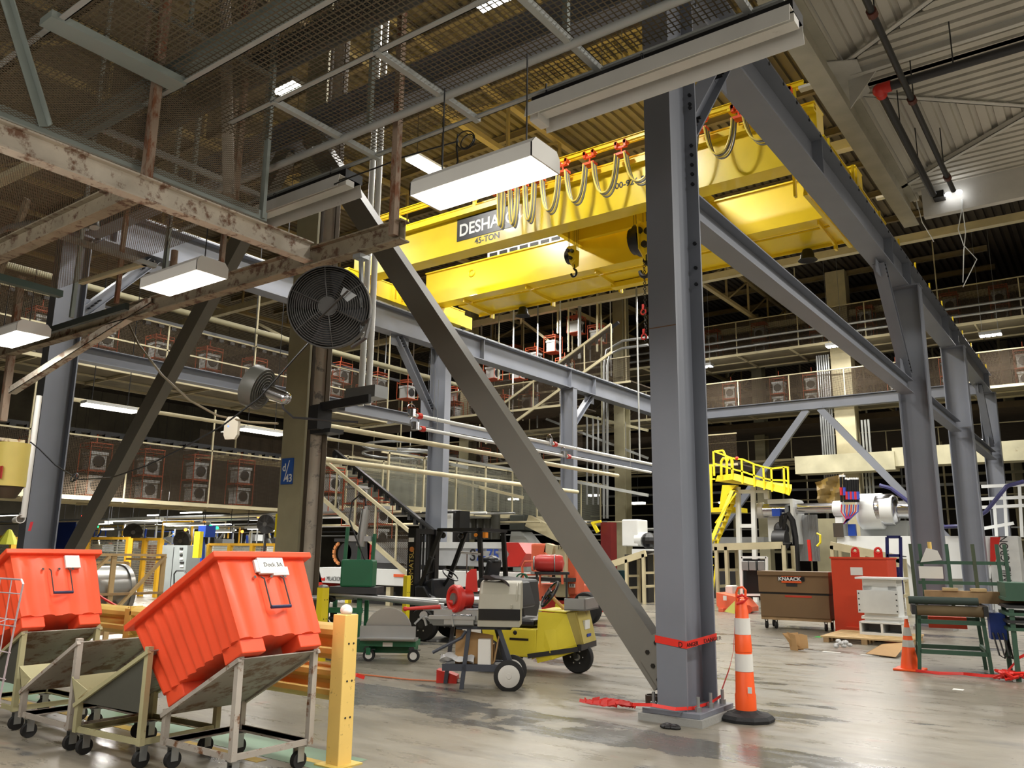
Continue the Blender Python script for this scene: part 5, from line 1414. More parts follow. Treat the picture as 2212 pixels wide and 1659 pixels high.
put('nose_panel', MB().slab([(.84, -.3, .42), (.84, .3, .42), (.74, .3, .84), (.74, -.3, .84)], .02).slab([(.62, -.31, .82), (.74, -.31, .84), (.84, -.31, .42), (.68, -.31, .4)], .02), mat('nose_worn', (176, 160, 84), .6, var=.15, rust=.3, rcol=(110, 100, 80)), t)
put('bumper', MB().bar((.82, -.36, .38), (.82, .36, .38), .05, .08).bar((.1, -.44, .24), (.8, -.36, .36), .03, .06), DARK, t)
put('headlight', MB().box(.80, .83, -.13, .09, .6, .72), mat('lens', (224, 226, 222), .2), t)
put('badge', MB().box(.845, .85, -.1, .08, .5, .54), BLUE, t)
put('dash_rack', MB().box(.6, .9, -.36, .3, .86, .88).box(.88, .9, -.36, .3, .86, 1.02).box(.6, .9, -.36, -.34, .86, 1.02).box(.6, .9, .28, .3, .86, 1.02), GALV, t)
put('seat_cushion', MB().box(-.32, .16, -.36, .36, .62, .72), VINYL, t, bevel=.03)
put('seat_back', MB().slab([(-.16, -.36, .84), (-.16, .36, .84), (-.26, .33, 1.2), (-.26, -.33, 1.2)], .09), VINYL, t, bevel=.03)
put('seat_bracket', MB().bar((-.2, -.2, .62), (-.24, -.2, .9), .04).bar((-.2, .2, .62), (-.24, .2, .9), .04), DARK, t)
sw = put('steering_wheel', MB().ring((.3, -.1, 1.06), (-.75, -.5, .6), .2, .018, 32, 8), BLACK, t, smooth=True)
b = MB(); o, d, e, u, L = b.frame((.3, -.1, 1.06), (-.45, -.6, 1.66))
for k in range(3): b.bar(o, o+(e*math.cos(k*2.09+.5)+u*math.sin(k*2.09+.5))*.19, .03, .015)
b.cyl(o-d*.02, o+d*.03, .05, n=14)
put('spokes', b, BLACK, sw); put('steering_column', MB().cyl((.3, -.1, 1.05), (.52, .05, .8), .025, n=10), CARD, t)
put('keyhole', MB().box(-.18, .1, -.426, -.422, .44, .47).ball((-.1, -.422, .54), .03, 1, .3, 1), BLACK, t)
t = thing('wire_basket_hose', 'curled green hose hanging beside the red cylinder', 'hose', (-9.9, 13.9, 1.0))
put('hose', MB().ring((0, 0, .12), (.3, -1, .3), .11, .016, 20, 6).ring((.05, .02, .1), (-.3, -1, .2), .12, .016, 20, 6), GREEN, t)
t = thing('steel_cylinder', 'red steel cylinder lying level on a stand behind the yellow cart seat', 'cylinder', (-9.35, 14.3, .72), 32)
put('shell', MB().lathe((0, -.0, .72), (1, 0, 0), [(.0, -.42), (.12, -.42), (.155, -.36), (.17, -.3), (.17, .1), (.15, .16), (.0, .2)], 26), mat('cylinder_red', (206, 64, 60), .35, rust=.2, rcol=(230, 200, 196)), t, smooth=True)
put('end_ring', MB().ring((-.42, 0, .72), (1, 0, 0), .125, .018).ring((.0, 0, .72), (1, 0, 0), .175, .012), GALV, t)
put('cradle', MB().box(-.4, .3, -.18, .18, .5, .55).box(-.38, -.34, -.15, .15, 0, .5).box(.22, .26, -.15, .15, 0, .5), DARK, t)

# ================================================================ FORKLIFT
t = thing('forklift', 'black forklift facing left with tall mast and overhead guard', 'forklift', (-10.2, 12.5, 0), 8)
put('counterweight', MB().slab([(.5, -.5, .35), (1.25, -.5, .35), (1.35, -.5, .7), (1.3, -.5, 1.15), (.6, -.5, 1.2), (.3, -.5, .9)], -1.0), DARK, t, bevel=.04)
put('chassis', MB().box(-.75, .6, -.5, .5, .28, .62), DARK, t, bevel=.02)
put('side_cowl', MB().slab([(-.8, -.52, .3), (-.3, -.52, .3), (-.3, -.52, .6), (-.62, -.52, 1.0), (-.82, -.52, 1.0)], -.2), VINYL, t, bevel=.03)
put('dashboard', MB().slab([(-.75, -.4, .6), (-.45, -.4, .65), (-.5, -.4, 1.15), (-.75, -.4, 1.05)], -.8), VINYL, t, bevel=.04)
put('steering_wheel', MB().ring((-.35, 0, 1.2), (.6, 0, .8), .17, .014, 28, 6).cyl((-.35, 0, 1.2), (-.5, 0, 1.0), .03), BLACK, t)
put('seat', MB().box(.05, .5, -.25, .25, .85, 1.0).slab([(.45, -.24, 1.0), (.45, .24, 1.0), (.58, .22, 1.5), (.58, -.22, 1.5)], .1).lathe((.55, 0, 1.45), (0, 0, 1), [(.2, 0), (.18, .08), (.0, .14)], 14), VINYL, t, bevel=.03)
for a, c in ((((-.72, -.46, 1.0), (-.3, -.46, 2.03))), (((-.72, .46, 1.0), (-.3, .46, 2.03))), (((.62, -.46, 1.1), (.55, -.46, 2.03))), (((.62, .46, 1.1), (.55, .46, 2.03)))):
    put('guard_pillar', MB().bar(a, c, .06, .08), BLACK, t)
put('guard_roof', MB().box(-.36, .62, -.5, -.43, 2.02, 2.08).box(-.36, .62, .43, .5, 2.02, 2.08).box(-.36, -.28, -.5, .5, 2.02, 2.08).box(.55, .62, -.5, .5, 2.02, 2.08), BLACK, t)
b = MB()
for i in range(6): x = -.2+i*.13; b.box(x, x+.03, -.44, .44, 2.03, 2.07)
put('guard_bars', b, BLACK, t)
put('grab_handle', MB().tube([(-.52, -.48, 1.55), (-.4, -.5, 1.5), (-.42, -.5, 1.28), (-.58, -.48, 1.22)], .016, 6), BLACK, t)
for y in (-.4, .4): put('work_lamp', MB().ball((-.34, y*.8, 1.95), .06), BLACK, t)
put('indicator_lamp', MB().cyl((.5, -.52, 1.95), (.5, -.5, 1.95), .035, n=12).box(.62, .68, -.46, -.36, 1.9, 2.0), mat('amber', (230, 140, 40), .3), t)
mst = put('mast', MB().box(-1.08, -.9, -.42, -.28, .08, 2.08).box(-1.08, -.9, .28, .42, .08, 2.08).box(-1.06, -.92, -.42, .42, 1.98, 2.08).box(-1.06, -.92, -.4, .4, 1.0, 1.08).box(-1.06, -.92, -.4, .4, .3, .42), BLACK, t)
b = MB()
for y in (-.2, -.1, .0, .12, .2): b.cyl((-1.0, y, .4), (-1.0, y, 2.0), .022, n=8)
put('lift_chain', b, DARK, mst)
put('carriage', MB().box(-1.14, -1.08, -.45, .45, .35, .8), BLACK, t)
for y in (-.25, .2): put('fork_tine', MB().box(-1.2, -1.14, y, y+.1, .08, .75).box(-2.15, -1.14, y, y+.1, .05, .1), DARK, t)
for y in (-.5, .42): wheel(t, (-.62, y+.04, .3), .3, .2, hub=DARK)
for y in (-.42, .34): wheel(t, (.85, y+.04, .24), .24, .18, hub=DARK)
Mf = Matrix.Rotation(math.radians(8), 3, 'Z')
o = V((-10.2, 12.5, 0))+Mf @ V((-.935, -.424, 1.0))
text('KOMATSU', .1, RAILY, mst, o, (0, 0, 1), Mf @ V((-1, 0, 0)))
put('plate', MB().box(-1.06, -.94, -.43, -.421, 1.82, 1.9), PAPER, mst)
put('emblem', MB().cyl((-.98, -.42, 1.68), (-.98, -.43, 1.68), .05, n=14), mat('emblem_orange', (200, 120, 50), .5), mst)

# ================================================================ GREEN PIPE BENDER RACK
t = thing('green_bender', 'green hydraulic pipe bender on a wheeled green frame', 'pipe bender', (-9.63, 9.35, 0), 33)
def g(nm, mb, m=GREEN, **k): return put(nm, mb, m, t, **k)
for x in (-.62, -.1): g('upright', MB().bar((x, 0, .1), (x, 0, 1.0 if x > -.3 else .9), .07, .07))
for z in (.18, .42, .72, .95): g('cross_bar', MB().bar((-.65, 0, z), (-.05, 0, z), .06, .08))
g('base_rail', MB().box(-.7, .75, -.04, .04, .1, .2)); g('base_rail', MB().box(-.7, .75, .5, .58, .1, .2)); g('base_cross', MB().box(.1, .17, -.3, .58, .1, .2).box(-.7, -.62, 0, .58, .1, .2).box(.68, .75, 0, .58, .1, .2))
for x in (-.62, -.1): g('upright', MB().bar((x, .5, .1), (x, .5, .85), .06, .06))
g('tank', MB().slab([(-.38, -.2, 1.08), (.12, -.2, 1.08), (.12, -.2, 1.5), (-.38, -.2, 1.5)], -.35), bevel=.03)
for x in (-.36, -.14, .08): g('mast_post', MB().bar((x-.04, .05, 1.0), (x, .05, 2.0 if x < .05 else 1.9), .06, .05))
g('platform', MB().box(-.55, .2, -.2, .35, .98, 1.08), DARK)
g('ram', MB().cyl((-.12, -.05, 1.7), (-.06, -.05, 2.28), .07, n=18).cyl((-.06, -.05, 2.28), (-.06, -.05, 2.33), .03, n=10), ALU, smooth=True)
g('ram_clamp', MB().box(-.3, .05, -.1, .1, 1.78, 1.86), GALV)
g('hydraulic_hose', MB().tube([(-.06, -.05, 2.33), (-.08, -.05, 2.45), (-.18, -.05, 2.5), (-.28, -.08, 2.4), (-.3, -.12, 2.1), (-.1, -.2, 1.7), (0, -.22, 1.5)], .014, 6), BLACK, smooth=True)
for p, q in (((-.55, -.12, .98), (1.15, -.1, .86)), ((-.3, .05, .95), (1.2, .2, .8)), ((-.5, .2, .92), (1.5, .3, .86)), ((-.9, .0, .9), (-.2, 0, .92))): g('pipe', MB().cyl(p, q, .04, n=14), GALV, smooth=True)
b = MB()
for i in range(16): b.ball((-.6+random.uniform(-.08, .08), random.uniform(-.15, .1), random.uniform(.5, 1.1)), .06, n=6)
g('chain_heap', b, BLACK)
bs = g('bending_shoe', MB().cyl((.4, -.18, .42), (.4, -.1, .42), .36, n=36), ALU)
for v_ in bs.data.vertices: v_.co.z = max(v_.co.z, .42)
g('angle_bed', MB().angle((0, -.3, .34), (.85, -.3, .34), .18, .02).box(0, .85, -.3, -.05, .3, .34), GALV)
g('deck', MB().box(.0, .85, -.28, .15, .22, .3)); g('label', MB().box(.35, .5, -.285, -.28, .22, .28), PAPER)
for x, y in ((.1, -.25), (.78, -.25), (-.6, 0)):
    c = g('caster', MB().bar((x, y, .22), (x+.04, y, .1), .04, .07).box(x-.05, x+.14, y-.03, y+.03, .17, .18), DARK)
    put('wheel', MB().cyl((x+.04, y-.03, .09), (x+.04, y+.03, .09), .09, n=22), RUBBER, c); put('hub', MB().cyl((x+.04, y-.034, .09), (x+.04, y+.034, .09), .055, n=16), OFFW, c)

# ================================================================ KNAACK CHEST, ORANGE BOX, WHITE CASTING, PALLET
t = thing('job_chest', 'tan steel job site chest lettered KNAACK on casters', 'tool chest', (-6.22, 19.9, 0), 3)
KW = 1.55
put('body', MB().box(-KW/2, KW/2, -.4, .4, .27, .78), KNB, t, bevel=.01)
put('lid', MB().box(-KW/2-.02, KW/2+.02, -.43, .42, .82, 1.28).box(-KW/2-.03, KW/2+.03, -.46, .44, 1.2, 1.3), KNB, t, bevel=.01)
put('seam', MB().box(-KW/2+.01, KW/2-.01, -.39, .4, .78, .82), DARK, t); put('handle_recess', MB().box(-.15, .1, -.436, -.43, .96, 1.03), DARK, t)
put('skid', MB().box(-KW/2, KW/2, -.38, -.3, .2, .27).box(-KW/2, KW/2, .3, .38, .2, .27), WOOD2, t)
put('badge', MB().box(-.25, .2, -.447, -.44, 1.04, 1.10).box(-.25, .2, -.447, -.44, 1.16, 1.19), mat('badge_orange', (236, 96, 40), .4), t)
put('lettering_plate', MB().box(-.33, .27, -.45, -.445, 1.085, 1.175), BLACK, t)
Mk = Matrix.Rotation(math.radians(3), 3, 'Z')
text('KNAACK', .075, WHITE, t, V((-6.22, 19.9, 0))+Mk @ V((-.32, -.453, 1.093)), Mk @ V((1, 0, 0)), (0, 0, 1), sx=1.15, bold=.004)
put('stripe', MB().box(-.2, .4, -.405, -.4, .72, .76), mat('stripe_red', (190, 60, 40), .5), t)
for x in (-.68, -.46, .65): caster(t, x, -.3, DARK, .08)
for x in (-.68, .65): caster(t, x, .3, DARK, .08)
t = thing('lifting_box', 'tall orange-red steel box with two lifting lugs beside the chest', 'steel box', (-4.75, 19.75, 0), 4)
put('body', MB().box(-.55, .6, -.42, .95, .02, 1.62), ORED, t, bevel=.01)
put('top_plate', MB().box(-.57, .62, -.44, .97, 1.6, 1.64), ORED, t)
for x, hk in ((-.1, 0), (.38, 1)):
    put('lifting_lug', MB().box(x-.09, x+.09, -.02, .02, 1.64, 1.76).ring((x, 0, 1.78), (0, 1, 0), .06, .03, 18, 6), RED, t)
put('paper_label', MB().box(-.15, .1, -.43, -.421, 1.25, 1.42), PAPER, t)
put('base_flange', MB().box(-.3, .35, -.62, -.42, .02, .16), ORED, t)
t = thing('white_casting', 'white steel machine pedestal with two square openings on a pallet', 'machine base', (-4.05, 18.35, .12), 2)
put('top_flange', MB().box(-.42, .46, -.38, .42, 1.08, 1.12), WHITE, t, bevel=.005)
put('body', MB().box(-.3, .34, -.3, .36, .22, 1.08).box(-.36, .40, -.32, .38, .3, .36), WHITE, t, bevel=.01)
put('bolted_plate', MB().box(-.4, .36, -.36, -.33, .42, .86), mat('plate_white', (212, 214, 212), .4), t)
for x in (-.37, .33):
    for z in (.47, .58, .69, .8): put('bolt_hole', MB().cyl((x, -.365, z), (x, -.36, z), .014, n=8), DARK, t)
put('side_web', MB().slab([(-.3, -.3, .95), (-.12, -.3, .95), (-.12, -.3, .88), (-.3, -.3, .86)], .06).slab([(.34, -.3, .95), (.18, -.3, .95), (.18, -.3, .88), (.34, -.3, .86)], -.06), WHITE, t)
put('foot', MB().box(-.4, .42, -.36, .38, .0, .05).box(-.4, -.36, -.36, .38, .05, .24).box(.0, .04, -.36, .38, .05, .24).box(.38, .42, -.36, .38, .05, .24).box(-.4, .42, -.36, .38, .22, .25).box(-.36, .38, .34, .36, .05, .24), WHITE, t)
t = thing('pallet', 'flat wooden pallet under the white machine pedestal', 'pallet', (-4.15, 18.1, 0), 2)
for i in range(6): put('deck_board', MB().box(-.85, .75, -.95+.3*i, -.95+.3*i+.24, .09, .12), WOOD, t)
for x in (-.8, -.1, .62): put('runner', MB().box(x, x+.1, -.95, .8, 0, .09), WOOD2, t)
one('cardboard_sheet', MB().slab([tuple(at(1870, 1412, 'z', .02)), tuple(at(1935, 1420, 'z', .02)), tuple(at(1960, 1388, 'z', .14)), tuple(at(1905, 1392, 'z', .14))], .006), CARD, 'bent cardboard sheet leaning off the pallet toward the camera', 'cardboard')
b = MB(); p = at(1722, 1405, 'z', 0)
b.slab([p+V((-.25, 0, .28)), p+V((-.05, 0, .0)), p+V((.12, 0, .02)), p+V((0, .1, .3))], .006).slab([p+V((0, -.02, .02)), p+V((.2, 0, .05)), p+V((.16, .1, .26)), p+V((.02, .1, .28))], .006).slab([p+V((-.12, .02, 0)), p+V((.05, -.1, 0)), p+V((.0, -.05, .27)), p+V((-.18, .05, .3))], .006)
one('torn_carton', b, CARD, 'torn open cardboard carton alone on the floor before the chest', 'cardboard')
b = MB(); p = at(1822, 1390, 'z', .13)
for i in range(8): b.ball(p+V((random.uniform(-.12, .12), random.uniform(-.1, .1), random.uniform(-.08, .06))), .05, 1, 1, .7, 6)
one('plastic_film', b, PLAST, 'crumpled shiny film on the pallet edge left of the white pedestal', 'plastic film')
for j, ((x, y), w, d, lb) in enumerate((((1796, 1409), .3, .12, 'white paper scrap on the floor in front of the pallet'), ((1682, 1382), .25, .03, 'thin white strip on the floor before the chest'), ((1880, 1416), .3, .1, 'white paper scrap beside the bent cardboard sheet'), ((2070, 1490), .12, .12, 'cream paper scrap on the floor right of the cone'), ((1768, 1376), .12, .2, 'bright green scrap at the pallet corner'))):
    p = at(x, y, 'z', .002); one('paper_scrap', MB().box(p.x-w/2, p.x+w/2, p.y-d/2, p.y+d/2, .001, .006), mat('scrap_green', (60, 200, 90), .5) if j == 4 else PAPER, lb, 'paper scrap')
t = thing('traffic_cone', 'orange traffic cone with two grey bands beside the green rack', 'traffic cone', (-2.72, 13.75, 0))
put('base', MB().box(-.2, .2, -.2, .2, 0, .03), CONE, t, bevel=.01); put('cone_body', MB().lathe((0, 0, .03), (0, 0, 1), [(.13, 0), (.022, .70), (0, .70)], 26), CONE, t, smooth=True)
for z0, z1 in ((.3, .4), (.46, .58)): r = lambda z: .13-.108*z/.7+.003; put('reflective_band', MB().lathe((0, 0, .03), (0, 0, 1), [(r(z0), z0), (r(z1), z1)], 26), mat('band_grey', (186, 184, 176), .4), t, smooth=True, label='grey reflective band')

# ================================================================ GREEN ROLLER STANDS
t = thing('roller_stand', 'green steel roller stand stacked with timber at the right', 'roller stand', (-2.15, 13.95, 0), 12)
for x in (-.42, .38):
    for y in (-.3, .55): put('leg', MB().bar((x*1.15, y, 0), (x, y, .9), .05, .05), RACKG, t)
for y in (-.3, .55):
    for z in (.3, .72): put('cross_rail', MB().bar((-.45, y, z), (.42, y, z), .05, .06), RACKG, t)
for x in (-.45, .4): put('side_rail', MB().bar((x, -.3, .34), (x, .55, .34), .04, .05), RACKG, t)
put('roller', MB().cyl((-.55, -.36, 1.02), (.35, -.36, 1.02), .055, n=18), mat('roller_green', (44, 58, 52), .6), t, smooth=True)
put('belt_roll', MB().cyl((-.45, -.33, .88), (.4, -.33, .88), .075, n=20), mat('belt_brown', (104, 88, 62), .8, var=.2), t, smooth=True)
put('side_plate', MB().box(-.52, -.46, -.42, .5, .82, .96).box(.4, .46, -.42, .5, .82, .96), DARK, t)
put('drive_cover', MB().box(-.3, .2, -.1, .1, .62, .78), ORED, t, label='orange drive cover'); put('motor', MB().box(.48, .68, -.2, .1, .5, .86), BLUE, t, label='blue motor')
b = MB()
for i in range(3): b.tube([(.5+.06*i, -.25, .6), (.55+.06*i, -.3, .3), (.62+.05*i, -.2, .25), (.7, -.1, .5)], .012, 5)
put('cable', b, BLACK, t)
t = thing('timber_beam', 'thick timber beam lying across the green roller stands', 'timber', (-1.9, 14.15, .98), 12)
put('beam', MB().box(-.6, .75, -.1, .12, 0, .17), WOOD2, t)
for x in (-.35, .02, .4): put('batten', MB().box(x, x+.2, -.12, .14, .17, .21), WOOD, t)
t = thing('green_guard_frame', 'green upright guard frame above the roller stand with upturned posts', 'guard frame', (-2.1, 14.3, .94), 12)
for x, m in ((-.55, DARK), (-.42, RACKG), (-.05, RACKG), (.3, DARK), (.62, RACKG), (.72, RACKG)): put('upright', MB().bar((x, 0, -.02), (x-.02, 0, .9), .05, .05), m if m is RACKG else mat('post_olive', (72, 82, 62), .6), t)
for z in (.32, .62): put('cross_rail', MB().bar((-.5, 0, z), (.68, 0, z), .04, .05), RACKG, t)
put('tag', MB().slab([(-.45, -.05, .62), (-.15, -.05, .66), (-.2, -.05, .8), (-.35, -.05, .84)], .005).box(-.48, -.15, -.04, -.03, .38, .56), PAPER, t, label='white paper tag'); put('bottle', MB().cyl((-.3, 0, .82), (-.3, 0, .93), .03, n=10), YPOST, t)
t = thing('roller_table', 'dark green roller table cut by the right edge', 'roller table', (-1.15, 13.9, 0), 12)
for x, y in ((-.25, -.35), (-.25, .5), (.9, -.35), (.9, .5)): put('leg', MB().bar((x, y, 0), (x, y, .95), .06, .06), RACKG, t)
for i in range(5): put('roller', MB().box(-.32, 1.0, -.4, .5, .66+.1*i, .70+.1*i), DARK if i % 2 else RACKG, t)
put('top', MB().box(-.3, 1, -.4, .5, 1.1, 1.3), RACKG, t); put('panel', MB().box(0, .5, -.42, -.4, .45, .62), ORED, t)
t = thing('red_strap', 'red tape trailing along the floor from the cone to the roller table', 'tape', (-2.6, 13.5, 0))
ribbon([(0, 0, .03), (.3, .0, .02), (.6, .1, .03), (.85, .05, .03), (1.1, 0, .05), (1.3, .1, .3), (1.5, .1, .42)], .04, TAPE, t)
b = MB()
for i in range(7): b.tube([(1.1+random.uniform(-.1, .3), random.uniform(-.2, .1), .03+random.uniform(0, .1)) for _ in range(4)], .02, 4)
put('knot', b, TAPE, t)
# ================================================================ MACHINES FARTHER BACK
def fb(px0, px1, ptop, pbot, Y, dep, mb=None, ground=False):
    """box whose front face stands on the plane y = Y, sized from its outline in the photograph"""
    m = (px0+px1)/2
    a = at(px0, (ptop+pbot)/2, 'y', Y).x; c = at(px1, (ptop+pbot)/2, 'y', Y).x
    zt = at(m, ptop, 'y', Y).z; zb = 0 if ground else at(m, pbot, 'y', Y).z
    return (mb or MB()).box(a, c, Y, Y+dep, max(zb, 0), zt)
def mid(px0, px1, Y, z=0): return (at((px0+px1)/2, 1200, 'y', Y).x, Y, z)


t = thing('moulding_machine', 'long white and grey moulding machine lettered MILACRON and S7-75 behind the forklift', 'moulding machine', mid(680, 1130, 19))
def q(nm, mb, m, **k): return put(nm, mb, m, t, world=True, **k)
q('bed', fb(686, 1120, 1231, 1268, 19, 1.6), WHITE, bevel=.02)
q('bed_end', MB().slab([at(676, 1232, 'y', 19.0), at(690, 1232, 'y', 19.0), at(698, 1268, 'y', 19.0), at(684, 1268, 'y', 19.0)], 1.5), RED)
q('base', fb(760, 1110, 1268, 1330, 19.4, 1.0, ground=True), DARK)
q('leg', fb(833, 842, 1268, 1325, 19.1, .15, ground=True), CREAM); q('leg', fb(745, 752, 1268, 1325, 19.1, .15, ground=True), YEL2)
q('upper_body', fb(805, 1100, 1172, 1222, 19.5, 1.2), mat('machine_grey', (160, 162, 164), .45), bevel=.03)
q('top_cover', fb(805, 1100, 1171, 1184, 19.45, 1.3), mat('machine_light', (198, 200, 200), .4))
q('red_nose', MB().slab([at(1085, 1172, 'y', 19.4), at(1120, 1172, 'y', 19.4), at(1136, 1196, 'y', 19.4), at(1120, 1224, 'y', 19.4), at(1085, 1224, 'y', 19.4), at(1100, 1197, 'y', 19.4)], 1.2), RED)
q('red_wedge', MB().slab([at(793, 1172, 'y', 19.4), at(808, 1172, 'y', 19.4), at(800, 1196, 'y', 19.4), at(808, 1215, 'y', 19.4), at(795, 1215, 'y', 19.4)], .5), RED)
q('carriage', fb(800, 858, 1216, 1228, 19.2, 1.0), DARK); q('rail_cover', fb(858, 890, 1222, 1229, 19.2, .8), GALV)
q('orange_strip', fb(850, 905, 1241, 1247, 18.97, .04), mat('strip_orange', (236, 100, 50), .4))
q('clamp_cover', MB().lathe(at(760, 1195, 'y', 19.4)+V((-.35, 0, 0)), (0, 1, 0), [(0, 0), (.33, 0), (.36, .05), (.36, .95), (.33, 1), (0, 1)], 28), DARK, smooth=True)
q('clamp_cover', fb(745, 800, 1166, 1224, 19.4, 1.0), DARK, bevel=.04)
q('cover_lid', fb(722, 836, 1163, 1170, 19.35, 1.1), DARK)
b = MB(); c = at(746, 1195, 'y', 19.33)+V((-.18, 0, 0))
for i in range(6):
    a = math.radians(115+i*24); p = c+V((math.cos(a)*.38, 0, math.sin(a)*.36)); a2 = a+.34; p2 = c+V((math.cos(a2)*.38, 0, math.sin(a2)*.36)); b.bar(p, p2, .09, .07, up=(0, 1, 0))
q('warning_grille', b, mat('grille_orange', (230, 150, 90), .5))
text('MILACRON', .14, DARK, t, at(705, 1254, 'y', 18.98), (1, 0, 0), (0, 0, 1), sx=.72)
q('logo', MB().slab([at(694, 1254, 'y', 18.97), at(694, 1247, 'y', 18.97), at(697, 1250, 'y', 18.97), at(701, 1247, 'y', 18.97), at(701, 1254, 'y', 18.97)], .01), RED)
text('S', .34, BLACK, t, at(1014, 1211, 'y', 19.43), (1, 0, 0), (0, 0, 1), sx=1.05, bold=.006)
text('7-75', .34, BLUE, t, at(1027, 1211, 'y', 19.43), (1, 0, 0), (0, 0, 1), sx=1.0, bold=.006)

# orange boom lift 198
t = thing('boom_lift', 'faded orange and cream boom lift numbered 198 parked behind the yellow cart', 'boom lift', mid(1145, 1245, 17.5))
q('turret', fb(1146, 1182, 1174, 1235, 17.6, .4), JLG, bevel=.05); q('turret', fb(1226, 1245, 1176, 1285, 17.5, .4), JLG, bevel=.04)
q('turret_base', fb(1150, 1240, 1262, 1300, 17.6, 1.2), JLG, bevel=.04)
q('boom', fb(1199, 1222, 1178, 1290, 17.4, .35), mat('boom_cream', (206, 198, 160), .5), bevel=.02)
q('boom', MB().bar(at(1178, 1245, 'y', 17.7), at(1192, 1176, 'y', 17.7), .2, .25), mat('boom_cream', (206, 198, 160), .5))
q('link_arm', MB().bar(at(1160, 1240, 'y', 17.6), at(1180, 1195, 'y', 17.6), .16, .12), JLG)
q('basket_rail', MB().tube([at(x, y, 'y', 16.9) for x, y in ((1130, 1262), (1128, 1225), (1134, 1213), (1205, 1211), (1213, 1218), (1215, 1262))], .03, 6).bar(at(1130, 1242, 'y', 16.9), at(1228, 1240, 'y', 16.9), .04).bar(at(1168, 1213, 'y', 16.9), at(1166, 1270, 'y', 16.9), .04), JLG)
q('basket_floor', fb(1135, 1215, 1248, 1256, 16.9, .8), DARK); q('control_panel', fb(1146, 1205, 1236, 1241, 16.85, .2), GALV)
q('chassis', fb(1170, 1250, 1290, 1325, 17.6, 1.3), RED)
q('engine', MB().ball(at(1240, 1318, 'y', 17.2), .12), BLACK)
for x, y in ((1268, 17.3), (1262, 19.2)):
    p = at(x, 1320, 'y', y); wheel(t, (p.x-t.location.x, y-t.location.y, .38), .38, .25, hub=JLG)
text('198', .13, DARK, t, at(1204, 1187, 'y', 17.38), (1, 0, 0), (0, 0, 1), sx=.8)
q('number_plate', fb(1229, 1241, 1261, 1269, 17.46, .03), PAPER); text('331', .07, DARK, t, at(1230, 1267, 'y', 17.45), (1, 0, 0), (0, 0, 1))

# yellow platform tower with stairs
t = thing('access_platform', 'bright yellow railed access platform with ladder stairs right of the front column', 'access platform', mid(1530, 1706, 30))
def yb(p, r, w=.07, Y=30, Y2=None): return (at(p[0], p[1], 'y', Y), at(r[0], r[1], 'y', Y2 or Y), w)
b = MB()
A_, B_ = at(1582, 1036, 'y', 30), at(1706, 1072, 'y', 30)
dk_ = MB().slab([at(1545, 1040, 'y', 31), at(1582, 1036, 'y', 29.6), at(1706, 1070, 'y', 29.6), at(1706, 1060, 'y', 31.2)], .25)
q('deck', dk_, YEL2)
rails = MB(); posts = MB()
edge = [(1543, 1028, 975), (1582, 1036, 990), (1604, 1045, 992), (1630, 1052, 1003), (1651, 1058, 1009), (1668, 1062, 1012), (1695, 1066, 1009), (1704, 1070, 1010)]
for i, (x, yb_, yt) in enumerate(edge):
    posts.bar(at(x, yb_, 'y', 29.6), at(x-2, yt, 'y', 29.6), .06)
    if i:
        x0, b0, t0 = edge[i-1]
        for f in (0, .5): rails.bar(at(x0, t0+(b0-t0)*f, 'y', 29.6), at(x, yt+(yb_-yt)*f, 'y', 29.6), .06)
q('railing', rails, YEL2); q('railing_post', posts, YEL2)
b = MB()
for x in (1558, 1570): b.tube([at(x, 1030, 'y', 30.4), at(x, 997, 'y', 30.4), at(x+4, 990, 'y', 30.4), at(x+9, 990, 'y', 30.4), at(x+12, 996, 'y', 30.4), at(x+12, 1028, 'y', 30.4)], .05, 6)
b.bar(at(1521, 1005, 'y', 30.6), at(1545, 1005, 'y', 30.6), .06).bar(at(1521, 1035, 'y', 30.6), at(1545, 1035, 'y', 30.6), .06).bar(at(1535, 1005, 'y', 30.6), at(1537, 1098, 'y', 30.6), .09)
b.bar(at(1543, 975, 'y', 29.8), at(1562, 973, 'y', 29.8), .06).bar(at(1562, 973, 'y', 29.8), at(1570, 990, 'y', 29.8), .06)
q('gate_hoop', b, YEL2)
q('lower_deck', fb(1521, 1590, 1096, 1106, 30.5, 1.2), YEL2); q('column_box', MB().slab([at(1560, 1048, 'y', 30.1), at(1590, 1048, 'y', 30.1), at(1572, 1068, 'y', 30.1), at(1566, 1100, 'y', 30.1), at(1553, 1100, 'y', 30.1)], .3), YEL2)
st = MB(); n = 9; p0, p1 = at(1582, 1060, 'y', 30), at(1532, 1180, 'y', 29.3)
for o in (0, .55): st.bar(p0+V((0, o, 0)), p1+V((0, o, 0)), .05, .14)
for i in range(n): c = p0+(p1-p0)*(i/n); st.box(c.x-.1, c.x+.1, c.y, c.y+.55, c.z-.02, c.z+.02)
p0, p1 = at(1590, 1065, 'y', 29.5), at(1545, 1130, 'y', 29.2); st.bar(p0, p1, .05)
p0, p1 = at(1548, 1175, 'y', 29.6), at(1540, 1285, 'y', 29.6)
q('stair', st, YEL2)
b = MB()
for x in (1532, 1546): b.bar(at(x+6, 1165, 'y', 29.3), at(x-8, 1300, 'y', 29.3), .05)
for i in range(7): b.bar(at(1526+i*.6, 1185+18*i, 'y', 29.3), at(1544-i*1.2, 1185+18*i, 'y', 29.3), .04)
q('ladder', b, YEL2)
q('safety_lamp', MB().ball(at(1592, 990, 'y', 29.6), .07), RED)
t = thing('platform_stand', 'white steel stand carrying the yellow platform', 'support frame', mid(1592, 1660, 30.4))
b = MB()
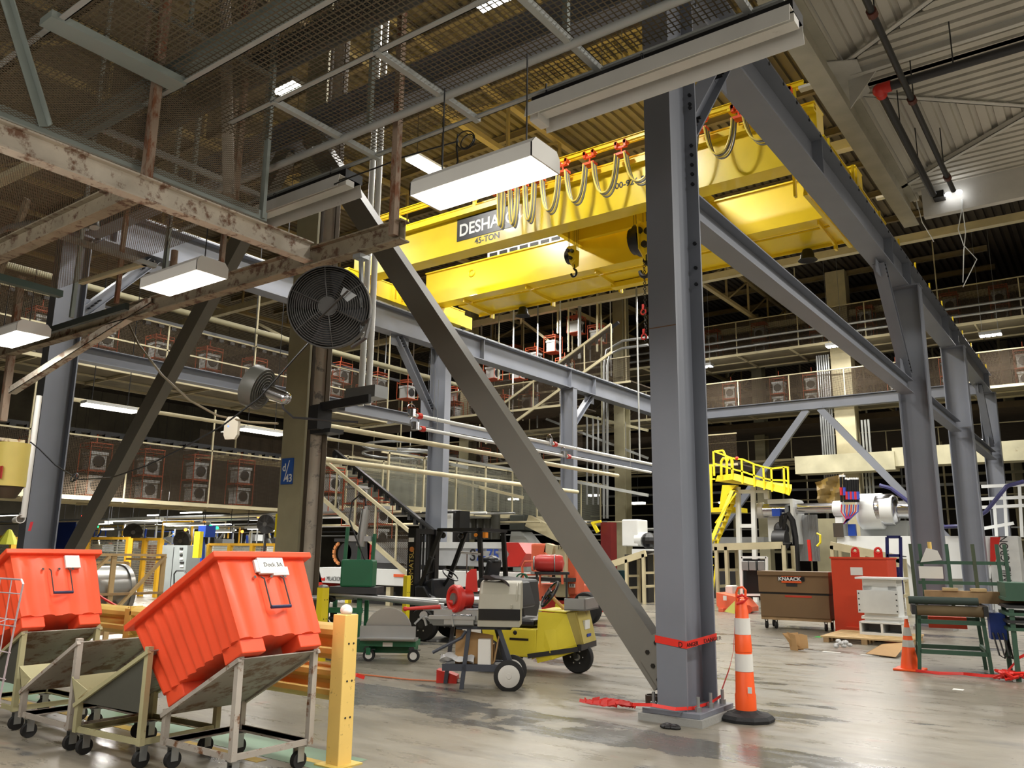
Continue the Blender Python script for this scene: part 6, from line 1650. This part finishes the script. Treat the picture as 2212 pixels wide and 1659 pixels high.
for x0, x1, z1 in ((1594, 1600, 1052), (1627, 1633, 1052), (1655, 1657, 1060)): b.bar(at(x0, z1, 'y', 30.4), V((at(x1, 1300, 'y', 30.4).x, 30.4, 0)) if x0 < 1650 else at(x1, 1078, 'y', 30.4), .16)
for y in (1062, 1136): b.bar(at(1594, y, 'y', 30.4), at(1630, y, 'y', 30.4), .14)
b.bar(at(1630, 1062, 'y', 30.4), at(1657, 1062, 'y', 30.4), .1)
q('frame', b, WHITE)

# white press with chrome tie bar, hoses, tank
t = thing('injection_press', 'big white injection press with chrome cylinder and red-blue hose manifold', 'injection press', mid(1640, 1990, 30.6))
q('platen', fb(1658, 1712, 1078, 1088, 30.4, 1.2).box(at(1712, 1100, 'y', 30.4).x-.05, at(1712, 1100, 'y', 30.4).x+.05, 30.3, 31.6, at(1712, 1175, 'y', 30.4).z, at(1712, 1080, 'y', 30.4).z), WHITE)
def hc(px0, px1, py, rpx, Y, off=0): 
    a, c = at(px0, py, 'y', Y), at(px1, py, 'y', Y); c.z = a.z; r = (at(px0, py-rpx, 'y', Y).z-a.z); return MB().cyl(a+V((0, off, 0)), c+V((0, off, 0)), r, n=28)
q('cylinder_cap', hc(1634, 1652, 1103, 17, 30.7), OFFW, smooth=True, bevel=.03)
q('cylinder', hc(1652, 1700, 1103, 15, 30.7), CHROME, smooth=True)
q('tie_bar', hc(1712, 1802, 1099, 11, 30.7), CHROME, smooth=True)
q('tie_bar_nut', hc(1801, 1822, 1099, 17, 30.7), WHITE, smooth=True, bevel=.03)
q('nut_block', fb(1804, 1820, 1116, 1132, 30.6, .5), WHITE)
q('column', fb(1659, 1714, 1118, 1170, 30.8, 1.2), WHITE); q('cable_ball', MB().ball(at(1688, 1143, 'y', 30.4), .28), DARK)
q('cable_bundle', MB().tube([at(x, y, 'y', 30.3) for x, y in ((1700, 1108), (1712, 1125), (1718, 1160), (1722, 1230), (1728, 1300))], .11, 8).tube([at(x, y, 'y', 30.2) for x, y in ((1688, 1112), (1686, 1140), (1690, 1155), (1698, 1112))], .07, 6), BLACK, smooth=True)
q('blue_valve', MB().box(*(lambda p: (p.x-.15, p.x+.15, p.y-.1, p.y+.1, p.z-.15, p.z+.12))(at(1678, 1106, 'y', 30.2))).box(*(lambda p: (p.x-.12, p.x+.12, p.y-.1, p.y+.1, p.z-.2, p.z+.2))(at(1841, 1145, 'y', 30.2))), BLUE)
q('pump', MB().cyl(at(1672, 1165, 'y', 30), at(1700, 1165, 'y', 30), .32, n=20), DARK, smooth=True); q('pump_box', fb(1672, 1692, 1154, 1172, 29.8, .5), WHITE)
ctn = mat('curtain_grey', (158, 160, 162), .35, metal=.3, var=.25, vs=3, stretch=(8, 8, .2))
b = MB(); a_ = at(1716, 1160, 'y', 31.2).x; c_ = at(1768, 1160, 'y', 31.2).x; zt = at(1742, 1112, 'y', 31.2).z; zb = at(1742, 1212, 'y', 31.2).z
for i in range(26): x = a_+(c_-a_)*i/26; b.box(x, x+(c_-a_)/34, 31.2+.1*math.sin(i*.24), 31.3+.1*math.sin(i*.24), zb, zt)
q('corrugated_curtain', b, ctn)
q('red_arm', MB().bar(at(1747, 1166, 'y', 30.2), at(1751, 1212, 'y', 30.2), .1), RED); q('yellow_hose', MB().tube([at(x, y, 'y', 30.2) for x, y in ((1764, 1152), (1772, 1156), (1772, 1172), (1765, 1180))], .04, 6), YEL2)
q('injection_head', MB().lathe(at(1862, 1105, 'y', 30.8), (1, 0, 0), [(0, -.1), (.5, -.1), (.62, 0), (.62, .7), (.55, .75), (0, .75)], 32), WHITE, smooth=True)
q('gear_case', MB().lathe(at(1892, 1102, 'y', 30.7), (1, 0, 0), [(0, 0), (.5, 0), (.55, .1), (.55, .55), (.45, .7), (.3, .75), (.3, 1.2), (0, 1.2)], 30), CHROME, smooth=True)
q('gear_cover', MB().lathe(at(1905, 1102, 'y', 30.6), (1, 0, 0), [(0, 0), (.48, 0), (.5, .4), (0, .45)], 24), WHITE, smooth=True)
q('support', fb(1858, 1960, 1125, 1158, 30.9, 1.0), LGREY)
q('main_bed', MB().slab([at(1808, 1158, 'y', 30.2), at(2140, 1158, 'y', 30.2), at(2140, 1250, 'y', 30.2), at(1990, 1250, 'y', 30.2), at(1945, 1200, 'y', 30.2), at(1808, 1178, 'y', 30.2)], 1.4), WHITE)
q('bed_body', fb(1950, 2140, 1180, 1290, 30.4, 1.2, ground=True), mat('plate_white', (212, 214, 212), .4))
b = MB(); rb = [MB(), MB(), MB()]
hs = [(1816, 1028), (1823, 1028), (1828, 1034), (1833, 1035), (1837, 1034), (1842, 1034), (1847, 1034), (1852, 1034)]
for i, (x, y) in enumerate(hs):
    y2 = 1053 if i < 2 else 1062
    b.cyl(at(x, y, 'y', 30), at(x+2, 1085, 'y', 30), .045, n=8); rb[2].cyl(at(x, y-2, 'y', 30), at(x, y+2, 'y', 30), .05, n=8)
    rb[i % 2].cyl(at(x+1, y2, 'y', 29.97), at(x+2, y2+17, 'y', 29.97), .055, n=8)
    rb[i % 2].tube([at(x+2, 1090, 'y', 30), at(x+1, 1105, 'y', 30), at(1828+i, 1122, 'y', 30), at(1822, 1132, 'y', 30)], .022, 5)
q('hose_manifold', b, BLACK); q('hose', rb[0], mat('hose_red', (190, 40, 50), .4)); q('hose', rb[1], mat('hose_blue', (60, 76, 170), .4)); q('hose_cap', rb[2], WHITE)
q('hydraulic_block', fb(1800, 1822, 1130, 1160, 30.1, .5), CHROME)
q('purple_hose', MB().tube([at(x, y, 'y', 30) for x, y in ((1900, 1048), (1925, 1055), (2010, 1120), (2040, 1138), (2080, 1136), (2130, 1105), (2175, 1050), (2212, 1040))], .07, 6), mat('hose_violet', (70, 70, 120), .4), smooth=True)
q('red_panel', MB().slab([at(2139, 1160, 'y', 30.1), at(2161, 1160, 'y', 30.1), at(2150, 1215, 'y', 30.1), at(2139, 1222, 'y', 30.1)], .02), RED)
q('end_panel', fb(2140, 2205, 1158, 1290, 30.3, 1.2, ground=True), mat('plate_white', (212, 214, 212), .4))
text('MILACRON', .24, DARK, t, at(2186, 1256, 'y', 30.28), (0, 0, 1), (-1, 0, 0), sx=.8)
b = MB()
for y in (1048, 1075, 1093): b.bar(at(2120, y+3, 'y', 31), at(2212, y-1, 'y', 31), .1)
for x in (2150, 2172, 2205): b.bar(at(x-3, 1050 if x > 2160 else 1075, 'y', 31), at(x+3, 1160, 'y', 31), .09)
b.bar(at(2105, 1145, 'y', 31), at(2190, 1130, 'y', 31), .1)
q('railing', b, WHITE)
t = thing('tarpaulin', 'brown and ochre plastic sheet draped behind the white press', 'tarpaulin', mid(1760, 1820, 31.5, 3.5))
Q = [at(1760, 1042, 'y', 31.6), at(1822, 1022, 'y', 31.6), at(1820, 1088, 'y', 31.6), at(1770, 1090, 'y', 31.6)]
b = MB(); vs = []
for j in range(9):
    for i in range(11):
        u, v = i/10, j/8; p = (Q[0]*(1-u)+Q[1]*u)*(1-v)+(Q[3]*(1-u)+Q[2]*u)*v; vs.append(p+V((0, .12*math.sin(u*9+v*6)+.06*math.sin(v*14-u*4), 0)))
b.add(vs, [(j*11+i, j*11+i+1, j*11+i+12, j*11+i+11) for j in range(8) for i in range(10)])
q('sheet', b, mat('tarp', (122, 100, 52), .4, var=.3, vs=2, rust=.3, rcol=(190, 150, 50), rs=1.4), smooth=True)

# cream conveyor frames
def cream_conveyor(p, r, Y, lb, legs):
    t = thing('belt_conveyor', lb, 'conveyor', tuple(at(p[0], 1290, 'y', Y).xy)+(0,))
    b = MB().bar(at(*p, 'y', Y), at(*r, 'y', Y), .1, .22).bar(at(*p, 'y', Y+.9), at(*r, 'y', Y+.9), .1, .22)
    put('side_rail', b, CREAM, t, world=True)
    a, c = at(*p, 'y', Y), at(*r, 'y', Y); put('belt', MB().slab([a+V((0, .05, .06)), c+V((0, .05, .06)), c+V((0, .85, .06)), a+V((0, .85, .06))], .03), DARK, t, world=True)
    for x in legs:
        f = (x-p[0])/(r[0]-p[0]); z = a.z+(c.z-a.z)*f; xx = a.x+(c.x-a.x)*f
        for dy in (0, .9): put('leg', MB().bar((xx, Y+dy, 0), (xx, Y+dy, z), .1), CREAM, t, world=True)
        put('cross_bar', MB().bar((xx, Y, z*.35), (xx, Y+.9, z*.35), .08).bar((xx, Y, z*.62), (xx, Y+.9, z*.62), .08), CREAM, t, world=True)
    return t


cream_conveyor((1240, 1245), (1395, 1195), 26, 'cream belt conveyor rising to the right behind the long grey brace', (1355, 1390))
cream_conveyor((1528, 1182), (1690, 1178), 26, 'cream belt conveyor frame under the yellow platform', (1548, 1570, 1692))
cream_conveyor((1794, 1178), (1945, 1208), 26, 'cream belt conveyor behind the orange-red box', (1797, 1940))
t = thing('electrical_rack', 'white rack with three grey disconnect boxes below the yellow platform', 'switch rack', mid(1603, 1655, 25))
b = MB(); 
for x in (1602, 1656): b.bar(at(x, 1203, 'y', 25), V((at(x, 1300, 'y', 25).x, 25, 0)), .07)
b.bar(at(1602, 1204, 'y', 25), at(1656, 1204, 'y', 25), .07).bar(at(1602, 1285, 'y', 25), at(1656, 1285, 'y', 25), .07)
q('frame', b, WHITE); q('back_board', fb(1604, 1655, 1208, 1290, 25.15, .05), BLACK)
for x in (1602, 1618, 1637): q('switch_box', fb(x, x+14, 1212, 1232, 24.95, .2), GALV, bevel=.01)
t = thing('control_cabinet', 'tall white machine head with cables left of the front column', 'machine head', mid(1343, 1395, 27))
q('body', fb(1343, 1378, 1122, 1180, 27, .8), WHITE, bevel=.04); q('motor', hc(1376, 1400, 1165, 15, 27.2), WHITE, smooth=True)
q('motor_cover', MB().ball(at(1402, 1168, 'y', 27), .3), BLACK); q('base_plate', fb(1365, 1412, 1186, 1198, 26.8, .8), WHITE); q('stand', fb(1350, 1400, 1198, 1300, 27, .8, ground=True), DARK)
t = thing('robot_fixture', 'orange fork attachment resting on the floor right of the front column', 'attachment', (-9.6, 24.6, 0), 0)
q('body', MB().slab([at(1547, 1280, 'y', 24.4), at(1600, 1292, 'y', 24.4), at(1618, 1312, 'y', 24.4), at(1618, 1322, 'y', 24.4), at(1556, 1318, 'y', 24.4), at(1548, 1308, 'y', 24.4)], .8), JLG)
q('foot', fb(1552, 1562, 1314, 1326, 24.2, .6), JLG); q('label', fb(1562, 1569, 1287, 1297, 24.32, .03), PAPER); q('roller', MB().cyl(at(1616, 1316, 'y', 24.2), at(1616, 1316, 'y', 24.9), .12), ORED)
one('white_bucket', fb(1566, 1582, 1265, 1290, 25, .5), OFFW, 'white bucket standing on the orange fork attachment', 'bucket', bevel=.04)
t = thing('blue_scissor_frame', 'dark blue steel frame between the orange-red box and the green rack', 'steel frame', mid(1915, 1950, 23))
b = MB()
for x in (1916, 1945): b.bar(at(x, 1160, 'y', 23), V((at(x, 1300, 'y', 23).x, 23, 0)), .07)
for y in (1160, 1200, 1240, 1250): b.bar(at(1916, y, 'y', 23), at(1945, y, 'y', 23), .07)
q('frame', b, mat('frame_navy', (20, 36, 96), .4)); q('box', fb(1920, 1942, 1225, 1262, 23.1, .4), mat('frame_navy', (20, 36, 96), .4))

# dark base machinery between the brace and the front column
one('teal_machine', fb(1255, 1330, 1232, 1318, 27.5, 1.5, ground=True), mat('teal_dark', (16, 50, 56), .35, var=.3), 'dark teal machine base under the cream conveyor left of the brace', 'machine base')
one('pump_skid', fb(1330, 1420, 1240, 1312, 28.5, 1.5, ground=True), DARK, 'dark pump skid behind the cream conveyor legs', 'machine base')
one('machine_row', fb(1528, 1650, 1160, 1176, 34, 3, ground=False), GALV, 'long grey machine cover behind the yellow ladder', 'machine cover')
one('dark_machine', fb(1525, 1660, 1235, 1300, 32, 2, ground=True), DARK, 'dark machine base under the yellow platform', 'machine base')
one('mesh_cage', fb(1762, 1805, 1120, 1190, 34, 2, ground=True), TAN, 'tan caged machine between the curtain and the tie bar nut', 'machine')
t = thing('red_column_guard', 'red steel rack and yellow arm left of the front column', 'rack', mid(1298, 1318, 30))
q('post', fb(1298, 1320, 1128, 1295, 30, .5, ground=True), mat('dark_red', (104, 24, 22), .5)); q('arm', MB().bar(at(1280, 1128, 'y', 29.8), at(1292, 1150, 'y', 29.8), .12).bar(at(1278, 1130, 'y', 29.8), at(1298, 1126, 'y', 29.8), .1), YEL2)
t = thing('hopper', 'dark grey hopper with a pale cone behind the boom lift', 'hopper', mid(1095, 1135, 30))
q('bin', fb(1100, 1132, 1112, 1145, 30, 1), mat('hopper_grey', (78, 82, 78), .5), bevel=.05)
q('cone', MB().slab([at(1104, 1148, 'y', 30), at(1124, 1148, 'y', 30), at(1146, 1176, 'y', 30), at(1100, 1176, 'y', 30)], .9), LGREY); q('leg', fb(1108, 1138, 1176, 1300, 30.2, .6, ground=True), GGREY)
for i in range(4):
    x = 1025+15*i; one('silo_pipe', hc(x, x+1, 1108, 7, 29) if False else MB().cyl(at(x, 1105, 'y', 29), at(x, 1165, 'y', 29), .22, n=16), mat('silo_dark', (62, 62, 54), .6), 'dark round duct behind the forklift guard, %s from the left' % ORD[i], 'duct', 'round ducts behind the forklift', smooth=True)
t = thing('tower_machine', 'black and white vertical machine behind the forklift mast', 'machine', mid(970, 990, 24))
q('white_side', fb(961, 974, 1101, 1220, 24, .6), WHITE); q('black_side', fb(974, 992, 1103, 1230, 24.1, .6), BLACK)
one('belt_line', MB().bar(at(1142, 1125, 'y', 30), at(1215, 1160, 'y', 30), .3, .5), CREAM, 'cream inclined chute behind the boom lift', 'chute')

# ================================================================ ASSEMBLY LINES AT THE LEFT, FAR BACK
YG = mat('guard_yellow', (222, 170, 40), .5)
def guard(px0, px1, pt, Y, lb, n=3):
    t = thing('guard_fence', lb, 'guard fence', mid(px0, px1, Y))
    a, c = at(px0, pt, 'y', Y), at(px1, pt, 'y', Y); c.z = a.z
    put('top_rail', MB().bar(a, c, .09), YG, t, world=True)
    for i in range(n): p = a+(c-a)*(i/(n-1)); put('fence_post', MB().bar(p, V((p.x, p.y, 0)), .16), YG, t, world=True)
    put('mesh_side', MB().panel(V((a.x, a.y+.03, .1)), c-a, (0, 0, a.z-.15)), mesh_mat('fence_white', (180, 178, 160), .08, .08, .25, True), t, world=True)


guard(190, 280, 1163, 15, 'yellow guard fence with wire infill behind the pine crate', 2)
guard(282, 348, 1165, 16.5, 'yellow guard fence between the crate and the grey cabinet', 3)
guard(452, 598, 1176, 19, 'yellow guard fence above the big tipped bin', 4)
guard(-30, 30, 1160, 12, 'yellow guard fence at the left edge above the orange bin', 2)
guard(130, 175, 1160, 21, 'yellow guard fence behind the far left column', 2)
t = thing('electrical_cabinet', 'tall grey electrical cabinet between the pine crate and the big tipped bin', 'cabinet', mid(345, 404, 15.5))
q('body', fb(346, 400, 1178, 1290, 15.5, .7, ground=True), mat('cabinet_grey', (140, 146, 146), .5), bevel=.01)
q('door_seam', fb(370, 371, 1182, 1290, 15.49, .02), DARK); 
for i, (y, w) in enumerate(((1183, 6), (1190, 5), (1197, 5), (1205, 6), (1213, 8), (1221, 7))): q('gauge', fb(388, 388+w, y, y+4, 15.47, .03), (DARK, PAPER)[i % 2])
t = thing('hand_truck', 'dark hand truck standing in front of the grey cabinet', 'hand truck', mid(375, 403, 14.8))
q('frame', MB().tube([at(x, y, 'y', 14.8) for x, y in ((376, 1290), (376, 1240), (381, 1233), (398, 1233), (403, 1240), (403, 1290))], .025, 6), DARK)
one('yellow_light_curtain', fb(418, 430, 1148, 1205, 14.6, .12), YEL2, 'tall narrow yellow light curtain beside the blue lift head', 'light curtain')
one('blue_lift_head', fb(428, 444, 1135, 1160, 15, .35).bar(at(438, 1160, 'y', 15.1), V((at(440, 1250, 'y', 15.1).x, 15.1, 0)), .1), BLUE, 'bright blue lift head on a blue pole above the big tipped bin', 'lift head')
one('partition_panel', fb(122, 160, 1128, 1200, 20, .2, ground=True), mat('panel_navy', (20, 44, 110), .5), 'large dark blue panel between the far left column and its brace', 'panel')
for j, (x, y, Y, lb) in enumerate(((287, 1150, 16.5, 'over the pine crate'), (393, 1168, 17.5, 'above the grey cabinet'), (575, 1132, 18, 'just left of the tan column'))):
    t, *_ = cage_fan('pedestal_fan', 'dark pedestal fan '+lb, at(x, y, 'y', Y), (.4, -.9, -.1) if j else (.9, -.4, 0), .32, FANB)
    p = at(x, y, 'y', Y+.15); put('pole', MB().cyl(p, (p.x, p.y, 0), .04, n=8), DARK, t, world=True)
LP = [(165, 225, 1129), (232, 335, 1122), (352, 434, 1132), (430, 490, 1146), (528, 594, 1139), (-20, 40, 1112)]
for i, (a, c, y) in enumerate(LP):
    p, r = at(a, y, 'y', 17+i*.6), at(c, y+4, 'y', 17+i*.6); t = thing('line_light', 'flat white lamp canopy over the assembly line, %s' % ('left of the brace foot', 'above the pine crate', 'above the cabinet', 'beyond the blue lift head', 'beside the tan column', 'at the left edge')[i], 'light fixture', tuple((p+r)/2))
    put('canopy', MB().box(p.x, r.x, p.y, p.y+.35, p.z-.06, p.z+.04), LGREY, t, world=True); put('tube', MB().box(p.x+.05, r.x-.05, p.y+.1, p.y+.25, p.z-.08, p.z-.06), TUBEG, t, world=True)
    b = MB()
    for u in (p, r): b.cyl(u+V((0, .15, 0)), u+V((0, .15, 2)), .015, n=4)
    put('hanger', b, DARK, t, world=True)
# clutter of the far assembly line: machines, posts, lamps, each its own thing
rnd = random.Random(11)
kinds = [('line_machine', 'machine', (150, 154, 150)), ('line_machine', 'machine', (196, 194, 186)), ('line_machine', 'machine', (40, 70, 130)), ('line_machine', 'machine', (90, 92, 90)), ('line_machine', 'machine', (120, 70, 50))]
cname = ['grey', 'off-white', 'blue', 'dark grey', 'brown']
side = ['left', 'middle', 'right']
cnt = 0
for row, Y in enumerate((22, 27, 33)):
    for i in range(9):
        px = 130+rnd.uniform(0, 18)+i*54; k = rnd.randrange(5); wpx = rnd.uniform(18, 40); top = rnd.uniform(1162, 1182)-row*4
        t = thing('line_machine', '%s assembly line machine, %s from the left, %s row behind the fences' % (cname[k], ORD[i], ('near', 'middle', 'far')[row]), 'machine', mid(px, px+wpx, Y), 0, 'machines on the far assembly line')
        m = mat('line_'+cname[k].replace(' ', '_'), kinds[k][2], .5)
        q('body', fb(px, px+wpx, top+14, 1230, Y, 1.2, ground=True), m); q('head', fb(px+wpx*.2, px+wpx*.7, top, top+14, Y+.2, .6), (GALV, WHITE, DARK)[rnd.randrange(3)])
        q('arm', MB().bar(at(px+wpx*.5, top, 'y', Y+.4), at(px+wpx*.5+rnd.uniform(-15, 15), top-rnd.uniform(8, 24), 'y', Y+.4), .07), (GALV, BLUE, CREAM)[rnd.randrange(3)])
for i in range(14):
    x = rnd.uniform(130, 590); Y = rnd.uniform(20, 34); p = at(x, 1185, 'y', Y); zt = at(x, rnd.uniform(1115, 1150), 'y', Y).z
    t = thing('stack_light', 'thin pole with a small %s signal lamp over the assembly line, %s one' % (('green', 'amber', 'red', 'green')[i % 4], ORD[i]), 'signal lamp', (p.x, Y, 0), 0, 'signal lamps over the assembly line')
    put('pole', MB().cyl((0, 0, 0), (0, 0, zt), .035, n=6), GALV, t)
    put('lamp', MB().ball((0, 0, zt), .09), (glow('sig_green', (40, 255, 120), 5), glow('sig_amber', (255, 150, 60), 4), glow('sig_red', (255, 60, 40), 3), glow('sig_green', (40, 255, 120), 5))[i % 4], t)
for i in range(16):
    Y = 20+i*1.9
    one('overhead_pipe', MB().cyl((-60, Y, 3.0+.07*(i % 5)), (-20, Y, 3.0+.07*(i % 5)), .05, n=6), (GALV, CREAM, DARK, WHITE)[i % 4], 'thin overhead service pipe above the far assembly line, %s from the near side' % ORD[i], 'pipe', 'service pipes over the far assembly line')
for i, (x, y, Y, w) in enumerate(((215, 1096, 40, 22), (290, 1101, 45, 26), (1280, 1070, 45, 22), (1375, 1087, 45, 26), (915, 990, 34, 28), (1105, 1078, 42, 16), (420, 1028, 44, 16), (310, 1037, 44, 14), (1115, 1012, 42, 26), (640, 1095, 40, 20))):
    p, r = at(x-w/2, y, 'y', Y), at(x+w/2, y, 'y', Y)
    t = thing('distant_light', 'small distant lit ceiling lamp, %s counted from the list left to right by depth' % ORD[i] if False else 'small distant lit lamp %s' % ('low over the assembly line right of the brace foot', 'low over the assembly line above the crate', 'right of the third left column', 'just left of the front column', 'in the mesh cage left of the second column', 'in the mesh cage beside the long brace', 'behind the lower left walkway near its right end', 'behind the lower left walkway near its middle', 'behind the white pipes beside the brace', 'behind the tan column')[i], 'ceiling light', tuple((p+r)/2), 0)
    put('lamp', MB().box(p.x, r.x, Y, Y+.4, p.z-.06, p.z+.06), glow('far_white', (255, 250, 236), 9), t, world=True)
    put('hanger', MB().cyl(((p.x+r.x)/2, Y+.2, p.z), ((p.x+r.x)/2, Y+.2, 15.98), .012, n=4), DARK, t, world=True)
for x_, y_ in ((-24, 13), (-31, 18), (-30, 27), (-42, 24), (-40, 34), (-54, 34)): area('assembly_line_fill', (x_, y_, 3.9), 3, .6, 650)  # added fill for the dark assembly lines, no fixtures
for x_, y_ in ((-12, 27), (-7, 27), (-8, 34), (-14, 21)): area('press_bay_area_light', (x_, y_, 8.0), 1.2, .5, 260)  # area lights without fixtures over the press bay
# left edge: yellow drum, white pipe, pipe elbow
t = thing('wrapped_duct', 'yellow wrapped vessel with red notice at the left edge', 'vessel', tuple(at(20, 1085, 'y', 4.3)))
c = at(5, 1000, 'y', 4.4); r_ = .19
q('vessel', MB().cyl(c+V((0, .1, -.28)), c+V((0, .1, .25)), r_, n=28), mat('vessel_yellow', (214, 196, 104), .5, rust=.2, rcol=(170, 130, 70)), smooth=True)
q('frame', MB().box(c.x+.0, c.x+.05, c.y-.12, c.y-.09, c.z-.3, c.z+.3).box(c.x-.3, c.x+.06, c.y-.12, c.y+.2, c.z+.26, c.z+.3), RUSTW)
q('red_notice', MB().box(c.x+.10, c.x+.165, c.y-.06, c.y-.05, c.z-.2, c.z-.05), mat('notice_red', (190, 52, 44), .5)); q('bottom_cone', MB().cyl(c+V((0, .1, -.42)), c+V((0, .1, -.28)), .1, .17, n=20), BROWN, smooth=True)
t = thing('exhaust_pipe', 'white vertical pipe ending in an open elbow at the left edge', 'pipe', tuple(at(50, 1120, 'y', 5.2)))
q('riser', MB().cyl(at(85, 855, 'y', 5.2), at(50, 1118, 'y', 5.2), .038, n=14), OFFW, smooth=True)
q('outlet', MB().lathe(at(40, 1122, 'y', 5.2), (1, -.25, .02), [(.04, -.25), (.045, 0), (.06, .1), (.06, .16), (.05, .16), (.05, .02)], 18), OFFW, smooth=True)
q('ribbon', MB().slab([at(66, 1127, 'y', 5.1), at(72, 1127, 'y', 5.1), at(66, 1147, 'y', 5.1), at(60, 1147, 'y', 5.1)], .003), mat('ribbon_pink', (230, 70, 80), .5))
one('yellow_cloth', MB().lathe(at(18, 1165, 'y', 9), (0, 0, 1), [(.24, -.12), (.18, 0), (.05, .22), (0, .24)], 9), mat('cloth_lime', (190, 190, 60), .7), 'small lime yellow bundle above the guard fence at the left edge', 'bundle')
one('ground_plate', MB().box(-8.28, -8.12, 3.2, 3.3, .3, .5), RAILY, 'small yellow plate low behind the wire rack', 'plate')
# painted floor lines
o = struct('floor_marking', MB().box(-12.5, -5.6, 4.35, 4.45, 0, .003).box(-5.5, -4.2, 4.62, 4.7, 0, .003), mat('line_yellow', (190, 160, 70), .6, rust=.4, rcol=(140, 132, 118), rs=4))
o = struct('floor_marking_green', MB().box(-12.5, -5.0, 4.5, 4.95, 0, .002), mat('line_green', (108, 136, 112), .5, rust=.4, rcol=(140, 136, 122), rs=2))

for i in range(16):
    px = 150+i*29+rnd.uniform(-8, 8); Y = rnd.uniform(26, 44); p = at(px, rnd.uniform(1108, 1150), 'y', Y); L = rnd.uniform(.6, 1.6)
    t = thing('far_glow_strip', 'thin glowing strip added far over the assembly line, %s from the left' % ORD[i], 'light fixture', tuple(p), 0, 'added glow strips over the far line')  # randomly placed glowing strips, added to fill black gaps
    put('tube', MB().box(-L, L, 0, .12, 0, .07), glow('far_white', (255, 250, 236), 9), t); put('hanger_rod', MB().cyl((-L*.8, .06, .07), (-L*.8, .06, 15.98-p.z), .012, n=4).cyl((L*.8, .06, .07), (L*.8, .06, 15.98-p.z), .012, n=4), DARK, t)
for i in range(18):
    px = 140+i*26+rnd.uniform(-8, 8); Y = rnd.uniform(20, 40); p = at(px, 1160, 'y', Y); zt = at(px, rnd.uniform(1120, 1150), 'y', Y).z; L = rnd.uniform(.5, 1.8)
    t = thing('tool_rail', 'light steel tool rail frame over the assembly line, %s from the left' % ORD[i], 'rail frame', (p.x, Y, 0), 0, 'tool rail frames over the assembly line')
    m = (GALV, WHITE, CREAM, BLUE, YG)[i % 5]
    put('rail', MB().bar((-L, 0, zt), (L, 0, zt), .07), m, t); put('upright', MB().bar((-L, 0, 0), (-L, 0, zt), .07), m, t); put('upright', MB().bar((L, 0, 0), (L, 0, zt), .07), m, t)
t = thing('tape_scrap', 'red tape scrap on the floor behind the yellow rail', 'tape', (-8.6, 7.9, 0))
ribbon([(-.3, 0, .02), (-.1, .05, .03), (.1, 0, .02), (.3, .05, .03), (.5, 0, .02)], .04, TAPE, t)
area('far_wall_fill', (-62, 34, 6), 6, 6, 1500)  # added fill that brightens the far left wall

# dim racks and pipe runs across the far end, seen behind the press
for i in range(14):
    px = 1530+i*50+rnd.uniform(-10, 10); Y = rnd.uniform(50, 62)
    one('far_post', MB().cyl((at(px, 900, 'y', Y).x, Y, 0), (at(px, 900, 'y', Y).x, Y, 15.98), rnd.choice((.06, .09)), n=6), (TAN, CREAM, GALV)[i % 3], 'slim post far behind the white press, %s from the front column' % ORD[i], 'post', 'far posts behind the press')
for i in range(10):
    Y = 50+i*1.3; z = 1.8+i*.85+rnd.uniform(-.2, .2)
    one('far_pipe', MB().bar((-32, Y, z), (8, Y, z), .1, rnd.choice((.08, .16, .3))), (TAN, CREAM, GALV)[i % 3], 'dim level pipe far behind the white press, %s from the floor' % ORD[i], 'pipe', 'far pipes behind the press')
for i, (x, y) in enumerate(((1596, 960), (1645, 962), (1728, 957), (1785, 955), (1975, 950), (2130, 950), (1560, 1088))):
    p = at(x, y, 'y', 55)
    t = thing('far_lamp', 'tiny white lamp in the dark far bay, %s from the front column' % ORD[i], 'ceiling light', tuple(p), 0, 'tiny far lamps')
    put('lamp', MB().box(-.25, .25, 0, .2, 0, .14), glow('far_white', (255, 250, 236), 9), t); put('hanger_rod', MB().cyl((0, .1, .14), (0, .1, 15.98-p.z), .015, n=4), DARK, t)
area('back_wall_fill', (-14, 66, 12), 8, 5, 1600)  # added fill so the unlit back wall shows
